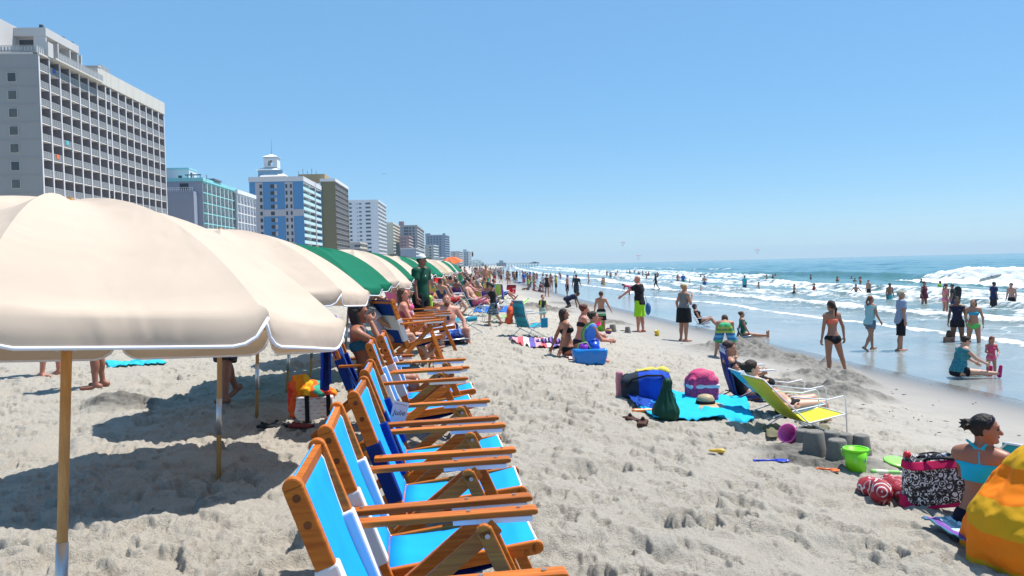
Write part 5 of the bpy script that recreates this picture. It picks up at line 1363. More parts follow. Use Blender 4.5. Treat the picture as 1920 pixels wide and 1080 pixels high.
# the three girls on the sand and their towels
person(gp(1066, 669), 78, 1.60, 'girl with wet dark hair in black bikini leaning back on her hands', sex='f', pose='sit', skin=(.36, .15, .09), hair=('long', 'dark'), clothes=[('bikini', BLACK), ('briefs', BLACK)], lean=-10, pelv=-4, arms=((-24, 14, -20, 12), (-22, 14, -18, 12)), head=(14, 0), cell=.012)
person(gp(1087, 655), 85, 1.64, 'red haired woman seated between the wet haired girl and the pink bucket', sex='f', pose='sit', skin='red', hair=('up', (.10, .022, .015)), clothes=[('bikini', (.02, .02, .03)), ('briefs', (.02, .02, .03))], lean=10, arms=((40, 12, 130, -20), (34, 14, 60, 0)), cell=.013)
r, S = person(gp(1101, 676), 84, 1.62, 'woman wrapped in a green and blue striped towel, knees drawn up', sex='f', pose='sit', skin='red', hair=('up', 'dark'), clothes=[('briefs', BLACK)], legs=((70, 8, 12, 3), (64, 10, 30, 4)), lean=14, cell=.011, head=(6, 6), arms=((30, 8, 80, -24), (30, 8, 80, -24)), flat=False)
def wrap(name, S, loc, rz, mat, label, prims, cell=.012, cat='towel', fold=.02, thin=0):
    V, F = sdf_mesh(prims, cell); a = np.arctan2(V[:, 1], V[:, 0])
    V = V + np.stack([np.cos(a), np.sin(a), 0 * a], 1) * ((np.sin(a * 9 + V[:, 2] * 5) * .4 + vnoise3(V, 5, 4) * 1.1 - 1.6 * np.abs(vnoise3(V * np.array([1, 1, .45]), 7.5, 7) - .5) + .3 * vnoise3(V, 26, 8) - .4) * fold)[:, None] * np.clip(1.2 - V[:, 2:3], 0.2, 1)
    o = mesh_obj(name, V, F, mat, None, smooth=True); o.location = loc; o.rotation_euler = (0, 0, rz)
    return tag(o, label, cat)
U, X, F_ = S['U'], S['X'], S['F']
tw = [cone(S['shL'] + X * .02, S['pel'] - X * .17 + np.array([0, -.02, -.02]), .075, .07, .05), cone(S['shR'] - X * .02, S['pel'] + X * .17 + np.array([0, -.02, -.02]), .075, .07, .05), ell(S['chest'] - F_ * .03, (.20, .145, .20), np.array([X, F_, U]), .06), ell(S['pel'] - F_ * .02 + np.array([0, 0, .03]), (.22, .18, .16), None, .06), cone(S['neck'] + X * .05 - F_ * .02, S['neck'] - X * .05 - F_ * .02, .06, .06, .04)]
wrap('beach_towel', S, r.location, r.rotation_euler.z, stripes([(.10, .30, .10), (.22, .42, .10), (.05, .16, .50), (.08, .24, .62), (.28, .46, .20)], 0, .30), 'green and blue striped towel wrapped round the seated woman', tw, fold=.012)
# two women on low loungers by the blue towel
r1 = gp(1398, 752)
r, S = person((r1.x, r1.y, r1.z), 95, 1.66, 'short haired woman in the navy lounger holding up a phone', sex='f', pose='lounge', skin='tan', hair=('short', (.045, .022, .016)), clothes=[('onepiece', (.03, .025, .035), dict(low=-.03))], seat=.02, lean=-26, pelv=-28, legs=((97, 6, 42, 3), (93, 6, 30, 3)), arms=((34, 10, 96, -8), (40, 10, 104, -12)), cell=.012, handfine=.0075, head=(8, -18), curl=.8)
h = to_world(r, (S['wrL'] + S['wrR']) / 2 + S['adL'] * .10)
m = MB(); m.box((0, 0, 0), (.075, .010, .14)); o = bevel(m.build('phone', plastic((.015, .015, .018), .2, key='phone')), .006); o.location = h; o.rotation_euler = (R(-25), 0, R(-95)); tag(o, 'black phone held up by the woman in the navy lounger', 'phone')
r2 = gp(1474, 780)
r, S = person((r2.x, r2.y, r2.z), 84, 1.66, 'woman stretched out in the turquoise lounger in a black bikini', sex='f', pose='recline', skin='fair', hair=('bun', 'dark'), clothes=[('bikini', BLACK), ('briefs', BLACK)], seat=.03, lean=-54, pelv=-48, legs=((98, 5, 28, 3), (95, 6, 16, 3)), arms=((46, 12, 80, -6), (34, 14, 74, -6)), cell=.012, handfine=.0075, head=(0, -22))
# sunbathers near the water line
r3 = gp(1316, 613)
person((r3.x, r3.y, r3.z), 100, 1.66, 'woman in dark cap reclining in a low white framed chair at the wet sand', sex='f', pose='lounge', skin='tan', hair=('bob', 'dark'), clothes=[('onepiece', (.02, .02, .03), dict(low=-.03)), ('cap', (.05, .05, .08))], seat=.16, lean=-28, legs=((112, 6, 40, 4), (106, 6, 34, 4)), cell=.014)
r4 = gp(1395, 632)
person((r4.x, r4.y, r4.z), 98, 1.68, 'woman in green swimsuit sitting on the wet sand with one leg stretched out', sex='f', pose='sitlong', skin='tan', hair=('up', 'brown'), clothes=[('onepiece', (.02, .16, .11), dict(low=-.05))], lean=-8, pelv=-6, arms=((-14, 12, -10, 8), (20, 10, 30, 0)), cell=.014, legs=((83, 6, 84, 3), (86, 8, 88, 3)), seat=.03)
# near right: girl on a towel and someone under an orange towel
pn = gp(1838, 1005)
r, S = person(pn, 50, 1.43, 'girl with dark bun in turquoise halter bikini sitting on a towel, looking right', sex='f', pose='sit', skin=(.30, .135, .082), hair=('bun', 'black'), clothes=[('bandtop', (.012, .42, .62), dict(tie=True)), ('briefs', (.006, .006, .018), dict(top=.05)), ('shades', (.05, .045, .07), dict(up=.052, fwd=.028))],
              lean=6, pelv=2, arms=((40, 8, 60, -14), (40, 10, 58, -14)), legs=((74, 12, -30, 6), (78, 12, -36, 6)), head=(62, 2), cell=.0085, handfine=.006, face=True, seat=.02, kid=.2)
pt = gp(1962, 1068)
r, S = person((pt.x, pt.y, pt.z), 30, 1.30, 'person hidden under the orange and mustard towel at the right edge', sex='f', pose='sit', skin='brown', hair=('short', (.05, .02, .03)), clothes=[], lean=16, cell=.012, kid=.15, seat=.02)
tw = [cone((0, -.06, .58), (0, .02, .04), .20, .425, .12, [((0, 0, 0.0), (0, 0, -1.))]), ell((0, -.02, .22), (.44, .46, .34), None, .15, [((0, 0, 0.0), (0, 0, -1.))]), cone(S['shL'], S['shR'], .115, .115, .10), ell(S['chest'] - S['F'] * .04, (.24, .19, .26), None, .1), cone(S['neck'] - S['F'] * .03 - S['X'] * .05, S['neck'] - S['F'] * .03 + S['X'] * .05 + S['U'] * .02, .085, .085, .05)]
orange = stripes([(.62, .33, .012), (.62, .33, .012), (.85, .21, .008), (.85, .21, .008)], 2, .36, key='towel_stripes', off=.06, wob=.05)
wrap('beach_towel', S, (pt.x, pt.y, pt.z), -R(30), orange, 'thick orange and mustard striped towel wrapped round a seated person', tw, cell=.011, fold=.052)
# ------------------------------------------------------------------ folding chairs and loungers
ALU = metal((.78, .79, .80), .3, key='aluminium'); WHT = plastic((.78, .78, .80), .4, key='white_enamel')
def arm_chair(loc, az, label, fabric, frame=None, H=.80, seat=.24, W=.55, rec=22, group=None, arm=True, L=.48, cup=None, name='folding_chair', legs=True):
    """Folding beach chair, sitter looks along local +y after the turn az."""
    r = empty(name, loc, -R(az), label, 'chair', group); frame = frame or ALU
    b0 = Vector((0, -.05, seat)); b1 = Vector((0, -.05 - (H - seat) * math.tan(R(rec)), H)); s1 = Vector((0, L, seat + .06))
    x = W / 2
    m = MB(); m.tube([b0 + Vector((-x, 0, 0)), b1 + Vector((-x, 0, -.05)), b1 + Vector((-x + .05, 0, 0)), b1 + Vector((x - .05, 0, 0)), b1 + Vector((x, 0, -.05)), b0 + Vector((x, 0, 0))], .011, 8); m.build('back_frame', frame, r, smooth=True)
    m = MB(); m.tube([b0 + Vector((-x, 0, 0)), s1 + Vector((-x, 0, 0)), s1 + Vector((x, 0, 0)), b0 + Vector((x, 0, 0))], .011, 8); m.build('seat_frame', frame, r, smooth=True)
    m = MB(); n = 8; m.grid([[(-x + .01 + (W - .02) * j / 6, (b0 + (b1 - b0) * (i / n)).y - .03 * math.sin(math.pi * i / n), (b0 + (b1 - b0) * (i / n)).z) for j in range(7)] for i in range(n + 1)]); solid(m.build('back_canvas', fabric, r, smooth=True), .008)
    m = MB(); m.grid([[(-x + .01 + (W - .02) * j / 6, (b0 + (s1 - b0) * (i / n)).y, (b0 + (s1 - b0) * (i / n)).z - .035 * math.sin(math.pi * i / n)) for j in range(7)] for i in range(n + 1)]); solid(m.build('seat_canvas', fabric, r, smooth=True), .008)
    for s in (-1, 1):
        if arm:
            t = .52; pb = b0 + (b1 - b0) * t
            m = MB(); m.bar((s * (x + .025), pb.y, pb.z), (s * (x + .025), L * .95, pb.z + .02), .05, .022); m.build('armrest', WHT if cup is None else plastic((.35, .42, .47), .5, key='grey_arm'), r, bev=.008)
        m = MB(); m.tube([(s * (x + .012), L * .8, (seat + .2) if arm else seat), (s * (x + .012), -.22, .012), (-s * 0 + s * (x + .012), -.26, .012)], .010, 8); m.build('leg', frame, r, smooth=True)
        m = MB(); m.tube([(s * (x - .012), -.12, seat + .02), (s * (x - .012), L * .9, .012)], .010, 8); m.build('leg', frame, r, smooth=True)
    if cup is not None:
        m = MB(); m.span(x + .03, x + .06, L * .55, L * .95, seat - .02, seat + .22); m.build('side_pouch', cup, r, bev=.02)
    for y in (-.22, L * .88):
        m = MB(); m.tube([(-x, y, .012), (x, y, .012)], .009, 8); m.build('foot_bar', frame, r)
    return r
TEALC = stripes([(.02, .26, .34), (.03, .36, .44), (.05, .18, .26), (.02, .30, .40)], 2, .34, key='teal_canvas')
arm_chair(gp(985, 633), 58, 'teal striped backpack beach chair with white arms standing empty', TEALC, cup=cloth((.015, .20, .36), key='blue_pouch'), H=.92, seat=.26, rec=14)
m = MB(); 
def blob_bag(name, loc, rz, label, cat, prims, mat, cell=.012, lump=.012, seed=1, group=None):
    V, F = sdf_mesh(prims, cell); n = (vnoise3(V, 12, seed) - .5) * lump * 2 + (vnoise3(V, 28, seed + 1) - .5) * lump
    c = V.mean(0); d = V - c; V = V + d / (np.linalg.norm(d, axis=1)[:, None] + 1e-6) * n[:, None]
    o = mesh_obj(name, V, F, mat, None, smooth=True); o.location = loc; o.rotation_euler = (0, 0, rz); return tag(o, label, cat, group)
p = gp(985, 633)
blob_bag('hanging_bag', (p.x - .36, p.y - .10, p.z + .58), 0, 'orange red cloth bag hanging from the back of the teal chair', 'bag', [ell((0, 0, .04), (.09, .16, .17)), ell((-.03, .05, -.14), (.10, .14, .10)), cone((0, 0, .14), (.05, .02, .28), .04, .03)], cloth((.62, .10, .04)))
rain = stripes([(.10, .50, .66), (.12, .52, .70), (.42, .66, .06), (.48, .70, .10), (.66, .62, .06), (.26, .06, .30)], 0, .52, key='rainbow_canvas', off=.26)
arm_chair(gp(936, 579), 20, 'tall folding chair with aqua, lime and purple stripes', rain, H=1.05, W=.52, seat=.4, rec=14)
arm_chair(gp(957, 560), 200, 'red folding chair with dark red back', stripes([(.20, .04, .04), (.62, .02, .03)], 2, 1.3, key='red_canvas', off=.62), H=.82, W=.6, seat=.3)
arm_chair(gp(880, 626), 300, 'small low teal folding chair with its back to the bearded man', cloth((.02, .24, .34)), H=.42, seat=.3, W=.5, rec=5, arm=False)
arm_chair(gp(870, 549), 340, 'plain dark teal canvas chair among the sunbathers', cloth((.015, .24, .18)), H=.78, W=.6)
arm_chair((r3.x - .1, r3.y, r3.z), 100, 'low white framed chair under the woman in the dark cap', cloth((.05, .08, .14)), frame=WHT, H=.62, seat=.14, rec=32, W=.56)
arm_chair((r4.x - .05, r4.y, r4.z), 98, 'low dark green sand chair under the woman with one leg out', cloth((.03, .10, .09)), H=.34, seat=.03, rec=20, arm=False, W=.5, L=.3)
arm_chair((r1.x - .12, r1.y, r1.z), 95, 'navy blue beach chair with white headrest trim and a high back', stripes([(.008, .02, .17)] * 9 + [(.5, .5, .6)], 2, .80, key='navy_canvas_trim', off=.02), H=.80, seat=.10, rec=12, W=.56, frame=plastic((.02, .03, .12), key='navy_frame'))
ptl = gp(1985, 950); arm_chair((ptl.x - .10, ptl.y, ptl.z), 60, 'teal beach chair with white rounded frame at the right edge', cloth((.03, .33, .36)), frame=WHT, H=.50, seat=.2, W=.56, rec=16)
def lounger(loc, az, label, col, back=.86, ang=42, Ls=.62, sh=.30, W=.58):
    r = empty('sun_lounger', loc, -R(az), label, 'lounger', 'low webbed loungers by the blue towel'); x = W / 2
    k = Vector((0, 0, sh - .12)); b = k + Vector((0, -back * math.cos(R(ang)), back * math.sin(R(ang)))); f = k + Vector((0, Ls, .10))
    m = MB(); pts = []
    for i in range(15):
        t = i / 14
        if t < .62: q = b + (k - b) * (t / .62); q = q + Vector((0, 0, -.03 * math.sin(math.pi * t / .62)))
        else: q = k + (f - k) * ((t - .62) / .38); q = q + Vector((0, 0, -.02 * math.sin(math.pi * (t - .62) / .38)))
        pts.append(q)
    m.grid([[(-x + .012 + (W - .024) * j / 6, q.y, q.z) for j in range(7)] for q in pts]); solid(m.build('canvas', cloth(col, key='lounger_canvas', trans=.1), r, smooth=True), .008)
    for s in (-1, 1):
        m = MB(); m.tube([b + Vector((s * x, 0, .01)), k + Vector((s * x, .02, .02)), (s * x, .46, .02)], .0105, 8); m.build('side_rail', WHT, r, smooth=True)
        m = MB(); m.tube([f + Vector((s * x, .02, .0)), k + Vector((s * x, -.02, -.0)), (s * x, -.42, .01)], .0105, 8); m.build('leg', WHT, r, smooth=True)
        m = MB(); am = k + Vector((s * (x + .02), -.28, .42)); m.tube([am, (s * (x + .02), Ls * .55, sh + .22), (s * (x + .02), Ls * .95, sh + .26), (s * (x + .02), Ls * 1.02, sh + .22), (s * (x + .02), Ls * 1.05, .01)], .0105, 8); m.build('armrest', WHT, r, smooth=True)
    for q in (b, f): m = MB(); m.tube([q + Vector((-x, 0, .01)), q + Vector((x, 0, .01))], .0105, 8); m.build('crossbar', WHT, r, smooth=True)
    for y in (-.42, .46): m = MB(); m.tube([(-x, y, .015), (x, y, .015)], .0105, 8); m.build('crossbar', WHT, r)
    return r
pl = gp(1468, 800)
lounger(gp(1490, 812), 76, 'empty lemon yellow webbed lounger with white tubular frame', (.55, .55, .045), ang=45, back=.98, Ls=.62, sh=.32).scale = (.80, .76, .74)
lounger(r2 + Vector((-.08, .0, 0)), 84, 'turquoise webbed lounger under the woman in the black bikini', (.04, .42, .56), ang=42, back=.90, Ls=.55, sh=.24).scale = (.9, .82, .80)

# ------------------------------------------------------------------ towels and mats lying on the sand
def towel(pts, mat, label, name='beach_towel', group=None, wrinkle=.02, seed=1, lift=.05):
    """A cloth laid over the sand inside a four sided outline of picture points."""
    P = [ground(*q) for q in pts]; g = []; n = 26; c = sum(P, Vector()) / 4
    for i in range(n + 1):
        row = []
        for j in range(n + 1):
            u, v = i / n, j / n
            p = (P[0] * (1 - u) + P[1] * u) * (1 - v) + (P[3] * (1 - u) + P[2] * u) * v
            e = .03 * float(vnoise3(np.array([[u * 5, v * 5, seed]]), 1.0, seed)[0] - .5) * (1 if (i in (0, n) or j in (0, n)) else 0)
            w_ = float(vnoise3(np.array([[p.x * 6, p.y * 6, seed * 1.3]]), 1.0, seed)[0]) * .7 + float(vnoise3(np.array([[p.x * 17 + p.y * 6, p.y * 15, seed]]), 1.0, seed)[0]) * .3
            z = float(sand_z(np.array(p.x), np.array(p.y))[0])
            row.append((p.x - c.x + e, p.y - c.y + e, max(z, gz(p.x, p.y) - .02) + lift * .35 + wrinkle * w_ - c.z))
        g.append(row)
    m = MB(); m.grid(g); o = m.build(name, mat, None, smooth=True); solid(o, .008, 0); o.location = c
    return tag(o, label, 'towel', group)
towel([(1168, 735), (1395, 752), (1415, 795), (1225, 790)], cloth((.01, .40, .66), key='terry', scale=140), 'bright turquoise towel spread under the bags', wrinkle=.05, seed=3)
towel([(1160, 738), (1215, 748), (1235, 775), (1195, 768)], cloth((.01, .06, .34), key='terry', scale=140), 'royal blue towel corner rumpled under the blue bag', wrinkle=.07, seed=4, lift=.1)
towel([(1728, 992), (1836, 988), (1850, 1012), (1812, 1040)], stripes([(.16, .06, .30), (.30, .16, .46), (.42, .68, .78), (.16, .36, .46), (.46, .70, .80), (.05, .16, .24)], 0, .26, key='purple_towel', off=.2), 'purple and pale blue striped towel under the girl in turquoise', wrinkle=.05, seed=5, lift=.12)
towel([(952, 637), (1040, 640), (1062, 655), (1000, 655)], stripes([(.62, .10, .12), (.70, .66, .66), (.12, .10, .34), (.55, .30, .34)], 0, .5, key='pink_towel'), 'red, white and navy towel crumpled beside the wet haired girl', wrinkle=.07, seed=6)
towel([(1055, 664), (1092, 664), (1110, 676), (1068, 676)], flecked((.70, .30, .30), (.75, .72, .70), 20), 'pink patterned towel under the wet haired girl', wrinkle=.04, seed=7)
towel([(896, 574), (964, 576), (962, 589), (888, 586)], cloth((.02, .14, .52), key='terry'), 'flat blue mat behind the boy in the black shirt', wrinkle=.02, seed=8)
towel([(1430, 806), (1555, 806), (1545, 822), (1440, 822)], cloth((.16, .15, .09), key='terry'), 'sandy olive towel under the yellow lounger', wrinkle=.03, seed=9)
# pile of clothes by the towel
def rumple(px, py, size, mat, label, cat, seed, name, group=None, h=.5):
    p = gp(px, py); g = np.random.default_rng(seed); pr = [ell(g.uniform(-.5, .5, 3) * np.array([size * 1.2, size, 0]) + np.array([0, 0, size * h * .35]), g.uniform(.3, .6, 3) * size * np.array([1, 1, h]), None, size * .12) for _ in range(7)]
    return blob_bag(name, p, 0, label, cat, pr, mat, size / 26, size * .05, seed, group)
rumple(1025, 645, .34, stripes([(.02, .02, .07), (.55, .52, .62), (.02, .02, .08), (.26, .14, .40)], 0, .16, key='dark_striped_cloth', wob=.1), 'heap of dark navy and white clothes on the crumpled towel', 'clothes', 21, 'clothes_pile')

# ------------------------------------------------------------------ bags
p = gp(1212, 750)
r = empty('cooler_bag', p, R(-8), 'big blue and black bag bulging on the turquoise towel', 'bag')
V, F = sdf_mesh([rbox((0, 0, .17), (.32, .19, .16), .08, None, .02), ell((.02, 0, .30), (.26, .16, .08), None, .06)], .012); mesh_obj('bag_body', V + ((vnoise3(V, 11, 2) - .5) * .03)[:, None], F, stripes([(.02, .03, .045), (.02, .03, .045), (.012, .06, .42), (.012, .07, .46), (.01, .05, .36)], 0, .66, key='cooler_cloth', off=.34, wob=.04), r, smooth=True)
m = MB(); m.tube([(-.26, -.20, .2), (-.18, -.22, .30), (0, -.20, .345), (.2, -.17, .34), (.3, -.12, .215)], .013, 8); m.build('strap', cloth(BLACK), r, smooth=True)
m = MB(); m.tube([(-.3, -.02, .31), (0, -.03, .385), (.28, -.02, .33)], .012, 8); m.build('zip_trim', cloth((.02, .02, .03)), r, smooth=True)
blob_bag('foam_float', p + Vector((-.33, .10, .17)), 0, 'pink foam float leaning behind the blue bag', 'float', [rbox((0, 0, 0), (.05, .04, .20), .035)], cloth((.60, .25, .30)), .012, .01, 4)
blob_bag('rolled_towel', p + Vector((.22, .16, .33)), 0, 'yellow rolled towel sticking out behind the blue bag', 'towel', [cone((-.30, 0, 0), (-.1, 0, .02), .05, .06), ell((.02, .0, .02), (.09, .07, .06))], cloth((.68, .55, .10)), .012, .012, 5)
p = gp(1249, 788)
r = empty('drawstring_bag', p, 0, 'dark green drawstring bag standing on the turquoise towel', 'bag')
V, F = sdf_mesh([cone((0, 0, .12), (.01, 0, .33), .135, .06, .05), ell((0, 0, .09), (.15, .12, .12), None, .05), cone((.01, 0, .33), (.02, 0, .42), .035, .055, .02)], .010); mesh_obj('bag_body', V + np.stack([np.cos(np.arctan2(V[:, 1], V[:, 0])), np.sin(np.arctan2(V[:, 1], V[:, 0])), 0 * V[:, 0]], 1) * (np.sin(np.arctan2(V[:, 1], V[:, 0]) * 11) * .008 * np.clip(V[:, 2] * 4, 0, 1))[:, None], F, cloth((.006, .055, .035), rough=.6), r, smooth=True)
m = MB(); m.tube([(.03, -.04, .36), (.08, -.10, .30), (.10, -.12, .15), (.12, -.13, .04)], .005, 6); m.build('drawstring', cloth((.01, .07, .05)), r)
p = gp(1316, 752)
r = empty('beach_bag', p, R(6), 'pink bag with white band beside the straw hat', 'bag')
V, F = sdf_mesh([rbox((0, 0, .17), (.20, .15, .17), .06), ell((0, 0, .35), (.17, .13, .09), None, .05)], .012); mesh_obj('bag_body', V + ((vnoise3(V, 14, 3) - .5) * .035)[:, None], F, flecked((.62, .04, .16), (.25, .02, .08), 18), r, smooth=True)
V, F = sdf_mesh([rbox((0, 0, .215), (.208, .158, .03), .028)], .012); mesh_obj('band', V, F, cloth((.66, .62, .70)), r, smooth=True)
p = gp(1323, 768)
r = empty('straw_hat', p + Vector((0, 0, .03)), 0, 'straw sun hat with dark crown band lying on the towel', 'hat')
m = MB(); m.lathe([(.25, .0), (.22, .028), (.15, .045), (.115, .05)], 28, wob=lambda t, z: 1 + .05 * math.sin(3 * t)); solid(m.build('brim', wood((.42, .30, .16), (.60, .47, .28), key='straw'), r, smooth=True), .006)
m = MB(); m.lathe([(.115, .05), (.112, .11), (.09, .15), (.04, .165), (.001, .167)], 24); m.build('crown', wood((.42, .30, .16), (.60, .47, .28), key='straw'), r, smooth=True)
m = MB(); m.lathe([(.119, .055), (.117, .09)], 24); solid(m.build('band', cloth(BLACK), r, smooth=True), .004)
# floral tote and red bag beside the girl in turquoise
p = gp(1757, 957) + Vector((0, 0, .045))
r = empty('tote_bag', p, R(-7), 'black and white floral tote bag with crimson bands', 'bag')
def tote(z0, z1, w0, w1, grow=0.0):
    g = []
    for i in range(9):
        t = i / 8; z = z0 + (z1 - z0) * t; row = []
        for j in range(41):
            a = 2 * math.pi * j / 40; ca, sa = math.cos(a), math.sin(a); e = .35
            hw = w0 + (w1 - w0) * t + grow; hd = .085 - .03 * t + grow
            x = hw * math.copysign(abs(ca) ** e, ca); y = hd * math.copysign(abs(sa) ** .6, sa)
            row.append((x, y + .012 * math.sin(5 * x * 4 + z * 7), z + .012 * math.sin(x * 9)))
        g.append(row)
    return g
m = MB(); m.grid(tote(.02, .37, .24, .235)); solid(m.build('bag_body', flecked((.012, .010, .014), (.70, .69, .72), 22, .5), r, smooth=True), .006)
m = MB(); m.grid(tote(.0, .085, .245, .242, .008)); solid(m.build('bottom_band', cloth((.50, .012, .085), key='crimson'), r, smooth=True), .006)
m = MB(); m.grid(tote(.29, .345, .238, .236, .006)); solid(m.build('top_band', cloth((.50, .012, .085), key='crimson'), r, smooth=True), .006)
for s in (-1, 1):
    m = MB(); m.tube([(-.11, s * .055, .34), (-.09, s * .07, .36), (0, s * .085, .37), (.09, s * .07, .36), (.11, s * .055, .34)], .010, 8); m.build('handle', cloth(BLACK), r, smooth=True)
m = MB(); m.lathe([(.0005, -.03), (.022, -.022), (.03, 0), (.022, .022), (.0005, .03)], 14); o = m.build('toy_ball', plastic((.62, .02, .03)), None, smooth=True); o.location = p + Vector((-.21, .02, .375)); tag(o, 'small red ball on the top left corner of the floral tote', 'ball')
rumple(1671, 932, .22, flecked((.30, .012, .025), (.62, .58, .60), 9, .3), 'crumpled red printed bag beside the floral tote', 'bag', 31, 'printed_bag', h=.8)
# striped shopping bag with a bright towel under the umbrellas
p = gp(592, 788)
r = empty('shopping_bag', p, R(12), 'pale printed shopping bag under the umbrellas with red block pattern', 'bag')
def chk():
    m_, nt, b = newmat('printed_paper'); v = objc(nt); br = node(nt, 'ShaderNodeTexBrick'); br.inputs['Scale'].default_value = 6.5; br.inputs['Color1'].default_value = (.55, .02, .03, 1); br.inputs['Color2'].default_value = (.50, .52, .50, 1); br.inputs['Mortar'].default_value = (.62, .62, .60, 1); br.inputs['Mortar Size'].default_value = .10; br.inputs['Bias'].default_value = 0.0
    mp = node(nt, 'ShaderNodeMapping'); mp.inputs['Rotation'].default_value = (R(90), 0, 0); lk(nt, v, mp.inputs[0]); lk(nt, mp.outputs[0], br.inputs['Vector']); lk(nt, br.outputs[0], b.inputs['Base Color']); b.inputs['Roughness'].default_value = .4; return m_
V, F = sdf_mesh([rbox((0, 0, .14), (.20, .13, .14), .03)], .012); mesh_obj('bag_body', V + ((vnoise3(V, 9, 3) - .5) * .03)[:, None], F, chk(), r, smooth=True)
for x in (-.08, .14): m = MB(); m.span(x - .022, x + .022, -.142, -.132, .0, .29); m.build('strap', cloth((.012, .012, .02)), r)
blob_bag('beach_towel', p + Vector((-.03, 0, .29)), R(10), 'red, orange and green towel bundled on top of the shopping bag', 'towel', [ell((-.12, 0, .06), (.11, .13, .12)), ell((.04, -.02, .03), (.15, .13, .09)), ell((-.19, -.05, -.10), (.05, .07, .16)), ell((.15, 0, 0), (.10, .09, .05)), ell((-.10, .02, .15), (.07, .06, .05))], stripes([(.04, .34, .24), (.60, .04, .02), (.72, .10, .02), (.78, .24, .01), (.80, .42, .02), (.74, .14, .02)], 0, .46, key='bright_towel', wob=.35, off=.22), .011, .03, 8)
# blue tote of pails by the three girls
p = gp(1106, 684)
r = empty('mesh_tote', p, 0, 'shiny translucent blue tote full of toy pails', 'bag')
V, F = sdf_mesh([cone((-.24, 0, .06), (.24, 0, .06), .10, .10, .02), rbox((0, 0, .16), (.34, .15, .15), .06, None, .05)], .012, planes=[((0, 0, .30), (0, 0, 1.))]); V[:, 0] *= .82 + .5 * V[:, 2]; mesh_obj('bag_body', V + ((vnoise3(V, 10, 7) - .5) * .03)[:, None], F, plastic((.01, .20, .60), .22, key='blue_vinyl'), r, smooth=True)
m = MB(); m.tube([(-.24, -.05, .28), (-.20, -.07, .40), (-.06, -.07, .43), (.02, -.05, .30)], .010, 8); m.build('handle', plastic((.30, .55, .12)), r, smooth=True)
def pail(loc, rx, rz, label, col, s=1.0, name='toy_pail', group='toy buckets on the sand', rim=True, handle=True, notch=False):
    r = empty(name, loc, rz, label, 'bucket', group); r.rotation_euler = (rx, 0, rz); mt = plastic(col, .3, key='toy_plastic')
    m = MB(); m.lathe([(.0005, .003), (.066 * s, .003), (.072 * s, .0), (.089 * s, .19 * s), (.085 * s, .19 * s), (.064 * s, .01), (.0005, .012)], 28); m.build('pail_body', mt, r, smooth=True)
    m = MB(); m.lathe([(.087 * s, .175 * s), (.097 * s, .178 * s), (.097 * s, .195 * s), (.085 * s, .193 * s)], 28); m.build('rim', mt, r, smooth=True)
    if handle: m = MB(); m.tube([(.106 * s * math.cos(t), .05 * s * math.sin(t) - .0, .185 * s - .10 * s * math.sin(t)) for t in np.linspace(0, math.pi, 13)], .006, 6); m.build('handle', mt, r, smooth=True)
    return r
pail(p + Vector((-.10, -.02, .22)), R(-24), 0, 'purple toy pail in the blue tote', (.30, .04, .55), .95)
pail(p + Vector((.12, 0, .21)), R(-34), R(20), 'large royal blue toy pail in the blue tote', (.01, .08, .55), 1.25)
pail(gp(1112, 622) + Vector((0, .1, .12)), R(50), R(40), 'hot pink toy pail tipped over behind the seated girls', (.75, .02, .22), 1.35)
pail(gp(1125, 620), 0, 0, 'bright green toy pail by the shirtless boy', (.20, .66, .02), 1.5)
pail(gp(1494, 832) + Vector((0, 0, .05)), R(0), R(0), 'pink toy pail lying on its side by the sandcastles', (.78, .10, .42), 1.05).rotation_euler = (R(62), R(20), R(-60))
lp = gp(1605, 886)
r = pail(lp, 0, R(-10), 'lime green toy pail standing in front of the sandcastles', (.22, .78, .02), 1.12)
m = MB(); m.span(-.045, .05, -.096, -.089, .10, .16); o = m.build('sticker', stripes([(.35, .55, .62), (.60, .62, .62), (.2, .35, .45)], 0, .05, key='sticker_print'), r); o.rotation_euler = (R(-6), 0, R(12))
pail(gp(1232, 630), 0, R(30), 'small yellow toy pail near the bald man', (.80, .55, .04), .9, handle=False)
def ball(px, py, rad, mat, label):
    p = gp(px, py); m = MB(); m.lathe([(max(.0005, rad * math.sin(t)), rad - rad * math.cos(t)) for t in np.linspace(0, math.pi, 13)], 18); o = m.build('toy_ball', mat, None, smooth=True); o.location = p; return tag(o, label, 'ball')
ball(1141, 627, .10, stripes([(.12, .02, .14), (.16, .03, .18), (.5, .35, .08)], 2, .16), 'dark purple ball beside the green pail')
ball(1248, 576, .03, plastic((.05, .05, .05)), 'tiny dark ball on the wet sand left of the bending boy')
DAMP = None
def damp():
    if 'damp' in MATS: return MATS['damp']
    m, nt, b = newmat('damp_sand'); v = objc(nt); n = noise(nt, v, 30, 5, .65); n2 = noise(nt, v, 160, 2)
    lk(nt, mixc(nt, n, (.14, .13, .115), (.23, .215, .19)), b.inputs['Base Color']); b.inputs['Roughness'].default_value = .9
    bump(nt, b, n2, .7, .01); MATS['damp'] = m; return m
def castle(px, py, s, label, seed=0, hh=.20):
    p = gp(px, py); m = MB(); g = np.random.default_rng(seed)
    m.lathe([(.108 * s, -.05), (.102 * s, .0), (.094 * s, .06 * s), (.078 * s, hh * s * .93), (.070 * s, hh * s), (.05 * s, hh * s * .985), (.0005, hh * s * .965)], 26, wob=lambda t, z: 1 + .018 * math.sin(5 * t + seed) + .012 * math.sin(11 * t + z * 40))
    o = m.build('sandcastle', damp(), None, smooth=True); o.location = p; return tag(o, label, 'sandcastle', 'bucket shaped sandcastles')
castle(1508, 843, 1.0, 'sandcastle just behind the pink pail, leftmost of the group', 1)
castle(1527, 855, 1.12, 'tallest sandcastle in front of the leftmost one', 2, .215)
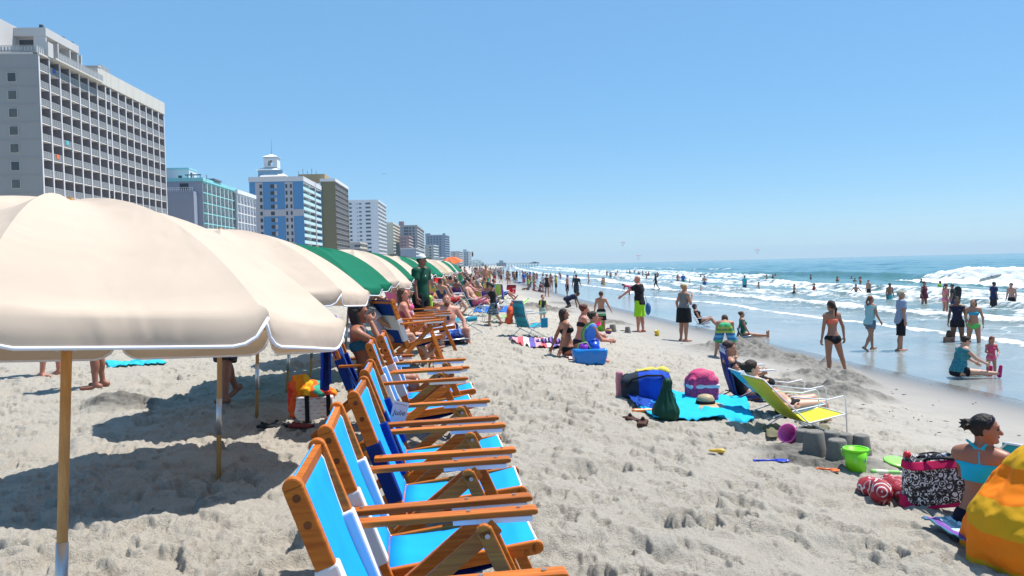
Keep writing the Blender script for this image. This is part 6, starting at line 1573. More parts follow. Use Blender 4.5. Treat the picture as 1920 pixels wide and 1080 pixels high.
castle(1560, 846, 1.0, 'sandcastle behind the cracked one, middle of the group', 3)
castle(1583, 848, .95, 'sandcastle touching the middle one on its right', 4)
castle(1570, 866, 1.05, 'sandcastle with a cracked rim left of the lime pail', 5)
castle(1615, 852, .98, 'sandcastle directly behind the lime pail', 6)
castle(1149, 622, 1.15, 'lone sandcastle between the boy and the bald man', 7)
castle(1177, 624, .95, 'crumbling sandcastle nearest the bald man', 8)
def spade(px, py, rz, col, label, L=.30):
    p = gp(px, py); r = empty('toy_spade', p + Vector((0, 0, .025)), rz, label, 'toy', 'plastic digging toys'); mt = plastic(col, .3, key='toy_plastic')
    m = MB(); m.tube([(-L / 2, 0, 0), (L * .15, 0, .005)], .009, 8); m.tube([(-L / 2, -.03, 0), (-L / 2, .03, 0)], .009, 8); m.build('handle', mt, r, smooth=True)
    m = MB(); m.grid([[(L * .15 + L * .35 * i / 6, (-1 + 2 * j / 6) * .045 * (1 if i < 4 else 1 - .22 * (i - 3)), -.006 + .012 * ((j - 3) / 3) ** 2) for j in range(7)] for i in range(7)]); solid(m.build('blade', mt, r, smooth=True), .005)
spade(1447, 869, R(-8), (.02, .05, .55), 'blue plastic spade lying on the sand')
spade(1553, 886, R(-32), (.85, .16, .02), 'orange plastic rake lying near the lime pail', .18)
def scrap(name, px, py, label, cat, mat, prims, rz=0, cell=.006, group=None): return blob_bag(name, gp(px, py), rz, label, cat, prims, mat, cell, .004, 3, group)
scrap('toy_scoop', 1342, 849, 'small yellow plastic scoop alone on the sand', 'toy', plastic((.72, .45, .05)), [cone((-.05, 0, .02), (.05, 0, .02), .012, .018), ell((.06, 0, .02), (.03, .02, .012))], R(-20))
m = MB(); m.lathe([(.0005, .012), (.10, .014), (.125, .008), (.13, -.004), (.122, -.002), (.10, .006), (.0005, .004)], 32); o = m.build('frisbee', plastic((.30, .72, .12), .3, key='toy_plastic'), None, smooth=True); o.location = gp(1684, 876) + Vector((0, 0, .05)); o.rotation_euler = (R(10), R(6), 0); tag(o, 'pale green flying disc lying behind the floral tote', 'disc')
scrap('toy_bat', 1665, 892, 'cream and green toy bat beside the red printed bag', 'toy', stripes([(.30, .6, .2), (.7, .68, .55)], 0, .2), [cone((-.12, 0, .03), (.14, 0, .03), .028, .014)], R(-10))
for (px, py, rz, lab) in ((1184, 789, .4, 'brown sandal nearer the blue bag'), (1205, 796, -.3, 'brown sandal nearer the camera, right of its pair')):
    o = scrap('sandal', px, py, lab, 'sandal', cloth((.07, .03, .02), .6), [rbox((0, 0, .02), (.05, .12, .018), .014), cone((-.045, .03, .02), (0, .03, .07), .012, .012), cone((0, .03, .07), (.045, .03, .02), .012, .012)], rz, .007, 'pair of brown sandals')
for (px, py, rz, lab) in ((505, 803, 1.2, 'black flip flop lying flat under the umbrellas'), (528, 800, .9, 'black flip flop on its side right of the flat one')):
    scrap('flip_flop', px, py, lab, 'sandal', cloth((.012, .012, .014), .6), [rbox((0, 0, .018), (.05, .13, .016), .013), cone((-.045, .02, .02), (0, .09, .05), .010, .010), cone((0, .09, .05), (.045, .02, .02), .010, .010)], rz, .007, 'black flip flops')
scrap('flip_flop', 565, 802, 'dark red flip flop in the shade by the shopping bag', 'sandal', cloth((.16, .02, .02), .6), [rbox((0, 0, .018), (.05, .13, .016), .013), cone((-.045, .02, .02), (0, .09, .05), .010, .010), cone((0, .09, .05), (.045, .02, .02), .010, .010)], 1.3, .007)
scrap('diving_mask', 1205, 775, 'orange swim toy half under the turquoise towel', 'toy', plastic((.85, .25, .05)), [cone((-.10, 0, .03), (.12, .02, .03), .03, .02)], .1, .008)
# day bag held by the bald man
p = gp(1216, 623); blob_bag('shoulder_bag', p + Vector((.02, .12, .72)), 0, 'blue bag hanging at the side of the bald man', 'bag', [ell((0, 0, .05), (.09, .16, .20)), cone((-.02, 0, .2), (-.10, -.05, .48), .012, .012)], cloth((.03, .12, .32)), .014, .01)
# weed and shell bits on the damp sand
def debris():
    g = np.random.default_rng(11); m = MB()
    for _ in range(420):
        py = g.uniform(640, 900); px = 1300 + (py - 600) * 1.35 + g.normal(0, 130)
        if px > 1950: continue
        p = gp(px, py); s = p.x - cshore(p.y)
        if s < 6 or s > 10.8: continue
        a = g.uniform(0, 6.28); L = g.uniform(.015, .06); b = g.uniform(.006, .016); z = .012
        m.add([(p.x + L * math.cos(a), p.y + L * math.sin(a), p.z + z * .4), (p.x - b * math.sin(a), p.y + b * math.cos(a), p.z + z * 1.4), (p.x - L * math.cos(a), p.y - L * math.sin(a), p.z + z * .3), (p.x + b * math.sin(a), p.y - b * math.cos(a), p.z + z)], [(0, 1, 2, 3)])
    o = m.build('seaweed_bits', cloth((.035, .026, .018)), None); tag(o, kind='stuff')
debris()
# ------------------------------------------------------------------ flag, parasails, gull
p = gp(884, 510); D = 150; q = at(885, 500, D); r = empty('beach_flag', (q.x, D, gz(q.x, D)), 0, 'slim white flagpole with a furled brown flag at the far end of the beach', 'flag')
hh = at(885, 471, D).z - gz(q.x, D); m = MB(); m.tube([(0, 0, 0), (0, 0, hh)], .05, 8); m.build('pole', WHT, r)
m = MB(); m.grid([[(.05 + .28 * i / 5 * (1 - .3 * abs(j - 4) / 4), .06 * math.sin(i * 1.3 + j), hh - .1 - .9 * j / 8) for i in range(6)] for j in range(9)]); solid(m.build('flag_cloth', cloth((.16, .05, .04)), r, smooth=True), .02)
for px, py, lab in ((1168, 457, 'tiny red and white parasail, highest over the sea'), (1197, 482, 'tiny pale parasail, lowest just above the horizon'), (1420, 471, 'tiny red and white parasail on its own over the open sea')):
    q = at(px, py, 900); r = empty('parasail', q, 0, lab, 'parasail', 'parasails over the sea')
    m = MB(); m.grid([[(2.6 * math.cos(a) , 1.8 * math.sin(b), 1.0 + 1.5 * math.sin(a) * math.cos(b)) for b in np.linspace(-1.2, 1.2, 9)] for a in np.linspace(.15, math.pi - .15, 15)]); solid(m.build('canopy', stripes([(.55, .03, .06), (.6, .6, .62)], 0, 1.7), r, smooth=True), .1)
    for x in (-2.3, -1, 1, 2.3): m = MB(); m.tube([(x, 0, 1.2 + .6 * (2.3 - abs(x)) / 2.3), (0, 0, -2.2)], .05, 5); m.build('line', cloth(BLACK), r)
    m = MB(); m.lathe([(.001, -3.1), (.26, -2.9), (.24, -2.4), (.10, -2.2), (.14, -2.05), (.001, -1.85)], 8); m.build('harness', cloth((.05, .05, .08)), r)
q = at(720, 326, 160); r = empty('seagull', q, R(30), 'far seagull gliding high in the empty sky', 'bird')
V, F = sdf_mesh([cone((0, -.18, 0), (0, .16, 0), .05, .04), cone((0, .16, 0), (0, .24, .01), .035, .02), cone((0, 0, .02), (.28, .03, .10), .03, .022), cone((.28, .03, .10), (.6, -.06, .06), .022, .008), cone((0, 0, .02), (-.28, .03, .10), .03, .022), cone((-.28, .03, .10), (-.6, -.06, .06), .022, .008), cone((0, -.18, 0), (0, -.32, 0), .03, .012)], .014); mesh_obj('body', V, F, cloth((.20, .20, .21)), r, smooth=True)
# ------------------------------------------------------------------ people round the rental chairs
# woman on the phone in a navy chair with a towel over its back
NB = cloth((.005, .035, .22), key='navy_canvas', scale=220)
DCH = (-1.84, 8.05)
ch = wooden_chair((DCH[0], DCH[1], gz0(*DCH)), FACE - .02, 'navy canvas wooden chair with a blue towel over its back', seat=NB, back=NB, flap=NB)
r, S = person((DCH[0] + .40, DCH[1], gz0(*DCH)), 83, 1.66, 'dark haired woman in blue bikini talking on a phone in the navy chair', sex='f', pose='lounge', skin=(.32, .125, .07), hair=('long', 'black'), fat=1.12, clothes=[('bikini', (.02, .12, .20)), ('briefs', (.02, .03, .08))],
              seat=.36, lean=-14, pelv=-16, legs=((88, 8, 14, 4), (84, 10, 6, 4)), arms=((20, 20, 74, -16), (66, 22, 204, -22)), cell=.0095, handfine=.0065, head=(2, -10), curl=.7)
h = to_world(r, S['wrR'] + S['adR'] * .10 + np.array([-.02, .02, 0])); m = MB(); m.box((0, 0, 0), (.072, .012, .145)); o = bevel(m.build('phone', flecked((.05, .05, .055), (.5, .5, .5), 60), None), .005); o.location = h; o.rotation_euler = (R(12), R(20), R(10)); tag(o, 'patterned phone held to the ear of the dark haired woman', 'phone')
h = to_world(r, S['wrL'] + S['adL'] * .09); m = MB(); m.lathe([(.001, -.06), (.028, -.06), (.033, -.05), (.033, .05), (.027, .06), (.001, .058)], 14); o = m.build('drink_can', metal((.6, .62, .66), .3), None, smooth=True); o.location = h; tag(o, 'silver drink can held by the dark haired woman', 'can')
g = []
for i in range(19):
    t = i / 18; row = []
    for j in range(13):
        u = j / 12; y = (u - .5) * (.58 + .05 * t); fold = .018 * math.sin(u * 19 + t * 3) * min(1, t * 3)
        if t < .25: q = (-.02 + .10 * (1 - t / .25), y, .98 - .25 * (1 - t / .25))
        else: q = (-.055 - .01 * t + fold, y, .99 - (t - .25) * (.72 + .10 * math.sin(u * 3)))
        row.append(q)
    g.append(row)
m = MB(); m.grid(g); o = m.build('beach_towel', cloth((.008, .045, .40), key='terry', scale=140), None, smooth=True); solid(o, .012); o.location = ch.location; o.rotation_euler = ch.rotation_euler; tag(o, 'royal blue towel hanging over the back of the navy chair', 'towel')
V, F = sdf_mesh([rbox((0, 0, 0), (.05, .24, .10), .04)], .012); o = mesh_obj('head_cushion', V, F, cloth((.10, .02, .30)), None, smooth=True); o.location = Vector(ch.location) + Vector((-.02, .16, 1.02)); o.rotation_euler = (0, R(-16), FACE); tag(o, 'purple towel roll over the top of the navy chair back', 'towel')
# paper tag on the fourth blue chair
def paper_tag(px, py, D):
    p = at(px, py, D); r = empty('paper_tag', p, 0, 'white paper tag with a handwritten name pinned to a blue chair', 'tag')
    m = MB(); m.box((0, 0, 0), (.098, .002, .155)); m.build('sheet', plastic((.80, .79, .84), .7, key='paper'), r)
    def text(s, size, x, z, shear=.25, mt=plastic((.02, .02, .03), .8, key='ink')):
        cu = bpy.data.curves.new('writing', 'FONT'); cu.body = s; cu.size = size; cu.align_x = 'CENTER'; cu.shear = shear; cu.extrude = .0004
        o = bpy.data.objects.new('writing', cu); COL.objects.link(o); o.data.materials.append(mt); o.parent = r; o.location = (x, -.0018, z); o.rotation_euler = (R(90), R(-8), 0); me = bpy.data.meshes.new_from_object(o.evaluated_get(bpy.context.evaluated_depsgraph_get())); q = bpy.data.objects.new('writing', me); COL.objects.link(q); q.parent = r; q.location = o.location; q.rotation_euler = o.rotation_euler; bpy.data.objects.remove(o)
    text('Julie', .046, .0, -.008, .3)
    m = MB(); m.box((0, -.0016, .060), (.075, .001, .006)); m.build('printed_line', plastic((.45, .45, .50), .8, key='grey_ink'), r)
    m = MB(); m.box((.03, -.0016, -.045), (.012, .001, .012)); m.build('stamp', plastic((.02, .02, .03), .8, key='ink'), r)
    r.rotation_euler = (R(-4), R(14), R(0))
paper_tag(748, 776, 4.95)
# navy and white striped chair and its neighbours
SNW = stripes([(.005, .045, .26), (.66, .65, .66), (.005, .045, .26)], 2, .60, key='navy_white_canvas', off=-.36)
SBW = stripes([(.16, .36, .68), (.70, .70, .72)], 1, .16, key='blue_white_canvas', off=.04)
for (x, y, lab, bk_, st) in ((-2.03, 12.3, 'wooden chair with broad navy and white bands on its back', SNW, SBW), (-2.22, 13.3, 'wooden chair holding the woman with loose brown hair', SBW, SBW), (-2.06, 15.2, 'wooden chair with narrow blue and white stripes behind the brown haired woman', SBW, SBW), (-2.45, 17.2, 'navy wooden chair beside the man in green', NB, NB)):
    wc = wooden_chair((x, y, gz0(x, y)), FACE + (.62 if y == 12.3 else 0), lab, seat=st, back=bk_, flap=WHITEC); wc.scale = (1.14,) * 3 if y < 14 else (1.08,) * 3
person((-1.80, 13.3, gz0(-1.8, 13.3)), 80, 1.62, 'woman with loose brown hair seen from behind in a wooden chair', sex='f', pose='lounge', skin='red', hair=('long', 'brown'), fat=1.05, clothes=[('bikini', (.3, .08, .12)), ('skirt', (.7, .68, .72), dict(len=.12))], seat=.36, lean=-2, pelv=-8, legs=((86, 10, 10, 4), (84, 10, 6, 4)), arms=((20, 16, 60, 0), (26, 18, 70, 0)), cell=.011, head=(20, 4))
person((-2.05, 12.6, gz(-2, 12.6)), 70, 1.6, 'sunbather with a white and lilac towel over the head', sex='f', pose='lounge', skin='tan', hair=('bob', (.5, .44, .6)), clothes=[('shirt', (.55, .50, .64), dict(low=-.04))], seat=.40, lean=-22, arms=((150, 20, 60, -60), (40, 16, 60, 0)), cell=.013)
person((-2.0, 15.3, gz0(-2.0, 15.3)), 85, 1.64, 'woman with light hair and pink top in the narrow striped chair', sex='f', pose='lounge', skin='red', hair=('long', 'blond'), clothes=[('bikini', (.62, .10, .25)), ('briefs', (.2, .03, .1))], seat=.36, lean=-6, pelv=-10, legs=((86, 8, 12, 4), (84, 8, 8, 4)), cell=.013)
# bearded man in a low chair
pb = gp(842, 648)
arm_chair((pb.x - .02, pb.y + .28, pb.z), 152, 'low navy chair under the bearded man', cloth((.01, .02, .14)), H=.44, seat=.08, rec=16, W=.56, arm=False)
r, S = person((pb.x - .02, pb.y + .36, pb.z), 155, 1.80, 'bearded man with a tattooed chest in blue and white trunks holding a can', skin=(.58, .27, .19), hair=('buzz', 'red'), pose='sit', fat=1.12, clothes=[('trunks', flecked((.08, .22, .66), (.62, .66, .74), 9, .5), dict(hem=.8, flare=.04))],
              seat=.05, lean=-8, pelv=-8, legs=((112, 20, 4, 6), (110, 22, 2, 8)), arms=((24, 24, 36, -10), (10, 16, 120, -30)), cell=.010, handfine=.0075, head=(20, 4), curl=.8)
V, F = sdf_mesh([ell(S['head'] + S['HF'] * .034 * S['hs'] - S['HU'] * .058 * S['hs'], np.array([.030, .022, .030]) * S['hs'], np.array([S['HX'], S['HF'], S['HU']]), .01)], .008); mesh_obj('beard', V, F, hairmat(HAIR['red']), r, smooth=True)
V, F = sdf_mesh([ell(S['chest'] + S['F'] * .062 * 1.8 + S['X'] * .05 * 1.8 + S['U'] * .03, (.045, .02, .035), np.array([S['X'], S['F'], S['U']]), .01)], .008); mesh_obj('tattoo', V, F, skinmat((.14, .10, .10)), r, smooth=True)
h = to_world(r, S['wrR'] + S['adR'] * .09 + S['F'] * .03); m = MB(); m.lathe([(.001, -.06), (.028, -.06), (.033, -.05), (.033, .05), (.027, .06), (.001, .058)], 14); o = m.build('drink_can', plastic((.02, .02, .06), .3), None, smooth=True); o.location = h; tag(o, 'dark drink can raised by the bearded man', 'can')
# man in the green shirt
pg = at(790, 560, 17.6); pg = Vector((pg.x, pg.y, gz(pg.x, pg.y)))
r, S = person(pg, 118, 1.87, 'man in dark green shirt, black shorts and white green cap standing tall', skin=(.30, .125, .08), hair=('short', 'dark'), fat=1.05, clothes=[('shirt', (.008, .07, .042), dict(low=-.06, ease=.022)), ('shorts', (.012, .011, .014), dict(hem=.92, flare=.03))], arms=((-6, 12, 6, 6), (2, 12, 12, 4)), cell=.011, head=(-6, 4))
cp = garment(S, ('cap', None), .01)
V, F = sdf_mesh(cp[:1], .009); o = mesh_obj('cap', V, F, cloth((.66, .70, .68)), r, smooth=True)
V, F = sdf_mesh(cp[1:], .008); mesh_obj('brim', V, F, cloth((.01, .13, .08)), o, smooth=True)
m = MB(); c_ = S['chest'] + S['F'] * (.064 * 1.87 + .024) + S['X'] * .04 + S['U'] * .05; m.lathe([(.001, 0), (.03, 0), (.001, .004)], 3, tuple(c_), rot=Matrix((Vector(S['X']), Vector(S['U']), Vector(S['F']))).transposed()); m.build('chest_emblem', plastic((.75, .76, .76), .7, key='emblem_ink'), r)
for s in (0, .022):
    m = MB(); a = S['hipR'] + np.array([.108, 0, .02]); m.bar(a + np.array([0, -.012 + s, 0]), a + (S['knR'] - S['hipR']) * .62 + np.array([.012, -.012 + s, 0]), .010, .003, up=(1, 0, 0)); m.build('side_stripe', plastic((.8, .8, .8), .7, key='stripe_ink'), r)
h = to_world(r, S['wrL']); blob_bag('rescue_float', h + Vector((0, .02, -.22)), 0, 'lime green float carried by the man in the green shirt', 'float', [rbox((0, 0, 0), (.06, .10, .24), .05)], plastic((.35, .72, .02), .5), .012, .005)
# people mostly hidden by the nearest canopy: only their legs show
person(gp(182, 727), 250, 1.72, 'bare legged person standing beyond the nearest umbrella, feet together', skin=(.30, .13, .085), hair=('short', 'dark'), clothes=[('shorts', (.03, .05, .10), dict(hem=.55)), ('shirt', (.3, .3, .33), dict(low=-.04))], cell=.013)
person(gp(98, 706), 100, 1.66, 'bare legged person farther off just left of the nearest pole', sex='f', skin='red', hair=('long', 'brown'), clothes=[('onepiece', (.05, .25, .42), dict(low=-.05))], cell=.015)
person(gp(428, 757), 200, 1.80, 'person in dark plaid shorts stepping forward under the umbrellas', pose='walk', skin=(.24, .10, .06), hair=('short', 'dark'), clothes=[('shorts', plaid((.03, .025, .03), (.008, .008, .012), (.10, .09, .09)), dict(hem=1.0, flare=.03)), ('shirt', (.05, .05, .07), dict(low=-.05))], legs=((20, 3, 8, 2), (-12, 3, -30, 2)), cell=.012)
towel([(198, 680), (300, 676), (312, 684), (205, 690)], cloth((.03, .42, .52), key='terry'), 'aqua towel glimpsed behind the nearest umbrella', wrinkle=.03, seed=12)
# sunbathers just past the bearded man
pz = gp(885, 578)
person((pz.x, pz.y, pz.z), 85, 1.66, 'woman in purple swimsuit on a low seat reaching out with a yellow cup', sex='f', pose='lounge', skin='red', hair=('bun', 'dark'), clothes=[('onepiece', (.12, .04, .26), dict(low=-.04))], seat=.28, lean=-6, pelv=-10, legs=((92, 6, 60, 3), (94, 6, 66, 3)), arms=((60, 10, 84, -6), (50, 12, 76, -4)), cell=.014)
px_ = gp(850, 572)
person((px_.x, px_.y, px_.z), 100, 1.76, 'sunburnt man reclining with outstretched legs behind the bearded man', pose='recline', skin='red', hair=('short', 'blond'), fat=1.2, clothes=[('trunks', (.02, .03, .14), dict(hem=.9))], seat=.32, cell=.014)
arm_chair((px_.x, px_.y, px_.z), 100, 'long low dark chair under the sunburnt man', cloth((.03, .04, .08)), H=.7, seat=.30, rec=38, W=.56)
lg = gp(945, 606); r_ = lounger(lg, 262, 'lime green folding lounger with black frame near the boy', (.30, .62, .05), ang=34, back=.95, Ls=.6); r_['group'] = 'low webbed loungers'
# man walking towards the camera
person(gp(912, 556), 165, 1.84, 'bare chested man in sunglasses and green trunks walking towards the camera', pose='walk', skin=(.50, .23, .15), hair=('short', 'dark'), fat=1.3, clothes=[('trunks', (.02, .22, .14), dict(hem=.8, flare=.03)), ('shades', BLACK)], cell=.017)
# ------------------------------------------------------------------ bathers in the surf and the crowd along the beach: a few figures built once, then copied
TS_, TH_, TC_, TD_ = tinted('skin_tone', .5), tinted('hair_tone', .5), tinted('cloth_tone', .85), tinted('cloth_tone_two', .85)
FIG = {}
def fig(key, pose, sex, clothes, hair, kid=0.0, H=1.7, **k):
    r, S = person((0, 0, -200), 0, H, 'x', sex=sex, pose=pose, hair=(hair, 'dark'), clothes=clothes, kid=kid, cell=.024, tint=(TS_, TH_), **k)
    FIG[key] = r
fig('man', 'stand', 'm', [('trunks', TC_, dict(hem=.9, flare=.03))], 'short', fat=1.15)
fig('walker', 'walk', 'm', [('trunks', TC_, dict(hem=.9, flare=.03))], 'short', fat=1.1)
fig('shirt', 'stand', 'm', [('trunks', TC_, dict(hem=.95, flare=.03)), ('shirt', TD_, dict(low=-.05, ease=.02))], 'short', fat=1.15)
fig('woman', 'stand', 'f', [('bikini', TC_), ('briefs', TC_)], 'pony')
fig('strider', 'walk', 'f', [('bikini', TC_), ('briefs', TC_)], 'long')
fig('dress', 'akimbo', 'f', [('onepiece', TC_, dict(low=-.04)), ('skirt', TC_, dict(len=.12))], 'up', fat=1.3)
fig('child', 'stand', 'm', [('trunks', TC_, dict(hem=.8))], 'short', kid=.55, H=1.2, arms=((20, 40, 30, 40), (20, 40, 30, 40)))
fig('girl', 'walk', 'f', [('onepiece', TC_, dict(low=-.05))], 'pony', kid=.45, H=1.3)
fig('chairman', 'lounge', 'm', [('trunks', TC_, dict(hem=.85))], 'short', fat=1.15)
fig('chairwoman', 'lounge', 'f', [('bikini', TC_), ('briefs', TC_)], 'long')
fig('hatwoman', 'lounge', 'f', [('onepiece', TC_, dict(low=-.04)), ('hat', TD_)], 'bob')
fig('sitter', 'sit', 'f', [('bikini', TC_), ('briefs', TC_)], 'up')
fig('lier', 'prone', 'm', [('trunks', TC_, dict(hem=.8))], 'short')
cp = arm_chair((0, 0, -200), 0, 'x', tinted('beach_canvas', .8), H=.82, seat=.30, rec=24)
FIG['chair'] = cp
PROTO_KIDS = kidmap()
SK = [(.50, .235, .155), (.44, .20, .125), (.36, .17, .105), (.55, .27, .19), (.22, .10, .06), (.40, .16, .10)]
HR = [(.02, .014, .01), (.05, .028, .016), (.09, .05, .025), (.30, .20, .10), (.012, .011, .010), (.26, .24, .22)]
PAL = dict(black=(.014, .013, .016), navy=(.012, .02, .10), red=(.55, .02, .03), blue=(.02, .13, .50), teal=(.02, .30, .36), white=(.72, .71, .72), pink=(.68, .12, .28), green=(.02, .28, .10), orange=(.72, .20, .03), yellow=(.66, .52, .06), purple=(.16, .04, .30), grey=(.22, .23, .25), maroon=(.14, .015, .04), lime=(.36, .60, .05), turquoise=(.03, .42, .52), brown=(.14, .07, .04))
ng = np.random.default_rng(42)
def put(key, loc, az, c1, label, cat='person', group=None, c2='white', H=None, skin=None, hair=None, name=None):
    pr = FIG[key]; o = pr.copy(); COL.objects.link(o); o.location = loc; o.rotation_euler = (0, 0, -R(az))
    if H: o.scale = (H,) * 3
    sk = SK[skin] if skin is not None else SK[ng.integers(len(SK))]; hr = HR[hair] if hair is not None else HR[ng.integers(len(HR))]
    for ch in PROTO_KIDS.get(pr, []):
        c = ch.copy(); COL.objects.link(c); c.parent = o
        mn = c.data.materials[0].name if c.data.materials else ''
        col = sk if mn.startswith('skin_tone') else hr if mn.startswith('hair_tone') else PAL[c2] if mn.startswith('cloth_tone_two') else PAL[c1]
        c.color = (*col, 1)
        for g2 in PROTO_KIDS.get(ch, []): d = g2.copy(); COL.objects.link(d); d.parent = c
    o['label'] = label; o['category'] = cat
    if 'group' in o: del o['group']
    if group: o['group'] = group
    return o
GB = 'bathers in the surf'
# (figure, picture column, picture row of the water round the body, how deep, turn, colour, skin, hair, label, size)
B = [('man', 1321, 535, .62, 10, 'blue', 3, 2, 'bare backed man in blue trunks walking out through the first foam', 1),
     ('child', 1314, 547, .35, 120, 'brown', 2, 1, 'crouching brown skinned child just in front of the bare backed man', .8),
     ('shirt', 1396, 542, .45, 60, 'navy', 2, 0, 'man in aqua shirt standing alone thigh deep in the foam', 1),
     ('child', 1423, 543, .55, 270, 'black', 2, 0, 'boy with outstretched arms right of the man in the aqua shirt', 1.05),
     ('child', 1489, 552, .45, 90, 'black', 2, 0, 'child in the foam holding a blue board', 1.05),
     ('girl', 1526, 550, .50, 90, 'red', 1, 1, 'girl in red swimsuit reaching sideways in the foam', 1),
     ('woman', 1613, 538, .75, 120, 'orange', 1, 1, 'woman in orange swimsuit reaching to the person on her right', 1),
     ('man', 1629, 550, .60, 250, 'black', 3, 1, 'slim bather in dark trunks facing the woman in orange', .95),
     ('child', 1605, 557, .40, 200, 'brown', 2, 1, 'boy with spread arms standing below the woman in orange', 1.1),
     ('man', 1668, 563, .72, 160, 'teal', 4, 4, 'big dark skinned man in teal trunks waist deep in foam', 1.06),
     ('dress', 1733, 569, .42, 150, 'maroon', 2, 0, 'woman in maroon swim dress with a hand on her hip', 1),
     ('shirt', 1762, 545, .95, 140, 'black', 4, 4, 'bather in lime shirt splashing chest deep', 1),
     ('woman', 1773, 585, .22, 80, 'pink', 1, 1, 'woman in pink bikini helping with a dark bodyboard', .95),
     ('shirt', 1863, 578, .35, 90, 'black', 4, 4, 'man in dark navy shirt carrying a board over his head', 1),
     ('man', 1897, 575, .55, 250, 'black', 3, 4, 'bare chested man in black trunks at the far right of the surf', 1.05),
     ('shirt', 1787, 586, .15, 300, 'navy', 4, 4, 'bather half hidden behind the dark bodyboard', .9),
     ('woman', 1271, 530, .60, 170, 'pink', 5, 1, 'woman in pink bikini beside the bather in a blue top', 1),
     ('shirt', 1281, 530, .60, 190, 'green', 2, 1, 'bather in blue top and green shorts beside the woman in pink', 1),
     ('child', 1293, 530, .75, 90, 'red', 5, 1, 'small red faced child right of the pair in pink and blue', 1)]
C2 = {2: 'turquoise', 11: 'lime', 13: 'navy', 15: 'black', 17: 'blue'}
BO = []
for i, (k, px, py, dp, az, c, sk, hr, lab, s) in enumerate(B): BO.append(put(k, wp(px, py, dp), az, c, lab, group=GB, c2=C2.get(i, 'white'), H=s, skin=sk, hair=hr))
# deeper swimmers, dark against the sea: nothing but order tells most of them apart
far = [(1049, 518, .7, 'man'), (1078, 512, .9, 'woman'), (1103, 519, .7, 'man'), (1124, 511, 1.0, 'man'), (1138, 517, .6, 'woman'), (1145, 522, .5, 'man'), (1155, 522, .5, 'woman'), (1158, 512, .9, 'man'), (1176, 517, .6, 'man'), (1181, 514, .7, 'woman'), (1190, 512, 1.0, 'man'), (1198, 519, .6, 'shirt'), (1205, 520, .6, 'woman'), (1212, 523, .5, 'strider'), (1216, 521, .6, 'man'), (1233, 522, .6, 'man'),
       (1241, 511, 1.15, 'man'), (1298, 508, 1.1, 'man'), (1314, 520, 1.15, 'woman'), (1331, 515, 1.2, 'man'), (1336, 515, 1.2, 'woman'), (1360, 519, 1.15, 'man'), (1421, 517, 1.35, 'man'), (1438, 525, 1.0, 'man'), (1449, 524, 1.0, 'woman'), (1454, 523, .95, 'man'), (1464, 524, 1.2, 'child'), (1520, 525, 1.0, 'man'), (1557, 517, 1.4, 'man'), (1570, 528, 1.1, 'woman'), (1597, 524, 1.3, 'man'), (1603, 528, 1.3, 'woman'), (1727, 531, 1.25, 'man')]
words_ = ['first', 'second', 'third', 'fourth', 'fifth', 'sixth', 'seventh', 'eighth', 'ninth', 'tenth', 'eleventh', 'twelfth', 'thirteenth', 'fourteenth', 'fifteenth', 'sixteenth', 'seventeenth', 'eighteenth']
cl = ['black', 'navy', 'red', 'black', 'navy', 'teal', 'pink', 'black', 'black', 'orange', 'navy', 'blue', 'black', 'red', 'black', 'navy']
for i, (px, py, dp, k) in enumerate(far):
    tall = i < 16
    lab = f"{words_[i]} from the left of the waist deep bathers in the middle surf" if tall else f"{words_[i - 16]} from the left of the swimmers with only heads and shoulders above the sea"
    put(k, wp(px, py, dp), [20, 200, 90, 270, 150][i % 5], cl[i % 16], lab, group='waist deep bathers in the middle surf' if tall else 'swimmers beyond the foam', c2=['white', 'navy', 'grey'][i % 3], skin=[1, 2, 4, 2, 5, 0][i % 6], hair=[0, 4, 1, 0][i % 4])
def board(loc, rot, L, w_, col, label, mat=None):
    V, F = sdf_mesh([rbox((0, 0, 0), (w_ / 2, .035, L / 2), .03), ell((0, 0, L / 2 - .05), (w_ / 2, .035, .22), None, .03)], .02); o = mesh_obj('bodyboard', V, F, mat or cloth(col, .5), None, smooth=True); o.location = loc; o.rotation_euler = rot; return tag(o, label, 'bodyboard', 'bodyboards in the surf')
q = wp(1791, 580); board(q + Vector((0, -.12, .52)), (R(6), R(4), R(20)), 1.05, .55, (.010, .010, .013), 'black bodyboard held upright by the woman in pink')
q = wp(1858, 572); board(q + Vector((-.1, 0, 1.5)), (R(75), R(20), R(70)), .95, .5, (.5, .5, .5), 'white and dark patterned board carried over a man\'s head', flecked((.60, .60, .62), (.10, .10, .12), 8, .5))
q = wp(1502, 550); board(q + Vector((0, -.1, .10)), (R(80), R(10), R(60)), .9, .5, (.05, .12, .55), 'blue bodyboard by the child in the foam')
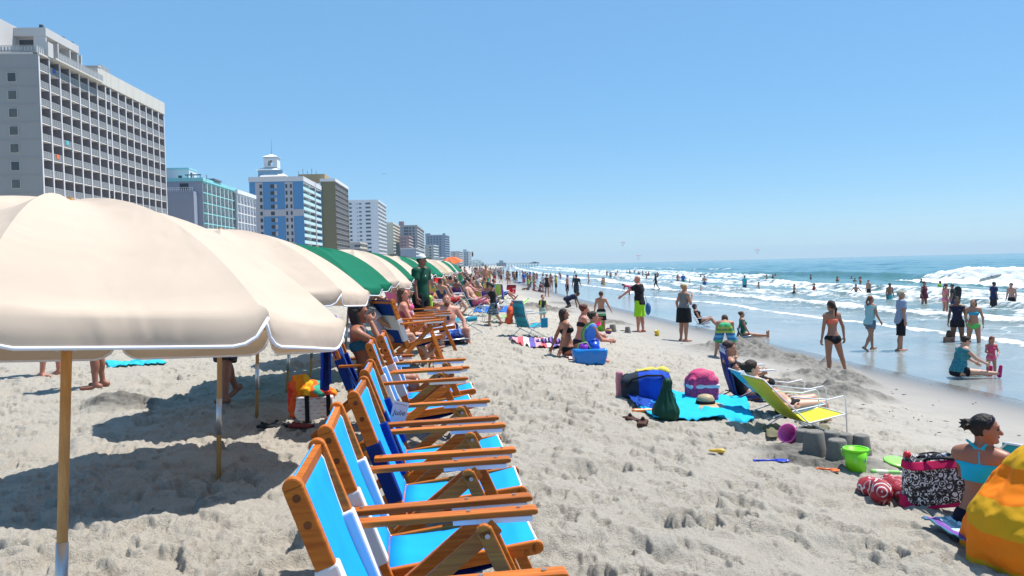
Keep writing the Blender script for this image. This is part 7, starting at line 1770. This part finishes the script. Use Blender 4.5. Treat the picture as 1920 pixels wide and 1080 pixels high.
# people near the far waterline that can still be told apart
N_ = [('shirt', 1018, 545, 60, 'grey', 'white', 'person in a white shirt standing by the seated family'), ('dress', 1026, 556, 40, 'black', 'black', 'tall woman in black swimsuit walking past the seated family'), ('shirt', 1043, 548, 90, 'black', 'yellow', 'man in a yellow shirt beside the seated family'), ('woman', 1034, 541, 170, 'brown', 'white', 'woman in brown bikini between white shirt and yellow shirt'),
      ('walker', 951, 521, 160, 'green', 'white', 'bare chested walker in green trunks at the far waterline'), ('woman', 938, 521, 200, 'purple', 'white', 'woman in purple bikini among the far walkers'), ('shirt', 962, 523, 30, 'maroon', 'brown', 'person in brown shirt and maroon shorts on the far wet sand'), ('shirt', 969, 524, 200, 'navy', 'black', 'person in black shirt on the far wet sand'), ('man', 975, 518, 100, 'black', 'white', 'slim bather in black trunks ankle deep far off'), ('strider', 980, 522, 140, 'grey', 'white', 'woman in grey bikini walking on the far wet sand'), ('man', 985, 523, 20, 'grey', 'white', 'man in grey trunks beside the woman in the grey bikini'), ('shirt', 994, 523, 200, 'blue', 'blue', 'person all in blue facing the sea far off'), ('shirt', 906, 528, 20, 'grey', 'turquoise', 'person in turquoise shirt behind the man in sunglasses'), ('woman', 893, 535, 320, 'grey', 'white', 'sunburnt woman with a dark strap standing among the chairs'), ('child', 1002, 530, 100, 'teal', 'white', 'child leaning by the seated family')]
for (k, px, py, az, c, c2, lab) in N_: put(k, gp(px, py), az, c, lab, c2=c2, group='people near the far waterline')
S_ = [('hatwoman', 990, 545, 300, 'grey', 'grey', 'seated woman in a wide hat, left end of the family group'), ('sitter', 1001, 546, 90, 'red', 'white', 'seated person in red in the family group'), ('sitter', 1012, 548, 60, 'navy', 'white', 'seated person in navy in the family group'), ('lier', 975, 532, 90, 'blue', 'white', 'person in blue trunks lying on the far wet sand')]
for (k, px, py, az, c, c2, lab) in S_: put(k, gp(px, py) - Vector((0, 0, .25 if k == 'hatwoman' else 0)), az, c, lab, c2=c2, group='family sitting by the water')
# the packed rows of sunbathers
names = list(PAL); taken = set(); kinds = ['chairman', 'chairwoman', 'hatwoman', 'chairwoman', 'chairman']
pn_ = dict(chairman='man in {c} trunks', chairwoman='woman in {c} bikini', hatwoman='woman in a {d} hat and {c} swimsuit', sitter='woman in {c} bikini', lier='man in {c} trunks', man='man in {c} trunks', woman='woman in {c} bikini', shirt='person in a {d} shirt and {c} shorts')
def ordinal(n): return words_[n - 1] if n <= 18 else f"number {n}"
row = 0
for Y in [22.5, 25.5, 28, 31, 34, 38, 42, 47, 52, 58, 65, 73, 82, 92, 104, 118, 134]:
    smin, smax = -1.6, 3.4 + min(2.0, Y / 60)
    n = 4 if Y < 30 else 5 if Y < 60 else 6
    for j in range(n):
        s = smin + (smax - smin) * (j + ng.uniform(.1, .8)) / n; y = Y + ng.uniform(-1.0, 1.0) * (1 + Y / 60)
        x = s + float(cshore(np.float64(y)))
        px = 960 + 1500 * x / y
        if Y < 30 and (px > 905 or px < 790): continue
        if Y < 40 and px > 930: continue
        k = kinds[int(ng.integers(len(kinds)))] if ng.random() < (.72 if Y > 60 else 1.1) else ['sitter', 'lier', 'man', 'woman', 'shirt'][int(ng.integers(5))]
        c, d, cc = names[int(ng.integers(16))], ['white', 'grey', 'brown', 'navy', 'pink', 'yellow'][int(ng.integers(6))], names[int(ng.integers(16))]
        az = float(ng.normal(75, 35)); loc = Vector((x, y, gz(x, y)))
        near = Y < 80
        if near:
            what = pn_[k].format(c=c, d=d); verb = 'lounging' if k in ('chairman', 'chairwoman', 'hatwoman') else 'sitting on the sand' if k == 'sitter' else 'lying on the sand' if k == 'lier' else 'standing'
            where = ['just past the bearded man', 'left of the man in sunglasses', 'under the red umbrella row', 'behind the green and cream umbrellas', 'level with the orange umbrella', 'short of the orange umbrella'][min(5, row // 2)]
            lab = f"{what} {verb} {where}"; q_ = 2
            while lab in taken: lab = f"{ordinal(q_)} {what} {verb} {where}"; q_ += 1
            taken.add(lab); grp = 'sunbathers packed along the beach'
        else: lab = 'tiny far sunbather in the packed crowd beyond the orange umbrella'; grp = 'tiny far sunbathers beyond the orange umbrella'
        if k in ('chairman', 'chairwoman', 'hatwoman'):
            put(k, loc, az, c, lab, group=grp, c2=d)
            if near:
                lab2 = f"{cc} folding chair under the {what}"; q_ = 2
                while lab2 in taken: lab2 = f"{cc} folding chair under the {ordinal(q_)} {what}"; q_ += 1
                taken.add(lab2)
            else: lab2 = 'tiny far folding chair in the packed crowd'
            put('chair', loc + Vector((-.05, 0, 0)), az, cc, lab2, cat='chair', group='folding chairs of the sunbathers' if near else 'tiny far folding chairs')
        else: put(k, loc, az, c, lab, group=grp, c2=d)
    row += 1
# tiny figures all the way down the beach
for i in range(95):
    Y = float(np.exp(ng.uniform(math.log(85), math.log(520)))); s = ng.uniform(-2, 12) if i % 3 else ng.uniform(7, 22); y = Y
    x = s + float(cshore(np.float64(y))); wet = s > 12
    z = gz(x, y) if not wet else WATER - min(1.1, (s - 12) * .09)
    put(['man', 'woman', 'walker', 'strider', 'shirt', 'child'][i % 6], (x, y, z), float(ng.uniform(0, 360)), names[int(ng.integers(16))], 'tiny far bather in the distant surf' if wet else 'tiny far person on the distant beach', group='tiny far bathers in the surf' if wet else 'tiny far people on the beach', c2=['white', 'grey', 'navy', 'red', 'blue'][i % 5])
for pr in FIG.values():                       # the figures the copies came from
    for ch in PROTO_KIDS.get(pr, []):
        for g2 in PROTO_KIDS.get(ch, []): bpy.data.objects.remove(g2)
        bpy.data.objects.remove(ch)
    bpy.data.objects.remove(pr)
